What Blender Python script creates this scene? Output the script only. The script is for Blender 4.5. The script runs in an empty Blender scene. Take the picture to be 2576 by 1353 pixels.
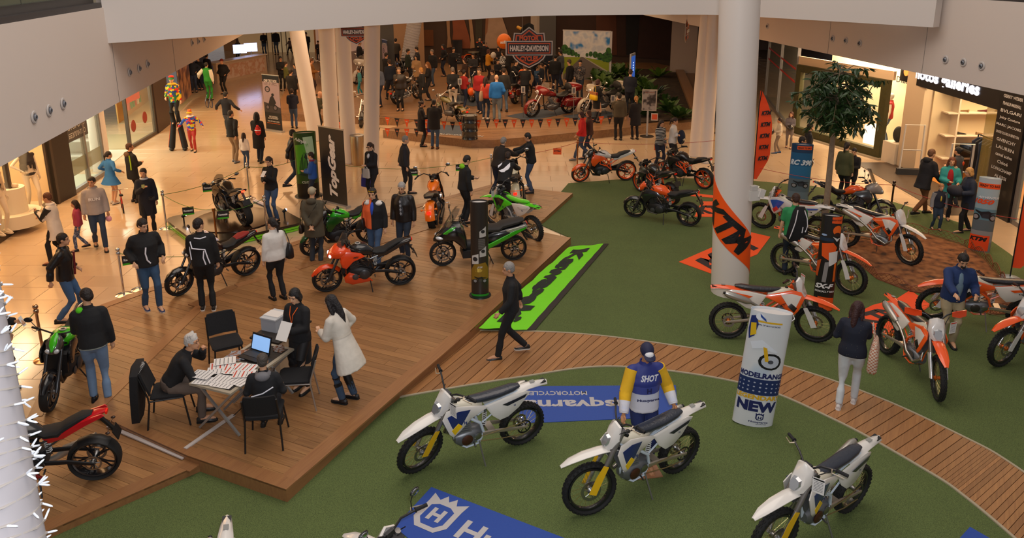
import bpy,math,random
import numpy as np
from mathutils import Vector,Matrix
random.seed(7)
S=bpy.context.scene
C=bpy.context.scene.collection
PI=math.pi
# ---------------------------------------------------------------- camera (photograph taken as 2576 x 1353)
F,TH,H,ROLL,CY=1973.0,0.26593,6.52492,-0.00211,440.0
cd=bpy.data.cameras.new('camera');cam=bpy.data.objects.new('camera',cd);C.objects.link(cam)
cd.sensor_width=36.0;cd.lens=36.0*F/2576;cd.shift_y=-(676.5-CY)/2576;cd.clip_end=200;cd.clip_start=0.1
cam.matrix_world=Matrix.Translation((0,0,H))@Matrix.Rotation(PI/2-TH,4,'X')@Matrix.Rotation(ROLL,4,'Z')
S.camera=cam
# ---------------------------------------------------------------- world, exposure, general lights
S.view_settings.view_transform='Standard';S.view_settings.look='None'
S.view_settings.gamma=1;S.view_settings.use_curve_mapping=False
S.view_settings.exposure=-0.18
w=bpy.data.worlds.new('world');S.world=w;w.use_nodes=True
w.node_tree.nodes['Background'].inputs[0].default_value=(0.80,0.74,0.72,1)
w.node_tree.nodes['Background'].inputs[1].default_value=0.40

def area(name,loc,size,power,col,rot=(0,0,0),shape='RECTANGLE'):
    l=bpy.data.lights.new(name,'AREA');l.shape=shape;l.size=size[0];l.size_y=size[1]
    l.energy=power;l.color=col
    o=bpy.data.objects.new(name,l);C.objects.link(o);o.location=loc;o.rotation_euler=rot
    o['kind']='structure'
    return o
WARM=(1.0,0.56,0.25);WARM2=(1.0,0.66,0.38)
area('ceiling_light',(-10.4,17,3.86),(2.2,12),270,WARM)
area('ceiling_light',(-11.5,31,3.86),(3.5,14),430,WARM)
area('ceiling_light',(11.3,21,3.86),(1.6,12),260,WARM2)
area('ceiling_light',(-2,30,4.95),(12,6),700,WARM2)
area('ceiling_light',(0,43,4.95),(24,12),850,WARM2)
area('skylight_lamp',(0,12,15.0),(13,16),1500,(1.0,0.87,0.76))
# the photographer's flash, beside the camera
area('camera_flash',(0.12,0.1,6.68),(0.12,0.08),430,(0.93,0.95,1.0),(PI/2-TH,0,0))

# ---------------------------------------------------------------- pixel -> world
cR,sR=math.cos(ROLL),math.sin(ROLL)
def at(px,py,z=0.0):
    u,v=px-1288,py-CY
    u,v=cR*u+sR*v,-sR*u+cR*v
    dx=u/F;dy=math.cos(TH)-(v/F)*math.sin(TH);dz=-math.sin(TH)-(v/F)*math.cos(TH)
    t=(z-H)/dz
    return Vector((dx*t,dy*t,z))
def atd(px,py,y):
    """the point of a pixel's line of sight at ground distance y"""
    a=at(px,py,0);k=y/a.y
    return Vector((a.x*k,y,H+(0-H)*k))

# ---------------------------------------------------------------- colour and materials
def lin(c):
    if isinstance(c,str):
        c=tuple(int(c[i:i+2],16)/255 for i in(0,2,4))
    return tuple((x/12.92 if x<=.04045 else((x+.055)/1.055)**2.4)for x in c)
MATS={}
def mat(col,rough=.6,metal=0.,coat=0.,bump=0.,bscale=60.,emit=0.,trans=0.,alpha=1.,vary=0.,fab=0.,name=None):
    key=(col,rough,metal,coat,bump,bscale,emit,trans,alpha,vary,fab)
    if key in MATS:return MATS[key]
    m=bpy.data.materials.new(name or 'mat_%d'%len(MATS));m.use_nodes=True
    nt=m.node_tree;b=nt.nodes['Principled BSDF']
    c=lin(col)
    b.inputs['Base Color'].default_value=(*c,1)
    b.inputs['Roughness'].default_value=rough
    b.inputs['Metallic'].default_value=metal
    b.inputs['Coat Weight'].default_value=coat
    b.inputs['Coat Roughness'].default_value=.08
    if trans:b.inputs['Transmission Weight'].default_value=trans;b.inputs['IOR'].default_value=1.1
    if alpha<1:b.inputs['Alpha'].default_value=alpha
    if emit:
        b.inputs['Emission Color'].default_value=(*c,1);b.inputs['Emission Strength'].default_value=emit
    if vary or bump or fab:
        tc=nt.nodes.new('ShaderNodeTexCoord')
        n=nt.nodes.new('ShaderNodeTexNoise');n.inputs['Scale'].default_value=bscale;n.inputs['Detail'].default_value=3
        nt.links.new(tc.outputs['Object'],n.inputs['Vector'])
        if bump:
            bp=nt.nodes.new('ShaderNodeBump');bp.inputs['Strength'].default_value=bump;bp.inputs['Distance'].default_value=.02
            nt.links.new(n.outputs['Fac'],bp.inputs['Height']);nt.links.new(bp.outputs['Normal'],b.inputs['Normal'])
        if vary:
            mr=nt.nodes.new('ShaderNodeMapRange');mr.inputs[3].default_value=1-vary;mr.inputs[4].default_value=1+vary
            mx=nt.nodes.new('ShaderNodeVectorMath');mx.operation='SCALE';mx.inputs[0].default_value=c
            nt.links.new(n.outputs['Fac'],mr.inputs[0]);nt.links.new(mr.outputs[0],mx.inputs['Scale'])
            nt.links.new(mx.outputs[0],b.inputs['Base Color'])
    MATS[key]=m
    return m
def cloth(col,puff=False,leather=False):
    if leather:return mat(col,.42,0,0,.35,9)
    return mat(col,.85,0,0,.55,7,vary=.18)
def gloss(col):return mat(col,.22,0,.6)
def plas(col):return mat(col,.38,0,.15)
def chrome():return mat('d8d8d8',.12,1)
def steel():return mat('a0a0a0',.35,1)
def rubber():return mat('141414',.75,0,0,.2,80)
def black():return mat('151516',.45)
def pattern(kind,cols,scale=1.,rough=.8,axis=0,thr=0.):
    """procedural colour patterns: stripes, split, checks, blobs, rings"""
    key=(kind,tuple(cols),scale,rough,axis,thr)
    if key in MATS:return MATS[key]
    m=bpy.data.materials.new('pattern_'+kind);m.use_nodes=True;nt=m.node_tree;b=nt.nodes['Principled BSDF']
    b.inputs['Roughness'].default_value=rough
    L=nt.links.new;N=nt.nodes.new
    tc=N('ShaderNodeTexCoord');sx=N('ShaderNodeSeparateXYZ');L(tc.outputs['Object'],sx.inputs[0])
    cr=N('ShaderNodeValToRGB');cr.color_ramp.interpolation='CONSTANT'
    el=cr.color_ramp.elements;n=len(cols)
    while len(el)<n:el.new(.5)
    for i,c in enumerate(cols):
        el[i].position=i/n;el[i].color=(*lin(c),1)
    def math_(op,a,b_=None):
        q=N('ShaderNodeMath');q.operation=op
        (L(a,q.inputs[0])if not isinstance(a,(int,float))else setattr(q.inputs[0],'default_value',a))
        if b_ is not None:(L(b_,q.inputs[1])if not isinstance(b_,(int,float))else setattr(q.inputs[1],'default_value',b_))
        return q.outputs[0]
    if kind=='stripes':
        fac=math_('FRACT',math_('MULTIPLY',sx.outputs[axis],scale))
    elif kind=='split':
        fac=math_('GREATER_THAN',sx.outputs[axis],thr);fac=math_('MULTIPLY',fac,.99)
    elif kind=='bands':  # cols spread over [thr, thr+scale] along axis
        fac=math_('DIVIDE',math_('SUBTRACT',sx.outputs[axis],thr),scale)
    elif kind=='cells':
        v=N('ShaderNodeTexVoronoi');v.inputs['Scale'].default_value=scale;L(tc.outputs['Object'],v.inputs['Vector'])
        s2=N('ShaderNodeSeparateColor');L(v.outputs['Color'],s2.inputs[0]);fac=s2.outputs[0]
    elif kind=='dots':
        v=N('ShaderNodeTexVoronoi');v.inputs['Scale'].default_value=scale;L(tc.outputs['Object'],v.inputs['Vector'])
        fac=math_('GREATER_THAN',v.outputs['Distance'],thr or .25);fac=math_('MULTIPLY',fac,.99)
    elif kind=='noise':
        v=N('ShaderNodeTexNoise');v.inputs['Scale'].default_value=scale;L(tc.outputs['Object'],v.inputs['Vector']);
        fac=math_('MULTIPLY',math_('SUBTRACT',v.outputs['Fac'],.3),2.5);cr.color_ramp.interpolation='LINEAR'
    elif kind=='checks':
        v=N('ShaderNodeTexChecker');v.inputs['Scale'].default_value=scale;L(tc.outputs['Object'],v.inputs['Vector'])
        fac=math_('MULTIPLY',v.outputs['Fac'],.99)
    L(fac,cr.inputs[0]);L(cr.outputs[0],b.inputs['Base Color'])
    MATS[key]=m
    return m

# ---------------------------------------------------------------- mesh builder
def unit(v):
    v=Vector(v);return v.normalized()if v.length>1e-9 else Vector((0,0,1))
def frame(d,ref=(0,0,1)):
    d=unit(d);r=Vector(ref)
    if abs(d.dot(r))>.97:r=Vector((1,0,0))if abs(d.x)<.9 else Vector((0,1,0))
    a=d.cross(r).normalized();b=a.cross(d).normalized()
    return a,b,d
class MB:
    def __init__(s):s.v=[];s.f=[];s.mi=[];s.k=0
    def add(s,vs,fs):
        o=len(s.v);s.v.extend([tuple(p)for p in vs]);s.f.extend([tuple(i+o for i in f)for f in fs]);s.mi.extend([s.k]*len(fs));return s
    def box(s,c,d,R=None):
        hx,hy,hz=d[0]/2,d[1]/2,d[2]/2
        vs=[Vector((x,y,z))for x in(-hx,hx)for y in(-hy,hy)for z in(-hz,hz)]
        if R is not None:vs=[R@q for q in vs]
        c=Vector(c);vs=[q+c for q in vs]
        return s.add(vs,[(0,1,3,2),(4,6,7,5),(0,4,5,1),(2,3,7,6),(0,2,6,4),(1,5,7,3)])
    def rings(s,rs,cap=True,close=False):
        n=len(rs[0]);o=[q for r in rs for q in r];fs=[]
        m=len(rs)
        for i in range(m if close else m-1):
            a,b=i*n,((i+1)%m)*n
            for j in range(n):
                k=(j+1)%n
                fs.append((a+j,a+k,b+k,b+j))
        if cap and not close:
            fs.append(tuple(range(n-1,-1,-1)));fs.append(tuple((m-1)*n+j for j in range(n)))
        return s.add(o,fs)
    def tube(s,pts,r,n=8,cap=True,round_=False,flat=1.,ref=(0,0,1)):
        pts=[Vector(q)for q in pts];m=len(pts)
        rr=list(r)if isinstance(r,(list,tuple))else[r]*m
        ds=[(pts[min(i+1,m-1)]-pts[max(i-1,0)])for i in range(m)]
        if round_:
            d0,d1=unit(ds[0]),unit(ds[-1])
            P=[pts[0]-d0*rr[0]*k for k in(.95,.6)]+pts+[pts[-1]+d1*rr[-1]*k for k in(.6,.95)]
            R=[rr[0]*.3,rr[0]*.8]+rr+[rr[-1]*.8,rr[-1]*.3]
            ds=[d0,d0]+ds+[d1,d1];pts,rr=P,R
        rs=[];a0=None
        for p_,r_,d in zip(pts,rr,ds):
            a,b,d=frame(d,ref)
            if a0 is not None and a.dot(a0)<0:a,b=-a,-b
            a0=a
            rs.append([p_+a*(math.cos(t)*r_)+b*(math.sin(t)*r_*flat)for t in[2*PI*j/n for j in range(n)]])
        return s.rings(rs,cap)
    def ell(s,c,r,nu=10,nv=7,R=None):
        c=Vector(c);vs=[];
        if isinstance(r,(int,float)):r=(r,r,r)
        for i in range(1,nv):
            t=PI*i/nv
            for j in range(nu):
                u=2*PI*j/nu
                vs.append(Vector((r[0]*math.sin(t)*math.cos(u),r[1]*math.sin(t)*math.sin(u),r[2]*math.cos(t))))
        vs+=[Vector((0,0,r[2])),Vector((0,0,-r[2]))]
        if R is not None:vs=[R@q for q in vs]
        vs=[q+c for q in vs];fs=[]
        for i in range(nv-2):
            for j in range(nu):
                k=(j+1)%nu;fs.append((i*nu+j,(i+1)*nu+j,(i+1)*nu+k,i*nu+k))
        T,B=(nv-1)*nu,(nv-1)*nu+1
        for j in range(nu):
            k=(j+1)%nu;fs.append((T,j,k));fs.append((B,(nv-2)*nu+k,(nv-2)*nu+j))
        return s.add(vs,fs)
    def sl(s,secs,n=12,e=2.4):
        """superellipse loft along x: (x, z, half_width, half_height[, y])"""
        rs=[]
        for q in secs:
            x,z,hw,hh=q[:4];y=q[4]if len(q)>4 else 0
            ring=[]
            for j in range(n):
                t=2*PI*(j+.5)/n;c_,s_=math.cos(t),math.sin(t)
                ring.append((x,y+hw*math.copysign(abs(c_)**(2/e),c_),z+hh*math.copysign(abs(s_)**(2/e),s_)))
            rs.append(ring)
        return s.rings(rs)
    def lathe(s,prof,o,d,n=16,close=False):
        """profile (radius, distance along axis d) about the point o"""
        a,b,d=frame(d);o=Vector(o);rs=[]
        for r,t in prof:
            rs.append([o+d*t+a*(r*math.cos(u))+b*(r*math.sin(u))for u in[2*PI*j/n for j in range(n)]])
        return s.rings(rs,not close,close)
    def plate(s,outline,y0,th,bulge=0.,k=.8,axis=1):
        """side panel from an outline in the xz plane at lateral position y0 (sign gives the outer side)"""
        sg=1 if y0>=0 else-1;n=len(outline)
        ys=[(q[2]if len(q)>2 else 0)for q in outline]
        cx=sum(q[0]for q in outline)/n;cz=sum(q[1]for q in outline)/n
        A=[(q[0],y0+sg*dy-sg*th,q[1])for q,dy in zip(outline,ys)]
        B=[(q[0],y0+sg*dy,q[1])for q,dy in zip(outline,ys)]
        D=[(cx+(q[0]-cx)*k,y0+sg*dy+sg*bulge,cz+(q[1]-cz)*k)for q,dy in zip(outline,ys)]
        o=A+B+D;fs=[]
        for j in range(n):
            l=(j+1)%n
            fs.append((j,l,n+l,n+j));fs.append((n+j,n+l,2*n+l,2*n+j))
        fs.append(tuple(range(n-1,-1,-1)));fs.append(tuple(2*n+j for j in range(n)))
        return s.add(o,fs)
    def prism(s,poly,z0,z1):
        n=len(poly);vs=[(q[0],q[1],z0)for q in poly]+[(q[0],q[1],z1)for q in poly]
        fs=[(j,(j+1)%n,n+(j+1)%n,n+j)for j in range(n)]+[tuple(range(n-1,-1,-1)),tuple(range(n,2*n))]
        return s.add(vs,fs)
    def mesh(s,name,mats,smooth=True,ang=40):
        me=bpy.data.meshes.new(name);me.from_pydata(s.v,[],s.f)
        for m in(mats if isinstance(mats,(list,tuple))else[mats]):me.materials.append(m)
        if any(s.mi):me.polygons.foreach_set('material_index',s.mi)
        import bmesh
        bm=bmesh.new();bm.from_mesh(me);bmesh.ops.recalc_face_normals(bm,faces=bm.faces);bm.to_mesh(me);bm.free()
        if smooth:
            me.polygons.foreach_set('use_smooth',[True]*len(me.polygons))
            me.set_sharp_from_angle(angle=math.radians(ang))
        return me
def link(name,me,parent=None,loc=None,rot=None):
    o=bpy.data.objects.new(name,me);C.objects.link(o)
    if parent is not None:o.parent=parent
    if loc is not None:o.location=loc
    if rot is not None:o.rotation_euler=rot
    return o
def ob(name,mb,mats,parent=None,smooth=True,ang=40,loc=None,rot=None):
    return link(name,mb.mesh(name,mats,smooth,ang),parent,loc,rot)
def tag(o,label=None,cat=None,group=None,kind=None):
    if label:o['label']=label
    if cat:o['category']=cat
    if group:o['group']=group
    if kind:o['kind']=kind
    return o
def thing(name,label,cat,loc=(0,0,0),rz=0.,group=None):
    o=bpy.data.objects.new(name,None);C.objects.link(o);o.empty_display_size=.1
    o.location=loc;o.rotation_euler=(0,0,rz)
    return tag(o,label,cat,group)
def struct(o):o['kind']='structure';return o

# lettering: real letter shapes laid in a plane (or bent by a function)
TXT={}
def text_data(s,bold,shear,spacing=1.):
    k=(s,bold,shear,spacing)
    if k in TXT:return TXT[k]
    cu=bpy.data.curves.new('lettering','FONT');cu.body=s;cu.size=1;cu.offset=bold;cu.shear=shear
    cu.space_character=spacing;cu.resolution_u=2
    o=bpy.data.objects.new('lettering',cu);C.objects.link(o)
    bpy.context.view_layer.update()
    me=bpy.data.meshes.new_from_object(o.evaluated_get(bpy.context.evaluated_depsgraph_get()))
    vs=[tuple(v.co)for v in me.vertices];fs=[tuple(p_.vertices)for p_ in me.polygons]
    bpy.data.objects.remove(o);bpy.data.curves.remove(cu);bpy.data.meshes.remove(me)
    x0=min(v[0]for v in vs);x1=max(v[0]for v in vs);y0=min(v[1]for v in vs);y1=max(v[1]for v in vs)
    TXT[k]=([((v[0]-x0)/(x1-x0)-.5,(v[1]-y0)/(y1-y0)-.5)for v in vs],fs,(x1-x0)/(y1-y0))
    return TXT[k]
def lettering(s,c,right,up,h,m,parent=None,w=None,bold=.02,shear=0.,off=.003,fn=None,spacing=1.,name='lettering'):
    """text of cap height h centred at c; fn maps (u, v) plane coordinates to a point instead"""
    vs,fs,asp=text_data(s,bold,shear,spacing);W=w or h*asp
    me=bpy.data.meshes.new(name)
    if fn:  # cut the letters into narrow strips so that they follow the bent surface
        P,nf=[],[]
        for f in fs:
            q0=[(vs[i][0]*W,vs[i][1]*h)for i in f];u0,u1=min(q[0]for q in q0),max(q[0]for q in q0);k0,k1=math.floor(u0/.05),math.floor(u1/.05)
            for k in range(k0,k1+1):
                q=clip(clip(q0,(1,0),(k+1)*.05),(-1,0),-k*.05)if k1>k0 else q0
                if len(q)<3:continue
                b0,b1=math.floor(min(p_[1]for p_ in q)/.08),math.floor(max(p_[1]for p_ in q)/.08)
                for b in range(b0,b1+1):
                    q2=clip(clip(q,(0,1),(b+1)*.08),(0,-1),-b*.08)if b1>b0 else q
                    if len(q2)>2:nf.append(tuple(range(len(P),len(P)+len(q2))));P+=[fn(*p_)for p_ in q2]
        fs=nf
    else:
        r,u=unit(right),unit(up);n=r.cross(u).normalized();c=Vector(c)+n*off
        P=[c+r*(v[0]*W)+u*(v[1]*h)for v in vs]
    me.from_pydata([tuple(q)for q in P],[],fs);me.materials.append(m)
    o=bpy.data.objects.new(name,me);C.objects.link(o)
    if parent is not None:o.parent=parent
    return o
def clip(poly,a,b):
    """keep the part of a polygon where dot(p, a) <= b (2-D)"""
    out=[];n=len(poly)
    for i in range(n):
        p_,q=poly[i],poly[(i+1)%n];dp=p_[0]*a[0]+p_[1]*a[1]-b;dq=q[0]*a[0]+q[1]*a[1]-b
        if dp<=0:out.append(p_)
        if(dp<0<dq)or(dq<0<dp):
            t=dp/(dp-dq);out.append((p_[0]+(q[0]-p_[0])*t,p_[1]+(q[1]-p_[1])*t))
    return out
def P2(lst,z=0.):return[tuple(at(x,y,z)[:2])for x,y in lst]
def area2(p):return abs(sum(p[i][0]*p[(i+1)%len(p)][1]-p[(i+1)%len(p)][0]*p[i][1]for i in range(len(p))))/2
# ================================================================ SETTING
def tile_mat():
    m=bpy.data.materials.new('floor_tile');m.use_nodes=True;nt=m.node_tree;b=nt.nodes['Principled BSDF']
    N,L=nt.nodes.new,nt.links.new
    oi=N('ShaderNodeObjectInfo');mr=N('ShaderNodeMapRange');mr.inputs[3].default_value=.93;mr.inputs[4].default_value=1.05
    L(oi.outputs['Random'],mr.inputs[0])
    tc=N('ShaderNodeTexCoord');n=N('ShaderNodeTexNoise');n.inputs['Scale'].default_value=2.2;n.inputs['Detail'].default_value=5
    L(tc.outputs['Object'],n.inputs['Vector'])
    m2=N('ShaderNodeMapRange');m2.inputs[3].default_value=.95;m2.inputs[4].default_value=1.05;L(n.outputs['Fac'],m2.inputs[0])
    mu=N('ShaderNodeMath');mu.operation='MULTIPLY';L(mr.outputs[0],mu.inputs[0]);L(m2.outputs[0],mu.inputs[1])
    vm=N('ShaderNodeVectorMath');vm.operation='SCALE';vm.inputs[0].default_value=lin('cdb292');L(mu.outputs[0],vm.inputs['Scale'])
    L(vm.outputs[0],b.inputs['Base Color'])
    b.inputs['Roughness'].default_value=.16;b.inputs['Specular IOR Level'].default_value=.6
    return m
def wood_mat(c0,c1,ang,rough=.33):
    m=bpy.data.materials.new('wood_plank');m.use_nodes=True;nt=m.node_tree;b=nt.nodes['Principled BSDF']
    N,L=nt.nodes.new,nt.links.new
    tc=N('ShaderNodeTexCoord');mp=N('ShaderNodeMapping');mp.inputs['Rotation'].default_value=(0,0,-ang)
    mp2=N('ShaderNodeMapping');mp2.inputs['Scale'].default_value=(1.2,22,6)
    oi=N('ShaderNodeObjectInfo')
    L(tc.outputs['Object'],mp.inputs[0]);L(mp.outputs[0],mp2.inputs[0]);L(oi.outputs['Random'],mp2.inputs['Location'])
    n=N('ShaderNodeTexNoise');n.inputs['Scale'].default_value=1.6;n.inputs['Detail'].default_value=6;n.inputs['Distortion'].default_value=.6
    L(mp2.outputs[0],n.inputs['Vector'])
    cr=N('ShaderNodeValToRGB');cr.color_ramp.elements[0].position=.15;cr.color_ramp.elements[1].position=.95
    cr.color_ramp.elements[0].color=(*lin(c0),1);cr.color_ramp.elements[1].color=(*lin(c1),1)
    L(n.outputs['Fac'],cr.inputs[0])
    mr=N('ShaderNodeMapRange');mr.inputs[3].default_value=.80;mr.inputs[4].default_value=1.12;L(oi.outputs['Random'],mr.inputs[0])
    vm=N('ShaderNodeVectorMath');vm.operation='SCALE';L(cr.outputs[0],vm.inputs[0]);L(mr.outputs[0],vm.inputs['Scale'])
    L(vm.outputs[0],b.inputs['Base Color'])
    b.inputs['Roughness'].default_value=rough
    bp=N('ShaderNodeBump');bp.inputs['Strength'].default_value=.08;L(n.outputs['Fac'],bp.inputs['Height']);L(bp.outputs[0],b.inputs['Normal'])
    return m
TILE=tile_mat()
# floor: subfloor (the dark joints) and tiles laid on it
TA=0.0
fl=MB();fl.box((-1,35,-.06),(60,76,.1));floor=struct(ob('floor',fl,mat('5a4634',.6),smooth=False))
tc_,ts_=math.cos(TA),math.sin(TA);TW,TD=1.2,0.62
tile_mb=MB();a,b_=TW/2-.003,TD/2-.003;bv=.004
tile_mb.rings([[(-a,-b_,-.012),(a,-b_,-.012),(a,b_,-.012),(-a,b_,-.012)],[(-a,-b_,-bv),(a,-b_,-bv),(a,b_,-bv),(-a,b_,-bv)],
               [(-a+bv,-b_+bv,0),(a-bv,-b_+bv,0),(a-bv,b_-bv,0),(-a+bv,b_-bv,0)]])
tile_me=tile_mb.mesh('tile',TILE,False)
def inpoly(x,y,P):
    r=False;n=len(P)
    for i in range(n):
        (x1,y1),(x2,y2)=P[i],P[(i+1)%n]
        if(y1>y)!=(y2>y)and x<(x2-x1)*(y-y1)/(y2-y1)+x1:r=not r
    return r
# outlines on the ground (read from the photograph, in metres through the camera)
DZ,DL=.20,.12
S1=P2([(720,1232),(960,1010),(1182,833),(1436,598),(1330,576),(1103,569),(984,601),(754,678),(600,722),(491,771),(219,1032),(470,1146)],DZ)
S2=P2([(219,1036),(491,773),(600,724),(754,680),(984,603),(1103,571),(1330,578),(1372,548),(1441,486),(1240,463),(1061,512),(975,536),(736,610),(363,728),(254,767),(183,815),(68,1052),(-40,1240),(-40,1500),(100,1345),(505,1168),(462,1150)],DL)
STAGE=P2([(963,327),(1185,352),(1245,352),(1745,306),(1748,180),(1470,118),(1350,118),(1060,95),(880,130),(800,150),(742,172),(690,285),(945,296),(1060,300)],.3)
def smooth_path(P,n):
    out=[]
    for i in range(len(P)-1):
        p0=P[max(i-1,0)];p1=P[i];p2=P[i+1];p3=P[min(i+2,len(P)-1)]
        for k in range(n):
            t=k/n
            out.append(.5*((2*p1)+(p2-p0)*t+(2*p0-5*p1+4*p2-p3)*t*t+(3*p1-p0-3*p2+p3)*t**3))
    out.append(P[-1]);return out
WP=[((960,1010),(1182,834)),((1300,953),(1420,840)),((1550,925),(1640,864)),((1870,968),(1950,918)),((2100,1060),(2200,1000)),((2331,1188),(2438,1110)),((2429,1255),(2535,1165)),((2565,1370),(2660,1255)),((2700,1500),(2800,1370))]
WI=[at(*a_).xy for a_,b_ in WP];WO=[at(*b_).xy for a_,b_ in WP]
SI,SO=smooth_path(WI,12),smooth_path(WO,12)
GF=[tuple(p_)for p_ in SO]+P2([(3000,1200),(2900,1000),(2760,850),(2660,740),(2540,640),(2440,570),(2250,510),(2050,470),(1850,452),(1620,448),(1430,462),(1345,560),(1436,600)],0)
GN=[tuple(p_)for p_ in SI]+P2([(2750,1560),(1200,1900),(250,1560),(100,1349),(505,1170),(720,1236)],0)
near_tiles=[];far_tiles=MB()
cands=[]
for i in range(-22,24):
    for j in range(-4,116):
        X=i*TW+(j%2)*TW*.5;Y=j*TD+8
        x,y=X*tc_-Y*ts_,X*ts_+Y*tc_
        if x<-19-(y-16)*.12 or x>17 or y<8.5:continue
        hid=any(inpoly(x,y,P)and all(inpoly(x+dx,y+dy,P)for dx in(-.7,.7)for dy in(-.5,.5))for P in(S1,S2,GF,GN,STAGE))
        if hid:continue
        cands.append((y*y+x*x,x,y))
cands.sort()
vis=[c for c in cands if abs(c[1])<c[2]*.56+1]
rest=[c for c in cands if not abs(c[1])<c[2]*.56+1]
for k,(d,x,y)in enumerate(vis):
    if k<298:
        o=bpy.data.objects.new('tile',tile_me);C.objects.link(o);o.parent=floor;o.location=(x,y,0);o.rotation_euler=(0,0,TA)
    else:rest.append((d,x,y))
for d,x,y in rest:
    far_tiles.add([(x+p_[0]*tc_-p_[1]*ts_,y+p_[0]*ts_+p_[1]*tc_,p_[2])for p_ in tile_mb.v],tile_mb.f)
o=ob('tiles',far_tiles,TILE,floor,smooth=False);o['kind']='stuff'

# ---------------------------------------------------------------- wooden decks
EDG=Vector((at(1182,833,DZ)-at(720,1232,DZ))[:2]).normalized();NRM=Vector((-EDG.y,EDG.x))  # along the front edge / across it
WOOD=wood_mat('80583a','b08352',math.atan2(NRM.y,NRM.x))
EDGEWOOD=wood_mat('85583a','a4774a',math.atan2(EDG.y,EDG.x))
def deck(name,label,poly,z,th=.02,pw=.145,plen=2.3,lip=None,seed=3,wood=None,d0=None,limit=290):
    """planks clipped to the outline, over a solid base with a wooden riser"""
    rnd=random.Random(seed);t=thing(name,label,'wooden deck')
    e=Vector(d0)if d0 else NRM;f=Vector((-e.y,e.x))  # planks run along e, rows step along f
    b=MB();b.prism(poly,-.01,z-th);ob('riser',b,wood or EDGEWOOD,t,smooth=False)
    us=[p_[0]*e.x+p_[1]*e.y for p_ in poly];vs=[p_[0]*f.x+p_[1]*f.y for p_ in poly]
    pieces=[]
    v=min(vs)
    while v<max(vs):
        u=min(us)-rnd.random()*plen
        while u<max(us):
            L_=plen*rnd.uniform(.75,1.25)
            q=poly
            for a_,c_ in((e,u+L_-.002),(-e,-(u+.002)),(f,v+pw-.0025),(-f,-(v+.0025))):
                q=clip(q,a_,c_)
                if len(q)<3:break
            if len(q)>=3 and area2(q)>.002:pieces.append((q,-min(p_[1]for p_ in q)))
            u+=L_
        v+=pw
    pieces.sort(key=lambda a_:-a_[1]);extra=MB()
    for k,(q,_)in enumerate(pieces):
        if k<limit:
            m=MB();dz=rnd.uniform(-.0012,.0012);m.prism(q,z-th,z+dz);ob('plank',m,wood or WOOD,t,smooth=False)
        else:extra.prism(q,z-th,z)
    if extra.v:o_=ob('planks',extra,wood or WOOD,t,smooth=False);o_['kind']='stuff'
    return t
deck('wooden_deck','raised oak deck with the registration table, its long edge against the green carpet',S1,DZ)
deck('wooden_deck','slightly lower oak deck strip where the parked road motorcycles stand',S2,DL,seed=5)
# long border boards on the decks
def board(name,a,b,w,z,parent=None,m=EDGEWOOD,h=.006):
    a,b=Vector(a),Vector(b);d=(b-a).normalized();n_=Vector((-d.y,d.x))*w
    mb=MB();mb.prism([tuple(a),tuple(b),tuple(b+n_),tuple(a+n_)],z-.02,z+h);return ob(name,mb,m,parent,smooth=False)
bt=thing('border_boards','long oak border boards edging and crossing the wooden deck','boards')
BN=[0]
def pxb(p,q,w,z):
    BN[0]+=1;return board('board',at(*p,z).xy,at(*q,z).xy,w,z,bt,h=.004+.0012*(BN[0]%7))
pxb((720,1232),(1182,833),.24,DZ);pxb((1182,833),(1436,598),.24,DZ)
pxb((470,1146),(720,1232),.2,DZ);pxb((219,1032),(470,1146),.16,DZ)
pxb((491,771),(219,1032),.2,DZ);pxb((1103,569),(754,678),-.2,DZ);pxb((754,678),(600,722),-.2,DZ);pxb((600,722),(491,771),-.2,DZ)
pxb((68,1052),(183,815),-.2,DL);pxb((183,815),(254,767),-.2,DL);pxb((254,767),(363,728),-.2,DL);pxb((363,728),(736,610),-.2,DL);pxb((736,610),(1061,512),-.2,DL);pxb((1061,512),(1240,463),-.2,DL);pxb((1372,548),(1441,486),.2,DL)
pxb((100,1345),(505,1168),.22,DL);pxb((505,1168),(475,1156),.18,DL)

# walkway of radial boards between the two carpets
wk=thing('walkway','curved oak board walkway between the near and far green carpets','walkway')
WALKW=wood_mat('875a38','b4824f',1.05,.4)
def lerp_path(P,s):
    L_=[0]
    for i in range(1,len(P)):L_.append(L_[-1]+(P[i]-P[i-1]).length)
    d=s*L_[-1]
    for i in range(1,len(P)):
        if d<=L_[i]+1e-9:t=(d-L_[i-1])/(L_[i]-L_[i-1]);return P[i-1].lerp(P[i],t)
    return P[-1]
NW=78
for i in range(NW):
    q=[]
    # equal parameters on both edges so the boards fan out
    for P,s_ in((SI,i),(SO,i),(SO,i+1),(SI,i+1)):
        x_=s_/NW*(len(P)-1);k=min(int(x_),len(P)-2);q.append(P[k].lerp(P[k+1],x_-k))
    c_=sum(q,Vector((0,0)))/4
    q=[p_+(q2-p_)*.045 for p_,q2 in zip(q,(q[3],q[2],q[1],q[0]))]
    m=MB();m.prism([tuple(p_)for p_ in q],.001,.03);ob('plank',m,WALKW,wk,smooth=False)
for P,nm in((SI,'near'),(SO,'far')):
    m=MB();rs=[]
    for i,p_ in enumerate(P):
        d=(P[min(i+1,len(P)-1)]-P[max(i-1,0)]).normalized();n_=Vector((-d.y,d.x))*.018
        rs.append([(p_.x-n_.x,p_.y-n_.y,.0),(p_.x+n_.x,p_.y+n_.y,.0),(p_.x+n_.x,p_.y+n_.y,.036),(p_.x-n_.x,p_.y-n_.y,.036)])
    m.rings(rs);ob('edge_trim',m,mat('a89c84',.5),wk,smooth=False)

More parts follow.
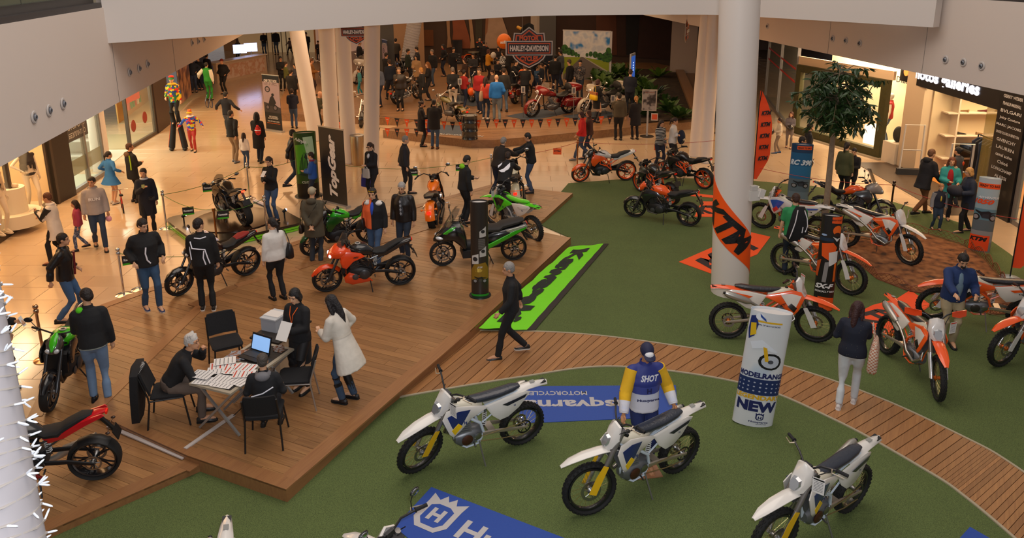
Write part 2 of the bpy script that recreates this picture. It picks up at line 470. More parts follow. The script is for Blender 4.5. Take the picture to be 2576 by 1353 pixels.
# green carpets
def carpet_mat():
    m=bpy.data.materials.new('grass_carpet');m.use_nodes=True;nt=m.node_tree;b=nt.nodes['Principled BSDF']
    N,L=nt.nodes.new,nt.links.new;tc=N('ShaderNodeTexCoord')
    n=N('ShaderNodeTexNoise');n.inputs['Scale'].default_value=110;n.inputs['Detail'].default_value=3
    n2=N('ShaderNodeTexNoise');n2.inputs['Scale'].default_value=1.1;n2.inputs['Detail'].default_value=4
    for q in(n,n2):L(tc.outputs['Object'],q.inputs['Vector'])
    cr=N('ShaderNodeValToRGB');e=cr.color_ramp.elements;e[0].position=.3;e[1].position=.7
    e[0].color=(*lin('36431f'),1);e[1].color=(*lin('6a7a42'),1);L(n.outputs['Fac'],cr.inputs[0])
    mr=N('ShaderNodeMapRange');mr.inputs[3].default_value=.85;mr.inputs[4].default_value=1.15;L(n2.outputs['Fac'],mr.inputs[0])
    vm=N('ShaderNodeVectorMath');vm.operation='SCALE';L(cr.outputs[0],vm.inputs[0]);L(mr.outputs[0],vm.inputs['Scale'])
    L(vm.outputs[0],b.inputs['Base Color']);b.inputs['Roughness'].default_value=.95
    bp=N('ShaderNodeBump');bp.inputs['Strength'].default_value=.6;bp.inputs['Distance'].default_value=.01;L(n.outputs['Fac'],bp.inputs['Height']);L(bp.outputs[0],b.inputs['Normal'])
    return m
GREEN=carpet_mat()
for P,lb in((GF,'far green artificial grass carpet under the orange motorcycles'),(GN,'near green artificial grass carpet under the white and yellow enduro motorcycles')):
    m=MB();m.prism(P,.0,.02);tag(ob('grass_carpet',m,GREEN,smooth=False),lb,'carpet')
GZ=.02
for i,(x,y,r)in enumerate([(545,1235,.07),(520,1255,.03),(610,1262,.03)]):
    pass

# Harley-type stage at the back, two boards high
STW=wood_mat('74523a','a68058',.1)
deck('wooden_stage','large back wooden stage crowded with cruiser motorcycles and visitors',STAGE,.30,pw=.16,plen=2.6,seed=9,wood=STW,d0=(.98,.2),limit=250)

# ---------------------------------------------------------------- bulkheads, bridge, slabs
WALLP=mat('ddd0c6',.75)
DARK=mat('3a3432',.5);ZB,ZT=3.9,5.71
def wl(y):return-6.88-.165*(y-10.53)
def wr(y):return 10.31-.1484*(y-15.64)
def fascia(name,pts,z0,z1,th,m):
    mb=MB();n=len(pts);off=[]
    for i in range(n):
        d=(pts[min(i+1,n-1)]-pts[max(i-1,0)]).normalized();off.append(Vector((-d.y,d.x))*th)
    mb.rings([[(*p_,z0),(*(p_+o_),z0),(*(p_+o_),z1),(*p_,z1)]for p_,o_ in zip(pts,off)])
    return struct(ob(name,mb,m))
L_=[Vector((wl(y),y))for y in(2.0,9,14.92,20,32,60)]
R_=[Vector((wr(y),y))for y in(2.0,12,18.65,22,32,60)]
lw=fascia('wall_left',L_,ZB,ZT,.25,WALLP);rw=fascia('wall_right',R_,ZB,ZT,-.25,WALLP)
def down_light(parent,wf,px,py,sgn):
    # solve the point on the slanted wall plane
    y=8.0
    for _ in range(60):
        a_=atd(px,py,y);y+=(0 if abs(a_.x-wf(y))<.001 else(wf(y)-a_.x)/((at(px,py).x/at(px,py).y)-(wf(1)-wf(0))))
    p_=atd(px,py,y);s=(wf(1)-wf(0));n_=Vector((1,-s,0)).normalized()*sgn
    m=MB();m.lathe([(.085,0),(.10,.012),(.085,.025),(.06,.025),(.055,-.02)],p_,n_,20)
    o_=ob('recessed_spotlight',m,mat('c6c0bc',.35),parent)
    m=MB();m.lathe([(.045,.0),(.05,.03),(.032,.045),(.028,.02)],p_+n_*.004,n_,16);ob('lamp_rim',m,mat('8d9098',.3,.4),o_)
    m=MB();m.ell(p_+n_*.026,(.026,.026,.026),10,6);ob('lens',m,mat('222226',.15),o_)
for px,py in[(84,295),(122,278),(157,261),(325,182),(349,172),(370,161),(482,108),(498,104),(512,99)]:down_light(lw,wl,px,py,1)
for px,py in[(1908,61),(1931,66),(2095,97),(2128,102),(2163,109),(2379,150),(2424,157),(2470,166)]:down_light(rw,wr,px,py,-1)
# thin expansion joints in the bulkhead plaster
for wf,xs,par in((wl,(15.1,19.5),lw),(wr,(18.8,23),rw)):
    for y in xs:
        m=MB();s=.004 if wf is wl else-.004
        m.box((wf(y)+s,y,(ZB+ZT)/2),(.006,.008,ZT-ZB));ob('trim_1',m,mat('8b8078',.7),par,smooth=False)
# bridge across, bottom edge an arc
BZ=5.05
BP=[at(x,y,BZ).xy for x,y in[(268,108),(480,95),(740,78),(960,63),(1180,49),(1335,40.5),(1500,38),(1700,37),(1830,38.5),(1960,46),(2150,57),(2347,69)]]
BP[0]=Vector((wl(14.9)-.02,14.9));
BPs=smooth_path([p_ for p_ in BP],4)
bridge=fascia('wall_bridge',BPs,BZ,6.1,.3,mat('dcd4ce',.75))
# slab of the bridge and the slabs above the side walkways
mb=MB();mb.prism([tuple(p_+Vector((0,.28)))for p_ in BPs]+[(wr(60)+1,60),(wl(60)-1,60)],BZ+.05,BZ+.3);struct(ob('ceiling_bridge',mb,WALLP,smooth=False))
mb=MB();mb.prism([(wl(2)-.2,2),(wl(60)-.2,60),(-30,60),(-22,3)],ZB+.02,ZB+.25);struct(ob('ceiling_left',mb,WALLP,smooth=False))
mb=MB();mb.prism([(wr(2)+.2,2),(wr(60)+.2,60),(30,60),(26,3)],ZB+.02,ZB+.25);struct(ob('ceiling_right',mb,WALLP,smooth=False))
# upper-floor parapet: dark rail and glass, left and right
for P,sg,nm in((L_,1,'left'),(R_,-1,'right')):
    q=[p_+Vector((-.12*sg,0))for p_ in P if p_.y<19.5]
    r=fascia('trim_'+('1' if sg>0 else '2'),[p_+Vector((.1*sg,0))for p_ in q],ZT-.03,ZT+.09,.22*sg,DARK)
    r2=fascia('trim_'+('3' if sg>0 else '4'),[p_+Vector((-.05*sg,0))for p_ in q],ZT+.09,ZT+.22,.1*sg,mat('4a443f',.45))
    g=fascia('window_1' if sg>0 else 'window_2',q,ZT+.22,ZT+1.0,.012*sg,mat('9aa08e',.05,0,0,0,60,0,.85))
    for k in range(5):
        y=4+k*2.6;m=MB();m.box(((wl(y)if sg>0 else wr(y))-.13*sg,y,ZT+.6),(.012,.012,.78));ob('glass_joint',m,DARK,g,smooth=False)
mb=MB();mb.prism([(wl(2)-.2,2),(wl(40)-.2,40),(-30,40),(-22,3)],5.3,5.4);struct(ob('floor_upper_left',mb,mat('a08d62',.5),smooth=False))

# ---------------------------------------------------------------- columns
COLW=mat('e0d6ce',.5,0,.1)
def column(label,a,b,r,group=None,n=40,rb=None):
    """round column between two axis points, extended to the floor"""
    t=thing('column',label,'column',(a[0],a[1],0),0,group)
    a,b=Vector(a),Vector(b);o0=Vector((a.x,a.y,0))
    m=MB();m.tube([a-o0,b-o0],[rb or r,r],n);ob('shaft',m,COLW,t)
    m=MB();m.tube([a-o0+Vector((0,0,.0)),a-o0+Vector((0,0,.012))],r*1.03,n);ob('base_ring',m,mat('aaa096',.4),t)
    return t
def through(base_px,top_px,z=0.,ztop=5.1,k=1.):
    """axis from a floor pixel to the point of another pixel at the same distance"""
    a=at(*base_px,z);b=atd(*top_px,a.y*k)
    d=(b-a)/(b.z-a.z)
    return a,a+d*(ztop-a.z)
cA,cB=through((1835,735),(1861,0),0,9.)
KCOL=column('thick white round column with an orange band between the carpets',cA,cB,.37)
for i,(bp,tp,r,lb)in enumerate([((795,352),(748,85),.27,'white column leaning left behind the green elliptical display'),((838,392),(821,78),.26,'white column second from left above the black banner'),((880,408),(861,74),.245,'white column third from left beside the steel bin'),
                                  ((934,425),(936,66),.25,'white column rightmost of the four beside the flags'),((1748,392),(1777,45),.21,'slim white column just left of its twin behind the thick column'),((1775,408),(1797,45),.21,'slim white column nearest to the thick column')]):
    a_,b_=through(bp,tp,0,5.14);column(lb,a_,b_,r,n=28)

# KTM band wrapped round the column: orange skewed band with black letters
ORG=mat('ff5a12',.45)
ax=(cB-cA).normalized();ca,cb_,_=frame(ax)
phi0=math.atan2((Vector((0,0,0))-cA).dot(cb_),(Vector((0,0,0))-cA).dot(ca))  # the side that faces the camera
camd=Vector((-cA.x,-cA.y,0)).normalized()
e1=camd.cross(ax).normalized()  # points to the image's left or right
if e1.x<0:e1=-e1
e2=ax.cross(e1).normalized()
if e2.dot(camd)<0:e2=-e2
def colp(u,h,r=.374):  # u: arc metres to the right of the line facing the camera, h: height on the axis
    t=u/.37
    return cA+ax*h+e1*(r*math.sin(t))+e2*(r*math.cos(t))
def hgt(py):  # axis height of an image row on the column
    a_=at(1835,py);return max(0,atd(1835,py,cA.y-.35).z)
m=MB();nU=40;rs=[]
def band(u):s=u/.5;return hgt(528)+(hgt(603)-hgt(528))*s,hgt(634)+(hgt(690)-hgt(634))*s
for i in range(nU+1):
    u=-.95+1.9*i/nU;top,bot=band(u);rs.append([colp(u,bot,.372),colp(u,top,.372),colp(u,top,.376),colp(u,bot,.376)])
m.rings(rs);ob('orange_band',m,ORG,KCOL,loc=(-cA.x,-cA.y,0))
BLK=mat('141518',.5)
def ktmfn(u,v):
    c_,s_=math.cos(-.74),math.sin(-.74);q=u*c_-v*s_*.9;h=u*s_+v*c_
    return colp(q-.10,(hgt(520)+hgt(628))/2+h,.383)
lettering('KTM',None,None,None,.50,BLK,KCOL,w=1.36,bold=.05,shear=.3,fn=ktmfn).location=(-cA.x,-cA.y,0)
# white switch box on the column
b=thing('junction_box','white junction box strapped to the thick column','box',tuple(colp(.42,hgt(488),.42)),.3)
m=MB();m.box((.02,0,-.06),(.22,.1,.2));ob('box_body',m,mat('d6d2cc',.4),b,smooth=False)
m=MB();m.box((0,0,.09),(.13,.09,.09));ob('lamp_head',m,mat('c8c4be',.4),b,smooth=False)
m=MB();m.box((.16,-.02,-.02),(.12,.1,.16),Matrix.Rotation(.3,3,'Y'));ob('side_box',m,mat('dad6d0',.4),b,smooth=False)

# bulb-wrapped columns
def wrapped(label,a,b,r,pitch,bulbs,seed=1,rr=.007,zr=None):
    t=thing('wrapped_column',label,'column',(a[0],a[1],0));o0=Vector((a[0],a[1],0));rnd=random.Random(seed)
    a,b=Vector(a)-o0,Vector(b)-o0;m=MB();m.tube([a,b],r,36);ob('shaft',m,mat('b4b0b4',.6,vary=.06,bscale=3),t)
    d=unit(b-a);e_,f_,_=frame(d);Lc=(b-a).length
    l0,l1=zr or(0,Lc)
    pts=[];nt=int((l1-l0)/pitch*14)
    for i in range(nt):
        u=2*PI*i/14;h=l0+pitch*i/14+.02*math.sin(i*.37)+.01*math.sin(i*1.3)
        pts.append(a+d*h+(e_*math.cos(u)+f_*math.sin(u))*(r+rr*.6))
    m=MB();m.tube(pts,rr,5,ref=d);ob('light_cable',m,mat('b9b2ac',.6),t)
    if bulbs:
        m=MB()
        for i in range(bulbs):
            j=rnd.randrange(nt-1);p_=pts[j];out=(p_-a-d*(p_-a).dot(d)).normalized()
            dr=(out*rnd.uniform(.35,1)+d*rnd.uniform(-.7,.7)+d.cross(out)*rnd.uniform(-.7,.7)).normalized()
            m.tube([p_,p_+dr*.016],.0055,6);m.tube([p_+dr*.015,p_+dr*.048,p_+dr*.058],[.006,.0055,.002],6)
        o_=ob('bulbs',m,mat('e8eef6',.15,0,.5),t);o_['kind']='stuff'
    return t
def ray(px,py):
    a=at(px,py);return(a-Vector((0,0,H))).normalized()
q1=Vector((0,0,H))+ray(-128,1353)*5.15;q2=Vector((0,0,H))+ray(-240,690)*5.15
dd=(q2-q1)/(q2.z-q1.z);base=q1-dd*q1.z
wrapped('large foreground column wound with white cord and clear fairy bulbs, at left',base,q1+dd*(7-q1.z),.40,.075,1000,zr=(2.3,6.9))
a_,b_=through((1022,178),(1042,60),.3,5.1)
wrapped('pale leaning column wound with dark light cable behind the stage crowd',(a_.x,a_.y,.3),b_,.42,.16,60,2,.014)
# ================================================================ PEOPLE
PEND=[]  # (object, voxel size, smoothing steps) rebuilt as one continuous skin in a single pass
def skin(name,mb,m,parent,vox,it=3):
    me=bpy.data.meshes.new(name);me.from_pydata(mb.v,[],mb.f);me.materials.append(m)
    o=link(name,me,parent);PEND.append((o,vox,it));return o
def flush_skins():
    for o,vox,it in PEND:
        r=o.modifiers.new('r','REMESH');r.mode='VOXEL';r.voxel_size=vox;r.use_smooth_shade=True
        s=o.modifiers.new('s','SMOOTH');s.factor=.5;s.iterations=it
    bpy.context.view_layer.update();dg=bpy.context.evaluated_depsgraph_get();new=[]
    for o,vox,it in PEND:new.append(bpy.data.meshes.new_from_object(o.evaluated_get(dg)))
    for(o,vox,it),me in zip(PEND,new):
        old=o.data;o.modifiers.clear();me.name=old.name;o.data=me;bpy.data.meshes.remove(old)
    PEND.clear()
def ik(a,t,l1,l2,pole):
    a,t=Vector(a),Vector(t);d=t-a;L_=d.length
    mx=(l1+l2)*.995
    if L_>mx:t=a+d*(mx/L_);d=t-a;L_=mx
    x=(l1*l1-l2*l2+L_*L_)/(2*L_);h=math.sqrt(max(l1*l1-x*x,0));u=d/L_
    pole=Vector(pole);pole=pole-u*pole.dot(u)
    return a+u*x+pole.normalized()*h,t
ARMS={'down':(.07,.03,-.53),'fwd':(.07,.22,-.46),'bk':(.08,-.20,-.47),'front':(-.12,.27,-.28),'phone':(-.12,.30,-.10),'back':(-.13,-.15,-.42),
        'cross':(-.24,.20,-.22),'pocket':(.06,.12,-.40),'out':(.02,.48,-.22),'hip':(.02,.05,-.36),'chin':(-.10,.22,.02),'side':(.30,.12,-.36),'up':(.02,.28,.18),'hold':(.02,.26,-.30),'table':(-.02,.36,-.28),'reach':(.12,.46,-.36)}
SKIN=['d2a07c','c9936f','dbab88']
def person(px,z,h,face,label,top,bot,hair,arms=('down','down'),stride=0.,lean=0.,nod=8.,turn=0.,tw=0.,sex='m',bulk=1.,shoes='1b1a1a',coat=None,skirt=0,style='short',far=1,pose='stand',group=None,skin_c=None,sole=None,extras=(),loc=None,hem=None,flare=1.,boots=None,sleeves=True,puff=False,legs=None,hold=None,coatm=None,topm=None,botm=None,kid=False,lat=(0,0)):
    """px: pixel between the feet; face: heading in degrees (0 away from the camera, 90 right, 180 toward it)"""
    s=h/1.75;g=at(px[0],px[1],z)if loc is None else Vector(loc)
    root=thing('person',label,'person',g,-math.radians(face),group)
    sc=skin_c or SKIN[len(label)%3];skm=mat(sc,.55,0,0,0,60,0,0,1,.05)
    vb=(.0135,.020,.031)[far];vc=(.018,.024,.03)[far];lg=1. if not bot or skirt else .72;ag=.8 if sleeves is True else 1.
    W=.92 if sex=='f' else 1.;hd=1.12 if kid else 1.
    V=lambda x,y,z_:Vector((x*s,y*s,z_*s))
    B=bulk
    # ---- skeleton
    la=math.radians(lean);sit=pose=='sit'
    hipz=.92 if not sit else .53
    def up(x,y,z_):  # torso point, leaned and twisted about the hips
        t_=math.radians(tw);x,y=x*math.cos(t_)-y*math.sin(t_),x*math.sin(t_)+y*math.cos(t_)
        dz=z_-.95
        return V(x,y*math.cos(la)+dz*math.sin(la),(hipz+.03)+dz*math.cos(la)-y*math.sin(la))
    neck,headc=up(0,-.01,1.50),up(0,.02,1.50)+V(0,.115*math.sin(la*.5+.05),.125)
    sh=[up(sx*.168*W*B**.5,-.01,1.405)for sx in(-1,1)]
    hip=[V(sx*.09*(1.08 if sex=='f' else 1),0,hipz-.01)for sx in(-1,1)]
    if sit:
        kn=[V(-.11+lat[0],.42,.50),V(.11+lat[1],.42,.50)];ft=[V(-.13+lat[0],.36+.10*stride,.085),V(.12+lat[1],.40-.12*stride,.085)]
        if legs:kn=[V(*q)for q in legs[0]];ft=[V(*q)for q in legs[1]]
    else:
        st=stride;fl=[V(-.095-abs(lat[0]),.30*st,.085),V(.095+abs(lat[1]),-.30*st,.085+(.10*abs(st)if abs(st)>.5 else 0))]
        if st<0:fl=[V(-.095,.30*st,.085+(.10*abs(st)if abs(st)>.5 else 0)),V(.095,-.30*st,.085)]
        kn,ft=[],[]
        for k in(0,1):
            j,t=ik(hip[k],fl[k],.435*s,.425*s,(0,1,.1));kn.append(j);ft.append(t)
    hands,elb=[],[]
    for k,sx in((0,-1),(1,1)):
        a=arms[k];o_=ARMS[a]if isinstance(a,str)else a
        t_=math.radians(tw)+0;ox,oy=o_[0]*sx,o_[1];ox,oy=ox*math.cos(t_)-oy*math.sin(t_),ox*math.sin(t_)+oy*math.cos(t_)
        tgt=sh[k]+V(ox,oy,o_[2])*(B if a in('back',)else 1)
        pole=(sx*.5,-1,-.4)if a not in('hip',)else(sx,-.4,0)
        if a=='back':pole=(sx*1.,-.1,-.3)
        if a in('phone','front','cross','chin'):pole=(sx*.7,-.5,-1)
        e_,t=ik(sh[k],tgt,.285*s,.255*s,pole);elb.append(e_);hands.append(t)
    # ---- body: one continuous figure
    m=MB()
    R=lambda*q:[v*s*1. for v in q]
    for k in(0,1):
        m.tube([hip[k],(hip[k]+kn[k])/2,kn[k]],R(.082*lg,.072*lg,.052*lg),8,round_=True)
        m.tube([kn[k],kn[k].lerp(ft[k],.35),ft[k]],R(.051*lg,.054*lg,.036*lg),8,round_=True)
        fd=V(0,.13,-.035);m.tube([ft[k]+V(0,-.03,-.03),ft[k]+fd*.6,ft[k]+fd+V(0,.02,-.015)],R(.038,.036,.026),8,round_=True)
    def torso(mb,rs,n=14):
        rings=[]
        for(x,y,z_,rx,ry)in rs:
            rings.append([up(x+rx*math.cos(t),y+ry*math.sin(t),z_)for t in[2*PI*j/n for j in range(n)]])
        mb.rings(rings)
    wst=.125 if sex=='f' else .14;hp=.170 if sex=='f' else .158
    torso(m,[(0,0,.84,.07,.06),(0,0,.88,hp*.9*B,.10),(0,-.005,.97,hp*B,.112*B),(0,0,1.09,wst*B,.095*B),(0,0,1.27,.15*W*B,.106*B),(0,-.01,1.37,.150*W*B,.088*B),(0,-.012,1.45,.10*W,.065),(0,-.012,1.49,.05,.05)])
    m.tube([sh[0],sh[1]],.044*s,8,round_=True)
    m.tube([neck-V(0,0,.05),neck.lerp(headc,.75)],R(.056,.05),8,round_=True)
    for k in(0,1):
        m.tube([sh[k],elb[k]],R(.048*ag,.038*ag),8,round_=True);m.tube([elb[k],elb[k].lerp(hands[k],.3),hands[k]],R(.039*ag,.038*ag,.026*ag),8,round_=True)
    # head turned and nodded
    Rh=Matrix.Rotation(math.radians(-turn),3,'Z')@Matrix.Rotation(-math.radians(nod),3,'X')
    Hh=lambda x,y,z_:headc+Rh@(Vector((x,y,z_))*s*hd)
    m.ell(Hh(0,-.012,.025),(.074*s*hd,.092*s*hd,.092*s*hd),14,10,Rh);m.ell(Hh(0,.022,-.045),(.055*s*hd,.062*s*hd,.066*s*hd),12,8,Rh)
    m.ell(Hh(0,.073,-.085),(.026*s,.02*s,.02*s),8,6,Rh)  # chin
    m.tube([Hh(0,.078,.022),Hh(0,.099,-.022)],R(.009,.0155),6,round_=True)  # nose
    m.tube([Hh(-.05,.062,.035),Hh(.05,.062,.035)],R(.014,.014),6,round_=True)  # brow
    m.tube([Hh(-.018,.083,-.052),Hh(.018,.083,-.052)],R(.0095,.0095),6,round_=True)
    for sx in(-1,1):m.ell(Hh(sx*.077,-.008,-.01),(.011*s*hd,.02*s*hd,.033*s*hd),8,6,Rh)
    # hands: palm, four fingers, thumb
    for k,sx in((0,-1),(1,1)):
        d=unit(hands[k]-elb[k]);sd=Vector((sx,0,0));nrm=unit(d.cross(Vector((0,1,0)).cross(d))if abs(d.y)<.9 else Vector((0,0,1)))
        wd=unit(Vector((0,1,0))-d*d.y)if abs(d.y)<.8 else unit(Vector((sx,0,0))-d*d.x)
        cu=unit(d.cross(wd));
        if(cu.x*sx>0 and abs(d.y)<.8)or(abs(d.y)>=.8 and cu.z>0):cu=-cu  # curl inwards / down
        c0=hands[k]
        m.tube([c0,c0+d*.045*s,c0+d*.085*s],R(.028,.040,.034),8,round_=True,flat=.45,ref=wd)
        for i,(w_,l_)in enumerate(((-.030,.062),(-.010,.074),(.011,.078),(.031,.07))):
            b0=c0+d*.08*s+wd*w_*s;b1=b0+(d*.8+cu*.35)*l_*.55*s;b2=b1+(d*.45+cu*.9)*l_*.5*s
            m.tube([b0-d*.02*s,b0,b1,b2],R(.009,.0095,.0085,.0075),6,round_=True)
        b0=c0+d*.02*s+wd*.028*s;b1=b0+(wd*.7+d*.7)*.035*s;b2=b1+(d*.9+cu*.4)*.03*s
        m.tube([b0,b1,b2],R(.013,.011,.009),6,round_=True)
    skin('body',m,skm,root,vb,2)
    # ---- shoes
    for k in(0,1):
        q=ft[k];m=MB();w_=1.0
        gz=q.z-.085*s
        rs=[]
        for(y,hw,z1)in((-.085,.022,.07),(-.07,.036,.085),(-.02,.038,.095),(.04,.042,.075),(.10,.047,.058),(.15,.042,.048),(.185,.022,.035)):
            ring=[]
            for j in range(8):
                t=2*PI*j/8;ring.append(Vector((q.x+hw*s*math.cos(t),q.y+y*s,gz+(z1*.5+z1*.5*math.sin(t))*s)))
            rs.append(ring)
        m.rings(rs);so=ob('shoe',m,mat(shoes,.5,0,.1),root)
        m=MB();rs=[]
        for(y,hw)in((-.09,.02),(-.07,.038),(.04,.042),(.10,.050),(.16,.042),(.192,.018)):
            rs.append([(q.x-hw*s,q.y+y*s,gz),(q.x+hw*s,q.y+y*s,gz),(q.x+hw*s,q.y+y*s,gz+.018*s),(q.x-hw*s,q.y+y*s,gz+.018*s)])
        m.rings(rs);ob('sole',m,mat(sole or '101010',.7),so)
        if boots:
            m=MB();kk=kn[k].lerp(ft[k],.1)
            m.tube([ft[k]+V(0,-.005,-.04),ft[k]+V(0,0,.03),kn[k].lerp(ft[k],.45),kn[k].lerp(ft[k],.18)],R(.05,.05,.066,.064),12);ob('boot_shaft',m,mat(boots,.45),root)
    # ---- trousers or skirt
    if bot:
        m=MB()
        if skirt:
            zt=hipz-skirt;w2=hp*(1.0+.25*(flare-1))
            rs=[]
            for z_,rx,ry in((hipz+.14,wst*B+.018,.108*B),(hipz+.02,hp*B+.02,.13*B),(zt,w2*B*flare*.95,.125*B*flare+abs(stride)*.06),(zt-.0,w2*B*flare*.6,.08)):
                rs.append([V(rx*math.cos(t)*(1+.04*math.sin(7*t)),ry*math.sin(t),z_)for t in[2*PI*j/20 for j in range(20)]])
            m.rings(rs);ob('skirt',m,botm or cloth(bot),root)
        else:
            rad=R(.098*B**.5,.086*B**.5,.068,.064,.056)if legs is None or True else 0
            for k in(0,1):
                an=ft[k]+V(0,-.01,-.01)
                m.tube([hip[k],(hip[k]+kn[k])/2,kn[k],kn[k].lerp(an,.5),an],rad,10,round_=False)
            pr=[]
            for z_,rx,ry in((hipz-.07,.11,.10),(hipz-.03,hp*.97,.125),(hipz+.05,hp*B+.012,.128*B),(hipz+.12,wst*B+.02,.112*B)):
                pr.append([V(rx*math.cos(t),ry*math.sin(t),z_)for t in[2*PI*j/14 for j in range(14)]])
            m.rings(pr);m.ell((hip[0]+hip[1])/2+V(0,0,-.02),(.15*s,.11*s,.09*s),12,8)
            skin('trousers',m,botm or cloth(bot),root,vc,3)
    # ---- top
    cc=coat or top;hm=hem if hem is not None else(.87 if not coat else .62)
    th=.030 if(coat or puff)else .018
    m=MB();fl_=flare if coat else 1.
    rs=[(0,.005,.97 if sit else hm+.0,(hp*B+th)*fl_*(1 if hm>.8 else 1.04),(.118*B+th)*fl_+abs(stride)*(.0 if hm>.8 else .05))]
    if not sit and hm<.85:rs.append((0,.0,(hm+.95)/2,(hp*B+th)*(1+(fl_-1)*.6),(.122*B+th)*(1+(fl_-1)*.6)))
    rs+=[(0,0,.98 if not sit else 1.0,hp*B+th*.9,.120*B+th*.8),(0,0,1.10,(wst+.012 if sex=='f' else wst+.012)*B+th,.105*B+th),(0,0,1.27,.166*W*B+th,.118*B+th),(0,-.01,1.36,.172*W*B+th*.6,.102*B+th*.7),(0,-.012,1.445,.105*W+th*.5,.075+th*.6),(0,-.012,1.485,.062,.062)]
    torso(m,rs,18);rsl=th*.8+.006
    m.tube([sh[0],sh[1]],(.048+th*.5)*s,10,round_=True)
    for k in(0,1):
        if sleeves=='short':
            m.tube([sh[k],sh[k].lerp(elb[k],.85)],R(.062+rsl*.5,.058),10)
        elif sleeves:
            wr_=hands[k]-unit(hands[k]-elb[k])*.01*s
            m.tube([sh[k],sh[k].lerp(elb[k],.5),elb[k],elb[k].lerp(wr_,.5),wr_],R(.047+rsl,.046+rsl,.042+rsl,.038+rsl,.030+rsl),10)
            m.ell(elb[k],(.042+rsl)*s,8,6)
    nm='coat' if coat else('jacket' if puff or th>.02 else 'sweater')
    tm=topm or coatm or cloth(cc)
    skin(nm,m,tm,root,vc,2)
    if far<2:
        m=MB();rs=[]
        for z_,rx,ry in((1.455,.088,.078),(1.49,.072,.068),(1.515,.07,.068),(1.51,.060,.058),(1.47,.060,.058)):
            rs.append([up(rx*math.cos(t),-.012+ry*math.sin(t),z_)for t in[2*PI*j/16 for j in range(16)]])
        m.rings(rs,cap=False);ob('collar',m,tm,root)
    # ---- hair
    if hair:
        hm_=mat(hair,.6,0,0,.8,40)if style not in('cap',)else mat(hair,.7)
        m=MB();m.ell(Hh(0,-.022,.036),(.085*s*hd,.098*s*hd,.094*s*hd),14,10,Rh)
        if style!='cap':m.ell(Hh(0,-.05,-.005),(.076*s*hd,.066*s*hd,.075*s*hd),12,8,Rh)
        if style=='long':
            m.tube([Hh(0,-.045,.03),Hh(0,-.075,-.10),Hh(0,-.085,-.23)+V(0,0,-.0),Hh(0,-.09,-.34)],R(.085,.088,.08,.04),10,round_=True,flat=.6,ref=(1,0,0))
            for sx in(-1,1):m.tube([Hh(sx*.075,-.01,.03),Hh(sx*.085,-.02,-.10),Hh(sx*.08,-.03,-.2)],R(.03,.036,.02),8,round_=True)
        if style=='bob':
            m.ell(Hh(0,-.045,-.05),(.092*s,.07*s,.085*s),12,8,Rh)
            for sx in(-1,1):m.tube([Hh(sx*.07,.01,.03),Hh(sx*.083,-.005,-.07)],R(.028,.026),8,round_=True)
        if style=='bun':m.ell(Hh(0,-.12,.05),.045*s,10,7)
        if style=='pony':m.tube([Hh(0,-.10,.04),Hh(0,-.14,-.02),Hh(0,-.13,-.18)],R(.028,.036,.014),8,round_=True)
        if style=='wild':
            rnd=random.Random(5)
            for _ in range(16):m.ell(Hh(rnd.uniform(-.06,.06),rnd.uniform(-.09,.03),rnd.uniform(.06,.12)),.024*s,6,5)
        nm='cap' if style=='cap' else('hair' if style!='hat' else 'hat')
        ho=skin(nm,m,hm_,root,.011 if far==0 else(.015 if far==1 else .021),1)
        if style=='cap':
            m=MB();rs=[]
            for y,hw in((.05,.068),(.10,.07),(.14,.055),(.155,.03)):
                rs.append([Hh(-hw,y,.048),Hh(hw,y,.048),Hh(hw*.7,y,.062),Hh(-hw*.7,y,.062)])
            m.rings(rs);ob('cap_brim',m,hm_,root)
    # ---- face details on near figures
    if far<2:
        em=mat('1d1613',.3)
        for sx in(-1,1):
            m=MB();m.ell(Hh(sx*.031,.073,.010),(.012*s,.006*s,.006*s),8,5,Rh);ob('eye',m,em,root)
            if far==0:m=MB();m.tube([Hh(sx*.014,.083,.034),Hh(sx*.046,.073,.036)],.004*s,5);ob('eyebrow',m,mat('2a1d16',.8),root)
        m=MB();m.tube([Hh(-.022,.085,-.054),Hh(0,.094,-.053),Hh(.022,.085,-.054)],.0045*s,5);ob('mouth',m,mat('9c5548',.6),root)
    root['_h']=h
    info=dict(root=root,up=up,Hh=Hh,hands=hands,elb=elb,sh=sh,V=V,s=s,hip=hip,kn=kn,ft=ft,Rh=Rh)
    for e_ in extras:e_(info)
    del root['_h']
    return info
def wpt(I,p_):  # local point of a person to world coordinates
    r=I['root'];return Matrix.Translation(r.location)@Matrix.Rotation(r.rotation_euler.z,4,'Z')@Vector(p_)

# extras that belong to a person's clothing
def strip(pts,r=.008,col='f2f4ff',name='reflective_strip'):
    def f(I):
        m=MB();m.tube([I['up'](*q)for q in pts],r*1.4,6);ob(name,m,mat(col,.3,0,.3),I['root'])
    return f
def hood(col,z=1.47):
    def f(I):
        m=MB();m.ell(I['up'](0,-.10,z),(.11*I['s'],.065*I['s'],.075*I['s']),12,8);ob('hood',m,cloth(col),I['root'])
    return f
def panel(name,col,c,r):
    def f(I):
        m=MB();m.ell(I['up'](*c),[q*I['s']for q in r],12,8);ob(name,m,cloth(col),I['root'])
    return f
def strapx(col='1a1a1a',sx=1):
    def f(I):
        m=MB();pts=[]
        for k in range(9):
            t=-.9+1.8*k/8;pts.append(I['up'](sx*t*.15,-.145+.0*abs(t),1.22-t*.22))
        m.tube(pts,.014,5,flat=.4);ob('strap',m,mat(col,.7),I['root'])
    return f
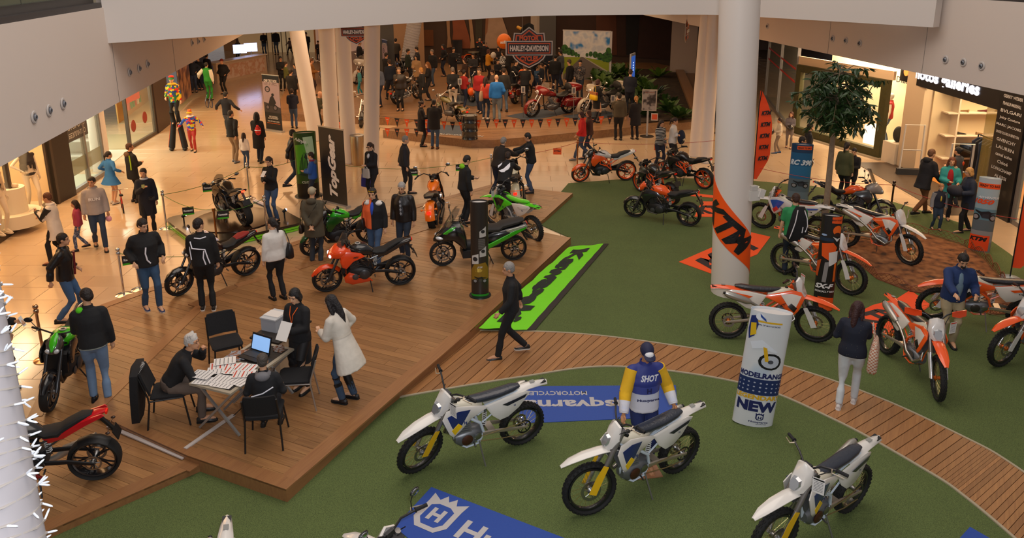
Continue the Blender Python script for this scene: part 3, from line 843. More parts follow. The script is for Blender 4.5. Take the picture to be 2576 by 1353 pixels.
def glasses(col='1a1a1a',z=.012,y=.088):
    def f(I):
        m=MB()
        for sx in(-1,1):m.ell(I['Hh'](sx*.032,y,z),(.026*I['s'],.006,.018*I['s']),10,6,I['Rh'])
        m.tube([I['Hh'](-.075,0,z),I['Hh'](-.06,y,z),I['Hh'](.06,y,z),I['Hh'](.075,0,z)],.003,5);ob('glasses',m,mat(col,.15),I['root'])
    return f
def scarf(col):
    def f(I):
        m=MB();m.tube([I['up'](.075*math.cos(t),-.012+.075*math.sin(t),1.475)for t in[2*PI*k/14 for k in range(15)]],.028*I['s'],8);ob('scarf',m,cloth(col),I['root'])
    return f
# held or carried things (top-level)
def held_bag(I,side,label,col,kind='bag',size=(.30,.10,.26),drop=.10,m2=None,z=0):
    p_=wpt(I,I['hands'][side]);r=I['root'].rotation_euler.z
    t=thing('handbag' if kind=='bag' else 'shopping_bag',label,'bag',(p_.x,p_.y,p_.z-drop-size[2]-.05),r)
    mm=m2 or(mat(col,.4)if kind=='bag' else mat(col,.45));m=MB();w_,d_,h_=size
    if kind=='bag':
        m.rings([[(x*w_/2*k,y*d_/2*j,z_*h_)for x,y in((-1,-.6),(-.8,-1),(.8,-1),(1,-.6),(1,.6),(.8,1),(-.8,1),(-1,.6))]for z_,k,j in((0,.8,.8),(.1,.96,1),(.6,1,.9),(.95,.86,.5),(1,.8,.3))])
    else:
        m.rings([[(x*w_/2*k,y*d_/2*j,z_*h_)for x,y in((-1,-1),(1,-1),(1,1),(-1,1))]for z_,k,j in((0,1,1),(.5,1.02,.8),(1,.95,.5))])
    ob('bag_body',m,mm,t,smooth=kind=='bag',ang=60)
    for y in(-1,1):
        m=MB();m.tube([(-w_*.28,y*d_*.2,h_*.97),(-w_*.2,y*.01,h_+drop*.8),(0,0,h_+drop+.04),(w_*.2,y*.01,h_+drop*.8),(w_*.28,y*d_*.2,h_*.97)],.007,5);ob('handle',m,mm,t)
    return t
def shoulder_bag(I,side,label,col,size=(.32,.12,.26),z=.95,m2=None,y=-.02,x=.27):
    s=I['s'];sx=-1 if side==0 else 1;p_=wpt(I,Vector((sx*x*s,y*s,(z-.13)*s)));r=I['root'].rotation_euler.z
    t=thing('handbag',label,'bag',p_,r+PI/2);w_,d_,h_=size;mm=m2 or mat(col,.4);m=MB()
    m.rings([[(a_*w_/2*k,b_*d_/2*j,z_*h_)for a_,b_ in((-1,-.6),(-.8,-1),(.8,-1),(1,-.6),(1,.6),(.8,1),(-.8,1),(-1,.6))]for z_,k,j in((0,.8,.8),(.1,.96,1),(.6,1,.9),(.95,.86,.5),(1,.8,.3))])
    ob('bag_body',m,mm,t,ang=60);m=MB();top=(1.46-z+.13)*s
    m.tube([(-w_*.35,0,h_*.96),(-.07,sx*.02,top*.75),(-.03,sx*.06,top),(.05,sx*.06,top),(.09,sx*.02,top*.75),(w_*.35,0,h_*.96)],.009,6);ob('shoulder_strap',m,mm,t)
    return t
def held_card(I,side,label,size=(.14,.21),col='e8e6e2',name='leaflet',cat='paper',pitch=.9,dz=.07,dy=.07,th=.002):
    h=I['hands'][side];p_=wpt(I,h+Vector((0,dy,dz)));r=I['root'].rotation_euler.z
    m=MB();R_=Matrix.Rotation(pitch,3,'X');m.box((0,0,0),(size[0],th,size[1]),R_)
    o=tag(ob(name,m,mat(col,.5),None,smooth=False,loc=p_,rot=(0,0,r)),label,cat)
    if name=='leaflet':
        for k in range(4):
            m=MB();m.box(R_@Vector((0,-th*.8,size[1]*(.32-k*.2))),(size[0]*.8,.0012,size[1]*(.05 if k else .09)),R_);ob('print',m,mat('c8402a' if k==0 else '5a5f66',.6),o,smooth=False)
    return o
K='17171a';NV='1b2233';JN='33475f';JL='5b7088';GH='8e8a86';BR='3a261a';BK='161314'
# ---- nearest figures
I=person((1286,898),0,1.74,262,'grey-haired man in a black sweater striding along the board walkway',K,K,'8f8a86',('fwd','bk'),.85,2,12,far=0,sole='cfcac2',bulk=1.04)
I=person((765,978),DZ,1.68,205,'woman in a black suit and skirt with an orange lanyard beside the table',K,K,BK,('front','front'),.1,2,22,sex='f',skirt=.42,style='bob',far=0,puff=True,shoes='121212',extras=[])
for k in(0,1):
    m=MB();m.tube([I['hip'][k],I['kn'][k]+Vector((0,0,.1)),I['kn'][k],I['ft'][k]+Vector((0,0,.02))],[.096,.072,.064,.045],12);ob('stocking',m,mat('1c1a1c',.6),I['root'])
m=MB();m.tube([I['up'](-.07,.06,1.46),I['up'](-.03,.142,1.36),I['up'](0,.152,1.20),I['up'](.03,.142,1.36),I['up'](.07,.06,1.46)],.006,5);tag(ob('lanyard',m,mat('ff6a1a',.5),I['root']),'orange lanyard')
held_card(I,0,'printed price sheet held by the woman in the black suit',(.20,.28),pitch=.6,dz=.06,dy=.10)
I=person((876,1008),DZ,1.71,290,'woman with long dark hair in a cream belted coat leaning forward by the table','d8d0c4',JN,'1b1517',('front','hip'),.15,16,20,sex='f',style='long',far=0,coat='d6cec2',hem=.56,flare=1.35,boots='141214',shoes='141214')
m=MB();rs=[]
for z_,k in((1.10,1),(1.14,1)):rs.append([I['up'](.172*math.cos(t),.143*math.sin(t),z_)for t in[2*PI*j/20 for j in range(20)]])
m.rings(rs,cap=False);ob('belt',m,cloth('cfc6b8'),I['root'])
tag(ob('camera_strap_pouch',MB().ell((0,0,0),(.05,.04,.05),10,6),mat('c9d02a',.5),None,loc=wpt(I,I['up'](.19,.05,1.08))),'small yellow and black pouch at the cream coat waist','pouch')
I=person((702,752),DZ,1.66,318,'woman in a white sweater and black trousers seen from behind','dcd8d2',K,'1d1615',('down','down'),.15,2,5,turn=-25,sex='f',style='pony',far=0,bulk=1.14,puff=False,shoes='191516')
shoulder_bag(I,1,'black leather shoulder bag of the woman in the white sweater','19181b',(.30,.13,.30),.98)
I=person((385,778),DZ,1.82,140,'man in a black padded jacket and blue jeans looking down to his left','1d1d1f','34506f','241c18',('pocket','pocket'),.35,3,20,turn=-25,far=0,bulk=1.12,puff=True,shoes='2a3a66',sole='c9bdb2',extras=[strip([(.03,.165,1.26),(.05,.175,1.15),(.03,.172,1.02),(-.02,.168,.95)],.010)])
I=person((524,778),DZ,1.80,340,'man in black with white reflective piping across his back, seen from behind','141416','131315','241a16',('front','down'),.12,3,8,turn=50,far=0,bulk=1.06,puff=True,sole='d8d2ca',
           extras=[strip([(-.10,-.105,1.42),(0,-.120,1.40),(.10,-.105,1.42)],.008),strip([(-.17,-.09,1.36),(-.15,-.135,1.24),(-.05,-.152,1.22),(.06,-.152,1.20),(.09,-.148,1.05),(.12,-.135,.93)],.009),strip([(.04,-.155,1.18),(.02,-.155,1.05),(.05,-.15,.92)],.009),strip([(-.18,-.02,1.38),(-.19,-.06,1.2),(-.18,-.08,1.02)],.008)])
I=person((183,812),0,1.78,75,'man in a black leather jacket over a dark red shirt walking to the right',K,'3f5f86','1f1815',('pocket','bk'),.6,4,6,far=0,puff=True,coatm=cloth(K,leather=True),topm=cloth(K,leather=True),extras=[strip([(.0,.168,1.40),(.0,.168,1.2),(0,.165,.96)],.014,'6d1420','shirt_edge')])
I=person((256,1008),DL,1.80,335,'man in a dark jacket with bright green hood lining and faded jeans','191a1d','6d87a6','241b18',('front','down'),.2,8,22,turn=-35,far=0,puff=True,shoes='17171b',extras=[panel('green_hood_lining','5bd11e',(-.10,-.04,1.45),(.055,.05,.05)),panel('grey_hem','6a706c',(0,0,.90),(.195,.16,.022))])
m=MB()
# ---- seated figures at the registration table
SEAT1=at(440,1052,DZ)
I=person(None,DZ,1.78,75,'white-haired man in a black sweater seated and leaning over the papers','17171a','5f5148','c9c4bf',((-.04,.22,.0),(.02,.36,-.24)),0,32,10,turn=20,far=0,pose='sit',style='wild',loc=(SEAT1.x,SEAT1.y,DZ),lat=(.02,.08),shoes='22201f',bulk=1.05)
SEAT2=at(676,1100,DZ)
I=person(None,DZ,1.60,352,'grey-hooded dark-jacketed person seated with their back to the camera','1b1c20','23252a','4a423c',('hold','hold'),0,6,12,far=0,pose='sit',loc=(SEAT2.x,SEAT2.y,DZ),extras=[hood('77767a',1.43),panel('hood_edge','6d6c70',(0,-.02,1.44),(.125,.10,.05)),strip([(-.17,-.13,1.14),(0,-.155,1.19),(.15,-.13,1.27)],.006)])
# ---- left side
I=person((12,985),0,1.80,88,'dark-sleeved person mostly hidden behind the bulb-wound column, arm stretched out','16161a','24262b',BK,('down',(.12,.50,-.10)),0,6,10,far=0,puff=True)
held_card(I,1,'small leaflet in the outstretched hand by the chrome post',(.08,.16),pitch=.4,dz=.0,dy=.10)
I=person((152,662),0,1.66,262,'woman in a long white fur vest with black sleeves looking at her phone','ded6cc','17161a','5a3118',('phone','cross'),.55,3,14,sex='f',far=1,coat='ddd5ca',hem=.62,shoes='4a1f1a',extras=[scarf('e6dfd8')],botm=None)
for k in(0,1):
    m=MB();m.tube([I['sh'][k],I['elb'][k],I['hands'][k]],[.082,.072,.058],10);ob('black_sleeve',m,mat('17171a',.5),I['root'])
held_card(I,0,'white phone held by the woman in the white fur vest',(.07,.14),'c9cdd8','phone','phone',1.0,.06,.08,.009)
I=person((207,628),0,1.22,240,'small girl in a magenta jacket and patterned leggings walking beside her father','a33a55','55607a','2a1b17',('down',(.24,.06,-.20)),.6,0,6,sex='f',style='long',far=1,puff=True,kid=True,botm=pattern('cells',['3d4a66','8a94a8','5b6580'],40),shoes='1c1a1c',extras=[panel('shirt_front','d8c07a',(0,.10,1.2),(.06,.06,.16))])
I=person((255,626),0,1.77,150,'man in a grey hooded sweatshirt with RUN across the chest, in jeans','a59e9c','2b3c55','17130f',('down','down'),.6,0,6,turn=25,far=0,puff=True,shoes='1e1a18',extras=[hood('8e8886',1.45)])
P_RUN=I
lettering('RUN',None,None,None,.075,mat('e2e0de',.6),I['root'],w=.24,bold=.03,fn=lambda u,v:I_run['up'](-u-.0,.168-abs(u)*.12,1.24+v))if False else None
m=MB()
me_fn=P_RUN['up']
lettering('RUN',None,None,None,.07,mat('e8e6e4',.6),P_RUN['root'],w=.23,bold=.03,fn=lambda u,v:me_fn(-u,.162-abs(u)*.10,1.25+v))
tag(ob('balloon',MB().ell((0,0,0),(.075,.04,.075),12,8),mat('e0a0b8',.4),None,loc=wpt(I,I['hands'][0]+Vector((0,.02,-.16)))),'small pink purse dangling from the hand of the man in grey','purse')
I=person((287,512),0,1.50,20,'girl with a braid in a bright blue skating dress standing over a small bicycle','2f6fb0','2f6fb0','1d1512',((.18,.12,-.32),(.18,.12,-.32)),.2,4,5,turn=30,sex='f',style='pony',far=1,skirt=.24,flare=1.8,kid=False,shoes='c9c0b8')
bk=thing('kids_bicycle','small red bicycle ridden by the girl in the blue dress','bicycle',at(300,532)+Vector((.05,.1,0)),math.radians(120))
for x in(-.28,.28):
    m=MB();m.tube([(x+.12*math.cos(t),0,.13+.12*math.sin(t))for t in[2*PI*k/16 for k in range(17)]],.018,6,ref=(0,1,0));ob('wheel',m,rubber(),bk)
m=MB();m.tube([(-.28,0,.13),(-.12,0,.36),(.16,0,.36),(.28,0,.13)],.016,6);m.tube([(-.12,0,.36),(-.02,0,.14),(.16,0,.36)],.014,6);m.tube([(-.12,0,.36),(-.14,0,.46)],.012,6);m.tube([(.16,0,.36),(.14,0,.55)],.012,6);ob('frame',m,gloss('b0201c'),bk)
m=MB();m.tube([(.12,-.2,.56),(.14,0,.55),(.12,.2,.56)],.013,6);ob('handlebar',m,chrome(),bk)
m=MB();m.sl([(-.24,.48,.05,.02),(-.12,.48,.05,.025),(-.05,.47,.02,.02)],8);ob('saddle',m,black(),bk)
I=person((343,508),0,1.70,35,'person in a black parka with a fur-trimmed hood and green straps, seen from behind','1a1a1b','1c1c20','4b2c1d',('front','front'),0,0,4,turn=25,far=1,coat='19191b',hem=.70,extras=[hood('6b5138',1.44),strip([(.13,-.10,1.42),(.15,-.10,1.2),(.14,-.1,1.0)],.014,'9bbf2a','green_strap')])
I=person((380,588),0,1.70,155,'woman in a long navy coat holding a camera and a phone','161a26','15151a','1d1614',('down','phone'),0,2,10,turn=20,sex='f',far=1,style='pony',coat='161a26',hem=.52,extras=[scarf('b7bfcc')])
cm=thing('camera','black camera hanging in front of the woman in the navy coat','camera',wpt(I,I['up'](-.12,.24,1.02)),I['root'].rotation_euler.z)
m=MB();m.box((0,0,0),(.13,.05,.09));ob('camera_body',m,black(),cm,smooth=False);m=MB();m.lathe([(.035,.02),(.038,.06),(.034,.12),(.02,.12)],(0,0,0),(0,1,0),14);ob('lens',m,black(),cm)
held_card(I,1,'small phone with a green case in the hand of the woman in navy',(.07,.13),'6a7a4a','phone','phone',1.2,.06,.06,.009)
I=person((690,556),.22,1.68,195,'young woman in a black sweater and jeans on the turntable looking at a leaflet','141416','3a5070','2a1a14',('phone','front'),.0,0,20,sex='f',far=0,style='pony')
held_card(I,0,'folded leaflet read by the young woman on the turntable',(.10,.18),pitch=.9)
I=person((742,472),0,1.78,68,'man in a black leather jacket and jeans striding past the green display',K,'26334a','1a1310',('fwd','bk'),.9,4,4,far=1,puff=True,topm=cloth(K,leather=True))
I=person((797,664),DL,1.76,2,'older man in an olive parka and beige cap, hands clasped behind his back','4d4638','2b3038','a69a80',('back','back'),.0,0,6,style='cap',far=0,coat='4e4737',hem=.66,flare=1.06,bulk=1.12,extras=[strapx('22201c',-1),hood('4a4334',1.46)])
shoulder_bag(I,0,'small brown bag at the hip of the man in the olive parka','2c2019',(.2,.09,.2),.86)
I=person((786,478),0,1.74,255,'balding man with glasses in a brown sweater and backpack beside the black banner','6d4022','28303c','4a3a30',('down','hold'),0,4,18,far=1,extras=[glasses()])
I=person((792,514),0,1.50,265,'boy in a blue jacket with a grey hood in front of the black banner','2452a0','202a3c','2b1a14',('front','front'),0,0,12,far=1,puff=True,extras=[hood('5b6068',1.42),scarf('8e1c20')])
I=person((948,668),DL,1.78,190,'young man in an orange and black jacket with white shoulders and a blue shirt','e8622a','3a5272','1c1512',('down','down'),.5,2,16,far=0,puff=True,topm=pattern('split',['15161a','ef6a34'],axis=0,thr=.02),extras=[panel('blue_shirt','2a50c0',(.0,.085,1.30),(.045,.075,.16)),panel('white_shoulder','d8d4d0',(-.12,-.01,1.415),(.10,.10,.055)),panel('white_shoulder','d8d4d0',(.12,-.01,1.415),(.10,.10,.055)),glasses('b08a20',.085,.06)])
shoulder_bag(I,1,'small black crossbody bag of the man in the orange and black jacket','17171a',(.2,.08,.24),.98,x=.22,y=.08)
I=person((1020,648),DL,1.78,192,'grey-haired man in a dark leather jacket over an argyle sweater','1c1a19','26303f','a09b98',('down','down'),.3,4,20,far=0,bulk=1.06,puff=True,topm=cloth('1f1a18',leather=True),extras=[panel('argyle_sweater','3b3d42',(0,.085,1.2),(.07,.085,.24)),panel('collar_fur','8a7860',(0,-.01,1.46),(.11,.09,.035))])
for z_ in(1.36,1.27,1.18,1.09):
    m=MB();c_=I['up'](0,.172,z_);m.add([c_+Vector((-.028,0,0)),c_+Vector((0,0,.042)),c_+Vector((.028,0,0)),c_+Vector((0,0,-.042)),c_+Vector((0,-.01,0))],[(0,1,4),(1,2,4),(2,3,4),(3,0,4),(3,2,1,0)]);ob('argyle_diamond',m,mat('9a9ca2',.8),I['root'],smooth=False)
I=person((940,505),0,1.70,215,'woman in a short black coat and glasses carrying a blue and a white paper bag','16171d','15151a','33201a',('front','down'),0,2,16,sex='f',far=1,style='pony',coat='16171d',hem=.80,extras=[panel('white_blouse','c8c8cc',(0,.085,1.36),(.045,.07,.08)),glasses()])
held_bag(I,1,'blue plastic shopping bag with white lettering carried by the woman in black','1f2c8a','shop',(.30,.12,.36),.05)
held_bag(I,0,'pale grey paper bag beside the blue one','b9b6b4','shop',(.22,.08,.26),.04)
I=person((1020,490),0,1.76,80,'grey-haired man in a dark jacket standing with his hands behind him on the tiles','23242a','1b1b20','8a8580',('back','down'),.5,4,10,far=1,puff=True,bulk=1.06)
I=person((1168,560),DL,1.76,62,'bearded man in a black jacket with a lime green hood by the orange cruiser','161719','15161a','1d1715',('front','down'),0,8,28,far=0,puff=True,extras=[panel('lime_hood','7ec41e',(-.02,-.09,1.46),(.10,.07,.07))])
I=person((1252,498),DL,1.76,40,'grey-haired man in a dark quilted jacket bending towards the cream cruiser','241c17','1c2436','85807c',('hold','out'),-.6,24,18,far=1,puff=True,bulk=1.08)
I=person((1268,540),DL,1.72,18,'crouching man in black with a large white reflective patch on his back','131417','16161a','2a1c17',('out','out'),0,34,20,far=1,puff=True,extras=[])
m=MB();q_=[(-.02,1.22),(.13,1.40),(.15,1.30),(.12,1.22),(.05,1.17),(.02,1.13),(-.06,1.12),(-.14,1.16)]
def back_plate(I,q_,y=-.158,nm='reflective_patch',col='f4f6ff'):
    m=MB();n=len(q_);A=[I['up'](x,y,z_)for x,z_ in q_];Bq=[I['up'](x,y+.03,z_)for x,z_ in q_]
    m.rings([Bq,A]);ob(nm,m,mat(col,.3,0,.4),I['root'],smooth=False)
back_plate(I,q_);back_plate(I,[(-.19,1.30),(-.09,1.40),(-.10,1.34),(-.18,1.24)],-.135)
I=person((1336,484),DL,1.76,272,'dark-haired man in a black shirt and blue jeans touching the cream cruiser tank','15181b','3d4c66','1b1614',('out','out'),0,8,20,far=1,bulk=1.12,shoes='17171a')
# ---- tiles between
I=person((592,408),0,1.78,15,'man in a dark jacket and beige trousers walking away','17181b','8a7358','2a211c',('front','bk'),.3,0,2,turn=30,far=1,puff=True,shoes='7a8089')
I=person((577,345),0,1.78,8,'man in a dark vest with grey straps behind the beige-trousered man','1c1e26','4a4c52','1b1716',('side','side'),.3,0,0,far=1)
I=person((620,422),0,1.17,5,'little girl with long hair in a white top and jeans','d8d4d2','31486a','2a1a14',('down','down'),.2,0,2,sex='f',style='long',far=1,kid=True)
I=person((655,408),0,1.72,8,'woman with long black hair in a long black coat, walking away','141317','1c2230','171213',('front','down'),.4,0,2,sex='f',style='long',far=1,coat='141317',hem=.50)
bp=thing('backpack','small red ladybird-spotted backpack of the woman in the long black coat','backpack',wpt(I,I['up'](.12,-.21,1.05)),I['root'].rotation_euler.z)
m=MB();m.ell((0,0,.1),(.11,.07,.16),12,9);ob('bag_body',m,pattern('dots',['141010','c8261c'],16),bp);m=MB();m.tube([(-.10,-.03,.12),(0,-.075,.12),(.10,-.03,.12)],.016,6);ob('reflective_strip',m,mat('f0f0ff',.3),bp)
m=MB();m.ell((0,-.02,.26),(.05,.04,.04),8,6);ob('pocket',m,mat('c8261c',.6),bp)
# stilt walkers and clowns
CL=pattern('cells',['d8b81c','c22a20','1f6a3a','24408a','d8b81c','1f7a3a'],14)
I=person((452,268),0,1.72,175,'stilt clown in a multicoloured patch shirt and green hat with very long black trousers','c8a020',K,'1f7a34',('down','pocket'),0,0,10,far=1,style='cap',topm=CL,loc=at(452,378)+Vector((0,0,.95)),hem=.80,extras=[panel('ruffle','c8a82a',(0,0,1.47),(.16,.14,.05)),panel('hat_crown','c83020',(0,.0,1.73),(.10,.10,.05)),panel('red_beard','d8a020',(0,.06,1.56),(.05,.03,.04))])
for k,dx in((0,-.14),(1,.2)):
    m=MB();f_=I['ft'][k];m.tube([I['kn'][k],f_,f_+Vector((dx*.8,0,-.92))],[.085,.09,.11],12);ob('stilt_trouser',m,mat('141417',.8),I['root']);m=MB();m.ell(f_+Vector((dx*.8,.03,-.97)),(.09,.13,.06),10,7);ob('stilt_foot',m,black(),I['root'])
    m=MB();m.tube([f_+Vector((.1,0,0)),f_+Vector((dx*.8+.115,0,-.9))],.012,5);ob('orange_side_stripe',m,mat('c85018',.6),I['root'])
I=person((488,380),0,1.52,170,'short clown in a red, yellow and blue patch shirt and shiny red trousers','c83030','a01c18','c86018',('side','side'),.5,2,8,far=1,topm=pattern('cells',['b02030','2440a0','d0c030','3060c0','c03040'],17),botm=mat('a8201a',.35,0,.2,.3,20),style='wild',extras=[panel('ruff','e0dcd8',(0,0,1.47),(.15,.14,.04)),panel('jester_collar','d8a81c',(0,.05,1.62),(.12,.10,.04))])
I=person((530,262),0,1.74,5,'man in a green waistcoat and white shirt on spring jumping stilts, seen from behind','2a8a2c','1f7a24','17110f',('side','down'),0,0,0,far=1,topm=cloth('2a8a2c'),loc=at(530,275)+Vector((0,0,.42)),sleeves=True)
for k in(0,1):
    m=MB();m.tube([I['sh'][k],I['elb'][k],I['hands'][k]],[.085,.09,.05],10);ob('white_sleeve',m,cloth('d6d0c4'),I['root'])
    f_=I['ft'][k];m=MB();m.tube([f_+Vector((0,-.05,.15)),f_+Vector((0,-.25,-.1)),f_+Vector((0,-.2,-.35)),f_+Vector((0,-.02,-.42))],.016,6);m.tube([f_+Vector((0,0,.3)),f_+Vector((0,.03,-.2)),f_+Vector((0,-.02,-.42))],.02,6);ob('jumping_stilt',m,mat('3a4a66',.3,.6),I['root'])
for args in[
    ((566,236),1.80,200,'large man in black tracksuit and dark red cap by the kiosk',K,K,'6d1a18',('pocket','pocket'),'cap',1.2),
    ((490,232),1.80,160,'man in a navy sweater and jeans at the left edge of the kiosk group','141a2a','26304a',BK,('hip','down'),'short',1.),
    ((507,226),1.78,200,'second dark-clothed man beside the one in the navy sweater','191c24','1c2230',BK,('hip','down'),'short',1.05),
    ((527,212),1.68,20,'dark-haired person in black behind the green waistcoat man','1b1520','1d1a22',BK,('down','down'),'bun',1.)]:
    px,h,f_,lb,t_,b_,hr,ar,sty,bk_=args
    person(px,0,h,f_,lb,t_,b_,hr,ar,0,0,5,far=2,style=sty,bulk=bk_,puff=True)
# ---- far left walkway
for px,h,f_,lb,t_,b_,hr,ar,kw in[
    ((602,158),1.60,300,'young woman in an olive parka and black leggings at the kiosk counter','3a3320','141416','5a3a1c',('front','front'),dict(sex='f',style='long',coat='3a3526',hem=.62)),
    ((614,130),1.7,0,'dark-coated person behind the olive parka woman','231c16','1c1816','3a2618',('down','down'),dict(coat='231c16',hem=.5)),
    ((632,129),1.68,0,'woman with a pink skirt and pale tights far along the walkway','a08068','c98a80','3a2618',('down','down'),dict(sex='f',skirt=.25)),
    ((645,126),1.7,10,'person in a cream top and black trousers at the far walkway','c8a070','17161a',BK,('down','down'),{}),
    ((667,140),1.76,180,'person in a black jacket with a beige bag and a small white paper bag','17181c','3a4a60',BK,('front','front'),dict(puff=True,shoes='c8c0b8')),
    ((697,137),1.82,180,'man in an open dark jacket and jeans at the far left','1b1d26','3f4c60',BK,('down','down'),dict(puff=True,shoes='4a2a1c')),
    ((731,139),1.25,300,'running child in black tights and a grey skirt behind the leaning column','6a5e5c','1b1618',BR,('side','side'),dict(stride=1.,kid=True)),
    ((774,147),1.82,180,'man in black holding a camera between the white columns','17171c','1a1c24',BK,('front','front'),dict(bulk=1.12,puff=True)),
    ((803,155),1.40,180,'child in a dark jacket holding something red between the columns','2a2024','1a1a22',BR,('front','front'),dict(kid=True)),
    ((712,228),1.80,150,'man with sunglasses in a black leather jacket behind the test ride banner',K,K,'1c1716',('down','front'),dict(puff=True,extras=[glasses()])),
    ((724,238),1.68,60,'person in an olive green jacket behind the test ride banner','5f6434','2a2c30','3a2b20',('front','front'),dict()),
    ((738,276),1.86,20,'tall man in a black jacket and black trousers right of the test ride banner','16161a','151518','2a211d',('front','down'),dict(bulk=1.1,puff=True)),
    ((748,240),1.62,230,'dark-haired woman in a grey coat next to the tall man in black','3f4250','23242a',BK,('front','front'),dict(sex='f',style='long')),
    ]:
    person(px,0,h,f_,lb,t_,b_,hr,ar,kw.pop('stride',0),0,6,far=2,**kw)
I=person((741,322),0,1.62,350,'youth in a navy hooded jacket and jeans with crossed legs facing the stage','161c30','3a4f6e','2a1a16',('front','front'),.25,0,0,far=1,puff=True,extras=[hood('161c30',1.45)])
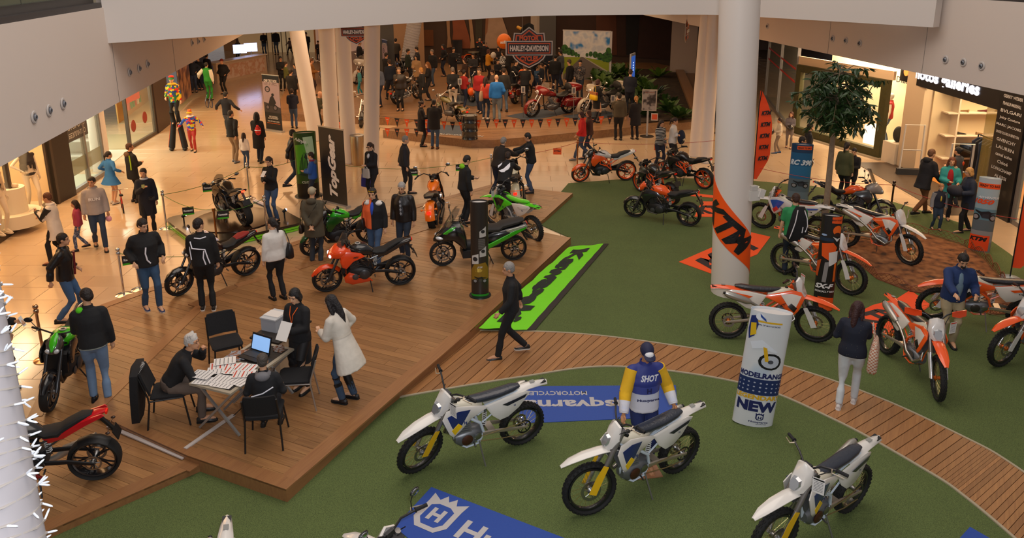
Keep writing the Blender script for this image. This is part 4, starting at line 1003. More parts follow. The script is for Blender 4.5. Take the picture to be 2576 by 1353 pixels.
# ---- stage crowd: pixel, height, heading, label, top, bottom, hair, arms, extras
ZS=.30
CROWD=[
    ((788,240),1.70,90,'woman with curly hair in a tan coat beside the leaning column','8a5a22','3a2a2a','5a3416',('front','front'),dict(sex='f',style='bun',coat='8a5a22',hem=.7)),
    ((801,340),1.76,90,'bald man in an olive jacket stooping behind the columns, hand at his chin','3a3620','23221c',None,('chin','front'),dict(lean=14,z=0,puff=True)),
    ((847,345),1.74,80,'man in a black cap and black jacket between the second and third columns','16161a','151518','1c1a1c',('front','front'),dict(lean=8,style='cap',z=0,puff=True)),
    ((907,238),1.22,240,'small child in a turquoise tracksuit','3f8a96','1c8494','3a2218',('down','down'),dict(stride=.5,kid=True,shoes='c8c4c0')),
    ((907,186),1.80,60,'dark-haired man in black seen between the third and fourth columns','15151a',K,'2a1c16',('front','front'),dict(bulk=1.1,puff=True)),
    ((926,178),1.66,280,'woman in black with a dark red collar left of the fourth column','1b1418','1b161a','1f1614',('front','front'),dict(sex='f',style='long')),
    ((998,176),1.78,10,'man in a brown-grey jacket and black knit hat by the grey wall','3a332c','1c1e2a','121216',('front','front'),dict(puff=True)),
    ((955,268),1.80,200,'man in a blue-grey shirt with a shoulder strap just right of the fourth column','4e5668','20283a','7a6e66',('down','down'),dict(stride=.2,bulk=1.1)),
    ((984,252),1.80,335,'man in a dark navy sweater striding away on the stage','141c2c','1b1e28','3a2418',('down','fwd'),dict(stride=.9,bulk=1.06)),
    ((1008,278),1.80,185,'stout man in a brown leather jacket and black trousers at the stage edge','241d19','131316','6a5a4c',('down','chin0'),dict(bulk=1.2,leather=True)),
    ((1064,268),1.66,250,'short-haired blonde woman in a black coat holding her bag','1b1d20','17171a','b8803c',('down','front'),dict(sex='f',coat='1b1d20',hem=.62,bulk=1.08,style='bob')),
    ((1080,252),1.70,250,'woman with long ginger hair in a black leather jacket','17161a','1a1a20','8a5424',('front','front'),dict(sex='f',style='long')),
    ((1050,226),1.68,200,'dark-haired woman wrapped in a large beige shawl','a5835c','3a2c22','191314',('down','front'),dict(sex='f',style='long',coat='a8865f',hem=.66,flare=1.15)),
    ((1052,205),1.78,260,'bearded man in a black jacket in front of the pale leaning column','1f2026','1b1c22','2a1f1a',('down','down'),dict(puff=True)),
    ((1090,216),1.80,215,'man with cropped grey hair in a black jacket and light jeans','18191c','3e5066','7d7268',('down','down'),dict(puff=True,stride=.4)),
    ((1118,192),1.72,245,'smiling woman in a black coat with a red scarf','15161a','20283c','191314',('pocket','pocket'),dict(sex='f',style='long',puff=True,extras=[scarf('8a2024')])),
    ((1141,277),1.78,350,'man in a black jacket and white trousers with hands behind his back','131316','c9bfae','6a625c',('back','back'),dict(stride=.25,bulk=1.06,puff=True)),
    ((1168,273),1.62,50,'boy in a red sweater and jeans holding an orange balloon string','a02420','22304a','1f1512',('phone','front'),dict(stride=.3,shoes='6a7a84')),
    ((1208,284),1.82,205,'balding man in a red sweater with a camera strap','9c1c20','22304a','4a372c',('down','down'),dict(stride=.3,bulk=1.14,leanx=2)),
    ((1222,300),1.66,15,'woman in a coral quilted jacket and jeans carrying a cream bag','c8402c','28394f','2a1714',('front','down'),dict(sex='f',style='long',puff=True,shoes='e0dad2')),
    ((1250,305),1.80,355,'bald man in a bright blue jacket and light grey jeans','1f6fc0','6f7a80',None,('down','pocket'),dict(stride=.35,puff=True,bulk=1.06,shoes='1c1a1a')),
    ((1268,280),1.78,350,'man in a dark grey sweater behind the one in bright blue','2a2826','4c6076','2a1c15',('down','down'),dict(stride=.4)),
    ((1240,262),1.50,250,'boy with glasses in a grey shirt between the red and blue sweaters','5a4c46','2c2826','2a1812',('front','front'),dict(extras=[glasses()])),
    ((1290,246),1.76,130,'man in a dark hooded jacket leaning over a motorcycle','14161c','191c24','261a14',('out','out'),dict(lean=18,puff=True)),
    ((1207,170),1.78,170,'man in a black jacket with orange shoulder panels at the back of the stage','17161a','161619','1d1614',('cross','cross'),dict(puff=True,extras=[panel('orange_shoulder','c8491c',(-.13,0,1.42),(.08,.09,.05)),panel('orange_shoulder','c8491c',(.13,0,1.42),(.08,.09,.05))])),
    ((1218,180),1.70,330,'man in a black orange-shouldered jacket with his back to the camera','17161a','161619','191414',('front','front'),dict(puff=True,extras=[panel('orange_shoulder','c8491c',(.12,0,1.42),(.08,.09,.05))])),
    ((1228,206),1.66,60,'woman in a mustard yellow sweater with a brown bag','c8861c','2a2220','4a2416',('front','phone'),dict(sex='f',style='bob')),
    ((1255,196),1.66,200,'tall dark-haired woman in black in the dense crowd left of the hanging shield','191619','1b191c','1c1416',('front','front'),dict(sex='f',style='long')),
    ((1266,210),1.64,230,'woman in a black and white checked coat','c8c8c8','1b1b20','3a2618',('front','front'),dict(sex='f',style='bob',topm=pattern('checks',['d8d8d8','17171a'],14))),
    ((1252,228),1.50,150,'child in dark clothes in front of the checked coat','181a20','1a1c22','1c1614',('front','front'),dict(kid=True)),
    ((1320,268),1.80,355,'tall man in dark clothes with a blue collar beside an orange bag','14161a','17191e','4a342a',('out','front'),dict(puff=True)),
    ((1342,222),1.78,120,'dark-clothed man bending over below the hanging shield','14161e','1a2234','1c1614',('out','out'),dict(lean=25)),
    ((1363,236),1.42,250,'child in dark blue next to the light blue toddler','16202e','1a2230','3a2618',('down','front'),dict(kid=True)),
    ((1350,226),1.10,150,'toddler in a light blue jacket','3a5a7c','22344c','2a1c18',('front','front'),dict(kid=True)),
    ((1412,218),1.80,300,'man in a grey sweater reaching out towards a motorcycle','474c52','28344a','1c1614',('out','down'),dict(lean=6)),
    ((1432,250),1.78,300,'man with cropped hair in a black jacket in front of the road backdrop','141518','15161b','4a3a30',('down','pocket'),dict(puff=True,bulk=1.12)),
    ((1458,250),1.76,190,'man in a grey patterned camouflage jacket and jeans','4e4a4c','1f2938','1c1614',('phone','pocket'),dict(topm=pattern('cells',['5a5658','3c3a40','75706c','2c2c32'],22))),
    ((1404,140),1.72,60,'person in a red jacket behind the grey-sweatered man','9c2018','20222a','1c1614',('out','down'),dict()),
    ((1500,308),1.66,60,'woman in a short black dress with a bright yellow bag on her back','141316','141316','3a1a18',('phone','front'),dict(sex='f',skirt=.35,style='bob',boots='17151a',shoes='17151a')),
    ((1582,290),1.84,12,'man in a dark navy suit jacket at the information screen','161b2a','171b26','3a261c',('front','front'),dict(puff=True,bulk=1.08)),
    ((1306,232),1.78,20,'dark-clothed man standing directly below the point of the hanging shield','15161a','1a1c24','1c1614',('front','front'),dict(puff=True,bulk=1.1)),
    ((1278,212),1.74,60,'person in a black cap low and left of the hanging shield','18171a','1c1e26','141316',('out','front'),dict(style='cap',lean=12)),
    ((1380,206),1.78,330,'man in a navy jacket just left of the road backdrop','161d2c','1c2434','2a1c15',('down','front'),dict(puff=True)),
    ((1192,226),1.76,200,'man in a dark grey shirt behind the boy in the red sweater','2c2c30','1e2636','241a15',('front','front'),{}),
    ((1142,206),1.76,150,'person in a black parka between the bar table and the man in white trousers','17171b','15161a','1a1514',('front','down'),dict(coat='17171b',hem=.7)),
    ((1028,214),1.80,100,'man in a dark green jacket left of the pale leaning column','1f2a20','1b1c20','2a2018',('down','down'),dict(puff=True)),
    ((1172,236),1.66,240,'woman in a brown coat behind the orange balloon','3a2620','1b1a1c','3a1c14',('front','front'),dict(sex='f',style='bob',coat='3a2620',hem=.62)),
    ((1396,236),1.80,10,'man in a black cap right of the hanging shield, facing away','151619','1b2030','141416',('down','front'),dict(style='cap',puff=True,bulk=1.1)),
    ((974,226),1.78,40,'man in a black coat beside the narrow dark banner','141418','17181c','2a211c',('front','down'),dict(coat='141418',hem=.66)),
    ((868,226),1.68,300,'woman in a dark coat between the second and third columns','1a171c','1c1c22','2a1814',('front','down'),dict(sex='f',style='long')),
    ((1520,155),1.74,200,'man with glasses in a dark vest leaning over behind the road backdrop','22242a','1c1e22','1b1614',('front','front'),dict(lean=25,z=1.0,extras=[glasses(),])),
]
for px,h,f_,lb,t_,b_,hr,ar,kw in CROWD:
    kw=dict(kw);z_=kw.pop('z',ZS);kw.pop('leanx',0);lean_=kw.pop('lean',2);stv=kw.pop('stride',.0)
    if kw.pop('leather',False):kw['topm']=cloth(t_,leather=True)
    ar=tuple((-.10,.24,-.16)if a_=='chin0' else a_ for a_ in ar)
    I=person(px,z_,h*(1.05 if z_==ZS else 1),f_,lb,t_,b_,hr,ar,stv,lean_,8,far=2,**kw)
    if 'orange balloon' in lb:
        t=thing('balloon','small orange balloon beside the boy in the red sweater','balloon',at(1185,240,1.0));t.location=atd(1185,231,I['root'].location.y-.2)-Vector((0,0,.15));m=MB();m.ell((0,0,.16),(.15,.15,.18),16,12);ob('balloon_skin',m,mat('e8601c',.25),t);m=MB();m.tube([(0,0,0),(.02,0,.3),(0,.1,.6)],.003,4);ob('string',m,mat('d0d0d0',.6),t)
    if 'coral' in lb:shoulder_bag(I,0,'cream canvas shoulder bag of the woman in the coral jacket','b59f80',(.42,.12,.40),.92,y=-.16,x=.12)
    if 'yellow bag' in lb:
        b=shoulder_bag(I,1,'bright yellow shoulder bag with a striped rim carried by the woman in black','d8b010',(.46,.14,.26),1.06,y=-.18,x=.02);b.rotation_euler.z-=PI/2
        m=MB();m.box((0,0,.27),(.44,.10,.10));ob('striped_rim',m,pattern('stripes',['a86a3a','6a6a3a','c8703c','8a3a24'],9),b,smooth=False)
    if 'tall man in dark clothes with a blue' in lb:
        t=tag(ob('tote_bag',MB().ell((0,0,0),(.16,.12,.2),10,8),mat('d8621c',.6),None,loc=atd(1313,185,I['root'].location.y+.2)),'crumpled orange bag left of the tall dark man','bag')
    if 'mustard' in lb:
        t=thing('balloon','round white balloon held by the woman in the mustard sweater','balloon',atd(1241,138,I['root'].location.y-.2)-Vector((0,0,.2)));m=MB();m.ell((0,0,.18),(.15,.15,.17),16,12);ob('balloon_skin',m,mat('cfc8bc',.3),t);m=MB();m.tube([(0,0,.02),(0,.05,-.3)],.003,4);ob('string',m,mat('d0d0d0',.6),t)
# ---- in front of the stage
I=person((1062,368),0,1.68,80,'woman with a bun in a black coat carrying a shiny blue bag','14131a','151419','2a1613',('front','front'),0,2,10,sex='f',style='bun',far=1,coat='16141a',hem=.60,boots='131215',shoes='131215')
held_bag(I,1,'shiny blue shopping bag in front of the stage','23308e','shop',(.34,.12,.42),.05)
I=person((1094,374),0,1.80,5,'broad man in a black coat and jeans with brown shoes facing the stage','131216','3a506c','1b1614',('front','front'),.1,4,6,far=1,coat='131216',hem=.70,bulk=1.14,shoes='5a3018')
I=person((1555,352),0,1.78,358,'man in an olive-brown jacket and black trousers watching from the tiles','4a4232','151417','1c1613',('chin','down'),.1,2,0,far=1,puff=True,bulk=1.16)
I=person((1597,350),0,1.66,352,'blonde woman with a ponytail in a long black coat','15131a','15141a','a8763c',('down','front'),.1,2,0,sex='f',style='pony',far=1,coat='15131a',hem=.56,flare=1.1)
I=person((1464,402),0,1.68,265,'woman in a bright red jacket and jeans walking past the stage','c4201c','3a4a60','3a1814',('fwd','bk'),1.,4,8,sex='f',style='bob',far=1,puff=True,shoes='8a8680')
I=person((1482,398),0,1.68,262,'brown-haired companion half hidden behind the woman in red','4a2e22','2c3442','4a2718',('down','down'),.8,4,8,sex='f',style='bob',far=1)
I=person((1656,425),0,1.64,150,'girl with long hair in a black and white striped top','c8c4bc','181c2e','2a1a15',('down','front'),.3,3,20,sex='f',style='long',far=1,topm=pattern('stripes',['15151a','15151a','d0ccc4'],22,axis=2))
I=person((1688,424),0,1.70,120,'young woman in a white sweater hugging a dark jacket','cfc8c0','17161a','2a1612',('cross','cross'),.2,3,18,sex='f',style='pony',far=1)
j=tag(ob('folded_jacket',MB().ell((0,0,0),(.13,.16,.24),12,9),cloth('151c30'),None,loc=wpt(I,I['up'](-.02,.28,1.12))),'dark blue jacket carried by the woman in the white sweater','jacket')
I=person((1794,335),0,1.80,355,'man in a grey shirt with a crossed backpack strap behind the slim columns','6a6660','2c3540','3a2c22',('bk','fwd'),.5,2,2,far=1,extras=[strapx()])
I=person((1812,320),0,1.70,40,'person in a dark top with red shoes partly behind the thick column','241c1e','231c1f',BK,('down','down'),.5,0,2,far=1,shoes='8a1c20')
# ---- right side
I=person((1955,385),0,1.25,275,'small boy in a cream top carrying a black helmet','cfc4b0','8a7868','2a1712',('hold','bk'),.4,0,6,far=1,kid=True,shoes='2a5a8c')
tag(ob('helmet',MB().ell((0,0,0),(.13,.15,.12),14,10),gloss('16161a'),None,loc=wpt(I,I['hands'][0]+Vector((.03,.14,.0)))),'black helmet under the arm of the small boy','helmet')
I=person((1983,372),0,1.32,200,'girl with long hair in a grey top holding a dark ball','6f6c74','7a6e68','5a3020',('front','front'),.4,0,-4,turn=20,far=1,sex='f',style='long',kid=True,shoes='5a1c20')
tag(ob('helmet',MB().ell((0,0,0),(.13,.14,.12),14,10),gloss('1a1a1e'),None,loc=wpt(I,I['up'](.0,.26,1.02))),'black helmet held by the girl in grey','helmet')
I=person((2024,450),0,1.76,95,'dark-haired man behind the blue elliptical display, only head and shoulders showing','191a20',K,'1a1614',('down','down'),0,0,6,far=1)
I=person((2000,498),0,1.80,110,'man with sunglasses on his head in a black sweater and khaki trousers reading a sheet','15161c','5e5034','1b1512',('front','hold'),.0,3,14,far=0,bulk=1.06,extras=[glasses('1a1a1a',.085,.05)])
held_card(I,1,'white sheet held by the man in the black sweater',(.18,.28),pitch=.5)
I=person((2115,505),0,1.70,50,'woman with a braid in a loose olive sweater behind the tree','4a4c2e','17161a','1d1614',('down','down'),.2,0,6,sex='f',style='pony',far=1,hem=.78,bulk=1.08)
I=person((2137,500),0,1.50,220,'person in a dark hat and coat behind the black and orange adventure motorcycle','16151a','17161a','141216',('front','front'),0,6,14,far=1)
I=person((1985,690),GZ,1.80,12,'man in a green T-shirt with a black reflective jacket over his shoulder','2c8a52','1c2738','3a2219',('down','down'),.1,4,18,far=0,bulk=1.1,sleeves='short',shoes='1c1a1a')
J_=thing('hanging_jacket','black jacket with reflective stripes slung over the green T-shirt','jacket',I['root'].location,I['root'].rotation_euler.z)
m=MB();up_=I['up'];rs=[]
for z_,x0,x1,y_ in((1.50,.00,.17,-.13),(1.40,-.06,.22,-.165),(1.2,-.10,.25,-.185),(1.0,-.14,.27,-.185),(.86,-.15,.27,-.16),(.70,-.05,.22,-.14),(.55,.0,.20,-.13)):
    rs.append([up_(x0,y_+.04,z_),up_(x0+.05,y_,z_),up_((x0+x1)/2,y_-.015,z_),up_(x1-.04,y_,z_),up_(x1,y_+.06,z_),up_((x0+x1)/2,y_+.06,z_)])
m.rings(rs);ob('jacket_body',m,cloth('131317'),J_)
for pts in([(.03,-.172,1.44),(.0,-.196,1.2),(-.05,-.2,1.0),(-.09,-.18,.84)],[(.16,-.168,1.44),(.22,-.178,1.28),(.24,-.17,1.12),(.2,-.19,1.0)],[(.15,-.198,1.1),(.14,-.198,.98)]):
    m=MB();m.tube([up_(*q)for q in pts],.017,6,flat=.6);ob('reflective_strip',m,mat('f4f6ff',.3,0,.4),J_)
I=person((2378,868),GZ,1.80,190,'bearded man in a blue jacket and light denim shirt between the orange motorcycles','1c3260','a89878','1b1512',('hold','out'),0,14,34,far=0,puff=True,bulk=1.08,extras=[panel('denim_shirt','6d8496',(0,.09,1.22),(.075,.085,.26)),panel('beard','1d1613',(0,.072,1.545),(.04,.03,.03))])
I=person((2128,1018),.03,1.68,28,'woman in a navy dotted top and white trousers photographing a motorcycle','131a2c','c3c8cc','36191a',('hold','phone'),-.5,5,8,turn=15,sex='f',style='long',far=0,bulk=1.14,topm=pattern('dots',['8a8468','12182a'],26,thr=.07),shoes='cfcac8',sole='e0dcd8')
held_card(I,1,'phone held up by the woman in the dotted top',(.075,.15),'2c303a','phone','phone',.2,.10,.08,.009)
shoulder_bag(I,1,'large cream and red checked tote of the woman in white trousers','d8c8b8',(.40,.14,.48),.84,m2=pattern('checks',['d9cbb8','b8765c'],40),x=.30)
I=person((2312,542),0,1.82,75,'man in a long dark hooded coat and brown trousers walking past the shop','14151c','6a4326','6a4830',('front','fwd'),.9,10,6,far=1,coat='15161d',hem=.72,bulk=1.08,extras=[hood('14151c',1.45)])
I=person((2372,552),0,1.70,200,'woman in an open teal coat over a red top with a light blue bag','2a8a88','15151c','6a3a24',('hold','front'),.1,4,10,sex='f',style='long',far=1,coat='2f9290',hem=.64,extras=[panel('red_top','a01820',(0,.10,1.2),(.085,.085,.24)),panel('fur_hood','b09c80',(-.1,-.03,1.44),(.07,.07,.06))])
held_bag(I,0,'light blue handbag of the woman in teal','5fa3bf','bag',(.26,.1,.2),.08)
I=person((2352,578),0,1.20,185,'fair-haired boy in a navy jacket with grey sleeves','1a2030','28384c','9a6c44',('down','down'),.3,0,4,far=1,kid=True,puff=True,extras=[panel('yellow_front','c0a83c',(0,.10,1.22),(.04,.06,.12))])
for k in(0,1):
    m=MB();m.tube([I['sh'][k],I['elb'][k],I['hands'][k]],[.062,.055,.045],10);ob('grey_sleeve',m,cloth('86888c'),I['root'])
I=person((2394,520),0,1.68,330,'shop worker with a bun in a grey shirt bearing an orange round logo','3c3e44','34363c','151214',('front','front'),.2,4,2,sex='f',style='bun',far=1,coat='3c3e44',hem=.5)
m=MB();m.ell(I['up'](.05,-.135,1.28),(.05,.02,.06),12,8);ob('round_logo',m,mat('d8491c',.6),I['root'])
I=person((2425,585),0,1.68,275,'fair-haired woman in a navy coat carrying a jacket over her arm by the shop','1a2438','141418','b08850',('hold','hold'),.5,8,14,sex='f',style='bob',far=1,coat='1a2438',hem=.68,bulk=1.16,extras=[glasses('8a8a8a')])
j=tag(ob('folded_jacket',MB().ell((0,0,0),(.16,.26,.14),12,9),cloth('141828'),None,loc=wpt(I,I['up'](.02,.34,1.16))),'dark jacket over the arm of the fair-haired woman','jacket')
# ================================================================ MOTORCYCLES (x forward, y left, z up; ground at z 0)
MESH={}
def cached(key,fn):
    if key not in MESH:MESH[key]=fn()
    return MESH[key]
def wheel(parent,kind,x,R,w,rimc,hubc,rot=0.,z=None,disc=True,rear=False):
    """part 'wheel' (rim) with tyre, spokes, hub and brake disc as sub-parts; kind 'knobby', 'cast' or 'wire'"""
    z=R if z is None else z;key=(kind,round(R,3),w)
    ri=R-(.075 if kind=='knobby' else .055 if R>.29 else .045);NS=36
    def rim():
        m=MB();pr=[(ri-.022,-w*.28),(ri-.004,-w*.32),(ri+.004,-w*.30),(ri-.014,-w*.16),(ri-.018,0),(ri-.014,w*.16),(ri+.004,w*.30),(ri-.004,w*.32),(ri-.022,w*.28),(ri-.03,0)]
        m.lathe(pr,(0,0,0),(0,1,0),36,True);return m
    def tyre():
        m=MB();pr=[]
        for k in range(12):
            t=2*PI*k/12;rr=(R+ri)/2+(R-ri)/2*math.cos(t)*(1 if kind!='knobby' else .86);pr.append((rr,w*.5*math.sin(t)))
        m.lathe(pr,(0,0,0),(0,1,0),40,True)
        if kind=='knobby':
            n=34
            for i in range(n):
                for j,(yy,rr,off)in enumerate(((-.40,.955,.5),(-.15,1.,0),(.15,1.,0),(.40,.955,.5),(0,1.,.5))):
                    if j==4 and i%2:continue
                    a=2*PI*(i+off)/n;c,s_=math.cos(a),math.sin(a);M=Matrix(((c,0,-s_),(0,1,0),(s_,0,c)))
                    r_=R*rr-.012;m.box((c*r_,yy*w,s_*r_),(.024,w*.17,.027),M)
        return m
    me=cached(key+('rim',),lambda:rim().mesh('wheel_rim',mat('222222',.3)))
    me=me.copy();me.materials.clear();me.materials.append(rimc)
    root=link('wheel',me,parent,(x,0,z),(0,rot,0))
    t=link('tyre',cached(key+('tyre',),lambda:tyre().mesh('tyre',rubber())),root)
    m=MB();m.lathe([(.018,-w*.75),(.045,-w*.45),(.03,-w*.3),(.03,w*.3),(.045,w*.45),(.018,w*.75)],(0,0,0),(0,1,0),14);ob('hub',m,hubc,root)
    m=MB()
    if kind=='cast':
        for k in range(5):
            for da in(-.16,.16):
                a=2*PI*k/5;c,s_=math.cos(a),math.sin(a);b=a+da
                m.tube([(c*.03,0,s_*.03),(math.cos(a+da*.6)*ri*.6,0,math.sin(a+da*.6)*ri*.6),(math.cos(b)*(ri-.02),0,math.sin(b)*(ri-.02))],[.016,.012,.013],6,ref=(0,1,0))
        ob('spokes',m,rimc,root)
    else:
        for k in range(NS if kind=='knobby' else 30):
            a=2*PI*k/(NS if kind=='knobby' else 30);sy=1 if k%2 else-1;b=a+(.35 if k%4<2 else-.35)
            m.tube([(math.cos(b)*.04,sy*w*.38,math.sin(b)*.04),(math.cos(a)*(ri-.02),sy*.006,math.sin(a)*(ri-.02))],.0022,3)
        o=ob('spokes',m,chrome()if kind!='knobby' else mat('c8b878',.3,.8),root);o['kind']='stuff'
    if disc:
        for sy in((1,)if(kind=='knobby' and not rear)else(-1,)if rear else(1,-1)):
            m=MB();rd=.13 if kind=='knobby' else .15
            if rear:rd*=.8
            m.lathe([(rd,0),(rd,.004),(rd-.035,.004),(rd-.035,0)],(0,sy*w*.55,0),(0,1,0),24,True)
            for k in range(6):
                a=2*PI*k/6;m.tube([(.03*math.cos(a),sy*w*.55,.03*math.sin(a)),((rd-.03)*math.cos(a+.3),sy*w*.55,(rd-.03)*math.sin(a+.3))],.004,4)
            ob('brake_disc',m,steel(),root)
    if rear:
        m=MB();rd=.105;m.lathe([(rd,0),(rd,.006),(rd-.022,.006),(rd-.022,0)],(0,w*.6,0),(0,1,0),30,True)
        for k in range(6):
            a=2*PI*k/6;m.tube([(.03*math.cos(a),w*.6,.03*math.sin(a)),((rd-.015)*math.cos(a),w*.6,(rd-.015)*math.sin(a))],.007,4)
        ob('sprocket',m,rimc if kind=='knobby' else steel(),root)
    return root
def mirror_(pts):return[(q[0],-q[1],q[2])for q in pts]
def place(root,A,B_,la,lb,lean=0.,scale=1.):
    """put a motorcycle so that its local points la, lb (x, z) lie over the world points A, B_"""
    d=(B_-A);d.z=0;yaw=math.atan2(d.y,d.x);x0=la[0]
    mid_w=(A+B_)/2;mid_l=(la[0]+lb[0])/2*scale
    root.location=(mid_w.x-math.cos(yaw)*mid_l,mid_w.y-math.sin(yaw)*mid_l,root.location.z)
    root.rotation_euler=(lean,0,yaw);root.rotation_mode='XYZ';root.scale=(scale,)*3
    return yaw
def steer(root,names,ang,px,pz,rake):
    pass
def grips(p,bar,y,r=.016,col=None,z=None,pull=-.06):
    """grips, levers at the ends of a handlebar; bar: list of left-side points"""
    for s in(1,-1):
        e=Vector(bar[-1]);e0=Vector(bar[-2]);d=unit(e-e0)
        f=lambda v:Vector((v.x,v.y*s,v.z))
        m=MB();m.tube([f(e-d*.13),f(e)],r+.002,8);m.tube([f(e-d*.135),f(e-d*.128)],r+.008,8);ob('grip',m,col or rubber(),p)
        m=MB();a=e-d*.16;m.tube([f(a+Vector((.02,0,0))),f(a+Vector((.055,.03,-.01))),f(e+Vector((.045,-.01,-.015)))],[.008,.006,.004],6);ob('lever',m,steel(),p)
        m=MB();m.box(f(a),(.045,.03,.035));ob('control_clamp',m,black(),p,smooth=False)
def mirrors(p,x,y,z,hx=.08,style='oval',stalk=.16,mm=None):
    for s in(1,-1):
        m=MB();a=Vector((x,y*s,z));b=a+Vector((.02,hx*s,stalk));m.tube([a,a.lerp(b,.5)+Vector((.02,0,.01)),b],.006,6);o=ob('mirror',m,mm or black(),p)
        m=MB();m.ell(b+Vector((0,.03*s,.02)),(.018,.062,.04),12,8);ob('mirror_head',m,mm or black(),o)
        m=MB();m.ell(b+Vector((-.012,.03*s,.02)),(.010,.054,.033),12,8);ob('mirror_glass',m,mat('aab0b4',.05,1),o)
def stand(p,x,y,z,col,plate_=False):
    m=MB();m.tube([(x,y,z),(x-.04,y+.16,.015)],.011,6);m.box((x-.045,y+.17,.008),(.07,.05,.012));ob('side_stand',m,col,p)
def tagcard(p,loc,w=.13,h=.19,rot=(0,0,0),top='c83a20'):
    m=MB();m.box((0,0,0),(.002,w,h));o=ob('price_card',m,mat('e2dfdc',.5),p,smooth=False,loc=loc,rot=rot)
    m=MB();
    for s in(-.0016,.0016):
        m.box((s,0,h*.40),(.001,w*.9,h*.09))
    ob('card_header',m,mat(top,.5),o,smooth=False)
    m=MB()
    for s in(-.0016,.0016):
        for k in range(7):m.box((s,0,h*(.26-k*.1)),(.001,w*.76,h*.022))
    ob('card_print',m,mat('55585e',.6),o,smooth=False)
def enduro(label,A,B_,c,lean=.10,mask=True,yoff=0,z=GZ,la=(-.74,0),lb=(.74,0),steer_a=0.,card=True,far=0,handguard=None,scale=1.,group=None,mirror=False):
    """c: dict of colours (body, shroud, side, rear, fender, seat, frame, fork, guard, rim, decal ...)"""
    t=thing('motorcycle',label,'motorcycle',(0,0,z),0,group);place(t,A,B_,la,lb,-lean,scale)
    body,fen=gloss(c['body']),gloss(c.get('fender',c['body']))
    rimm=mat(c.get('rim','17171a'),.3,0,.4);hub=steel()if 'hub' not in c else mat(c['hub'],.3,.7)
    st=steer_a;px,pz,rk=.42,.98,math.radians(26.5)
    # steered front assembly hangs from the fork part
    Rk=Matrix.Rotation(-rk,4,'Y')@Matrix.Rotation(st,4,'Z')@Matrix.Rotation(rk,4,'Y')
    def F(v):return Vector((px,0,pz))+(Rk.to_3x3()@(Vector(v)-Vector((px,0,pz))))
    def FT(mb):mb.v=[tuple(F(q))for q in mb.v];return mb
    # wheels
    wr_=wheel(t,'knobby',-.74,.335,.125,rimm,hub,rear=True);wf=wheel(t,'knobby',0,.352,.092,rimm,hub)
    wc=F((.74,0,.352));wf.location=wc;wf.rotation_euler=Rk.to_euler()
    up0=Vector((-math.sin(rk),0,math.cos(rk)))
    ax_=Vector((.735,0,.352))
    for s in(1,-1):
        b=ax_+Vector((-.0,s*.095,0));lo=b+up0*.38;hi=b+up0*.86
        m=MB();m.tube([b-up0*.02,b+up0*.05,lo],[.024,.026,.024],10);ob('fork_slider',FT(m),mat('c4c4c6',.25,.9),t)
        m=MB();m.tube([lo,b+up0*.42,hi],[.029,.031,.031],12);ob('fork_tube',FT(m),mat(c.get('forktube','8a8884'),.32,.7),t)
        g=MB();sh_=[(-.045,-.03),(.04,-.03),(.045,.2),(.03,.36),(-.02,.36),(-.035,.1)]
        A_=[];
        for off in(.036,.046):
            A_.append([b+Vector((math.cos(-rk)*u,0,math.sin(rk)*u))*1+up0*(v+.02)+Vector((.018 if u>0 else 0,s*off*(1-.5*abs(u)/.045),0))for u,v in sh_])
        g.rings(A_);ob('fork_guard',FT(g),gloss(c['guard']),t)
        m=MB();m.box((0,0,0),(.07,.03,.05));
    for k,zz in((0,.55),(1,.80)):
        m=MB();q=ax_+up0*(zz if k else .62);m.box(q+Vector((-.035,0,0)),(.10,.24,.035),Matrix.Rotation(-rk,3,'Y'));ob('triple_clamp',FT(m),mat(c.get('clamp','2a2a2c'),.35,.5),t)
    m=MB();m.box(ax_+Vector((-.03,.06,.06)),(.07,.05,.10));ob('brake_caliper',FT(m),steel(),t)
    m=MB();m.tube([ax_+Vector((-.02,.08,.08)),ax_+up0*.3+Vector((-.05,.1,0)),ax_+up0*.7+Vector((.06,.05,0)),(.36,.08,1.14)],.006,5);m.tube([(.30,-.15,1.15),(.46,-.05,1.02),(.38,.02,.86)],.006,5);m.tube([(.28,.2,1.17),(.47,.07,1.05),(.40,.06,.84)],.006,5);ob('cables',FT(m),black(),t)
    # handlebar
    bar=[(.37,0,1.16),(.37,.07,1.16),(.35,.15,1.23),(.28,.30,1.255),(.24,.41,1.25)]
    m=MB();m.tube([q for q in reversed(mirror_(bar))][:-1]+bar,.012,8);m.box((.375,0,1.15),(.05,.10,.05));ob('handlebar',FT(m),mat(c.get('bar','3a3a3c'),.35,.6),t)
    bars=[tuple(F(q))for q in bar]
    for s in(1,-1):
        f=lambda v:F((v[0],v[1]*s,v[2]));e,e0=Vector(bar[-1]),Vector(bar[-2]);d=unit(e-e0)
        m=MB();m.tube([f(e-d*.12),f(e)],.019,8);m.tube([f(e-d*.13),f(e-d*.12)],.027,8);ob('grip',m,mat(c.get('grip','17171a'),.8),t)
        a=e-d*.16;m=MB();m.tube([f(a+Vector((.02,0,0))),f(a+Vector((.06,.03,-.01))),f(e+Vector((.05,-.01,-.02)))],[.009,.006,.005],6);ob('lever',m,mat('c8b8a0',.3,.6),t)
        if handguard:
            m=MB();q=[(e.x+.02,e.y+.02,e.z-.06),(e.x+.13,e.y-.10,e.z-.05),(e.x+.15,e.y-.2,e.z-.03),(e.x+.14,e.y-.2,e.z+.04),(e.x+.12,e.y-.1,e.z+.06),(e.x+.02,e.y+.02,e.z+.04)]
            m.rings([[f(v)for v in q],[f((v[0]+.012,v[1]+.006,v[2]))for v in q]]);ob('hand_guard',m,gloss(handguard),t)
    # front fender
    m=MB();secs=[]
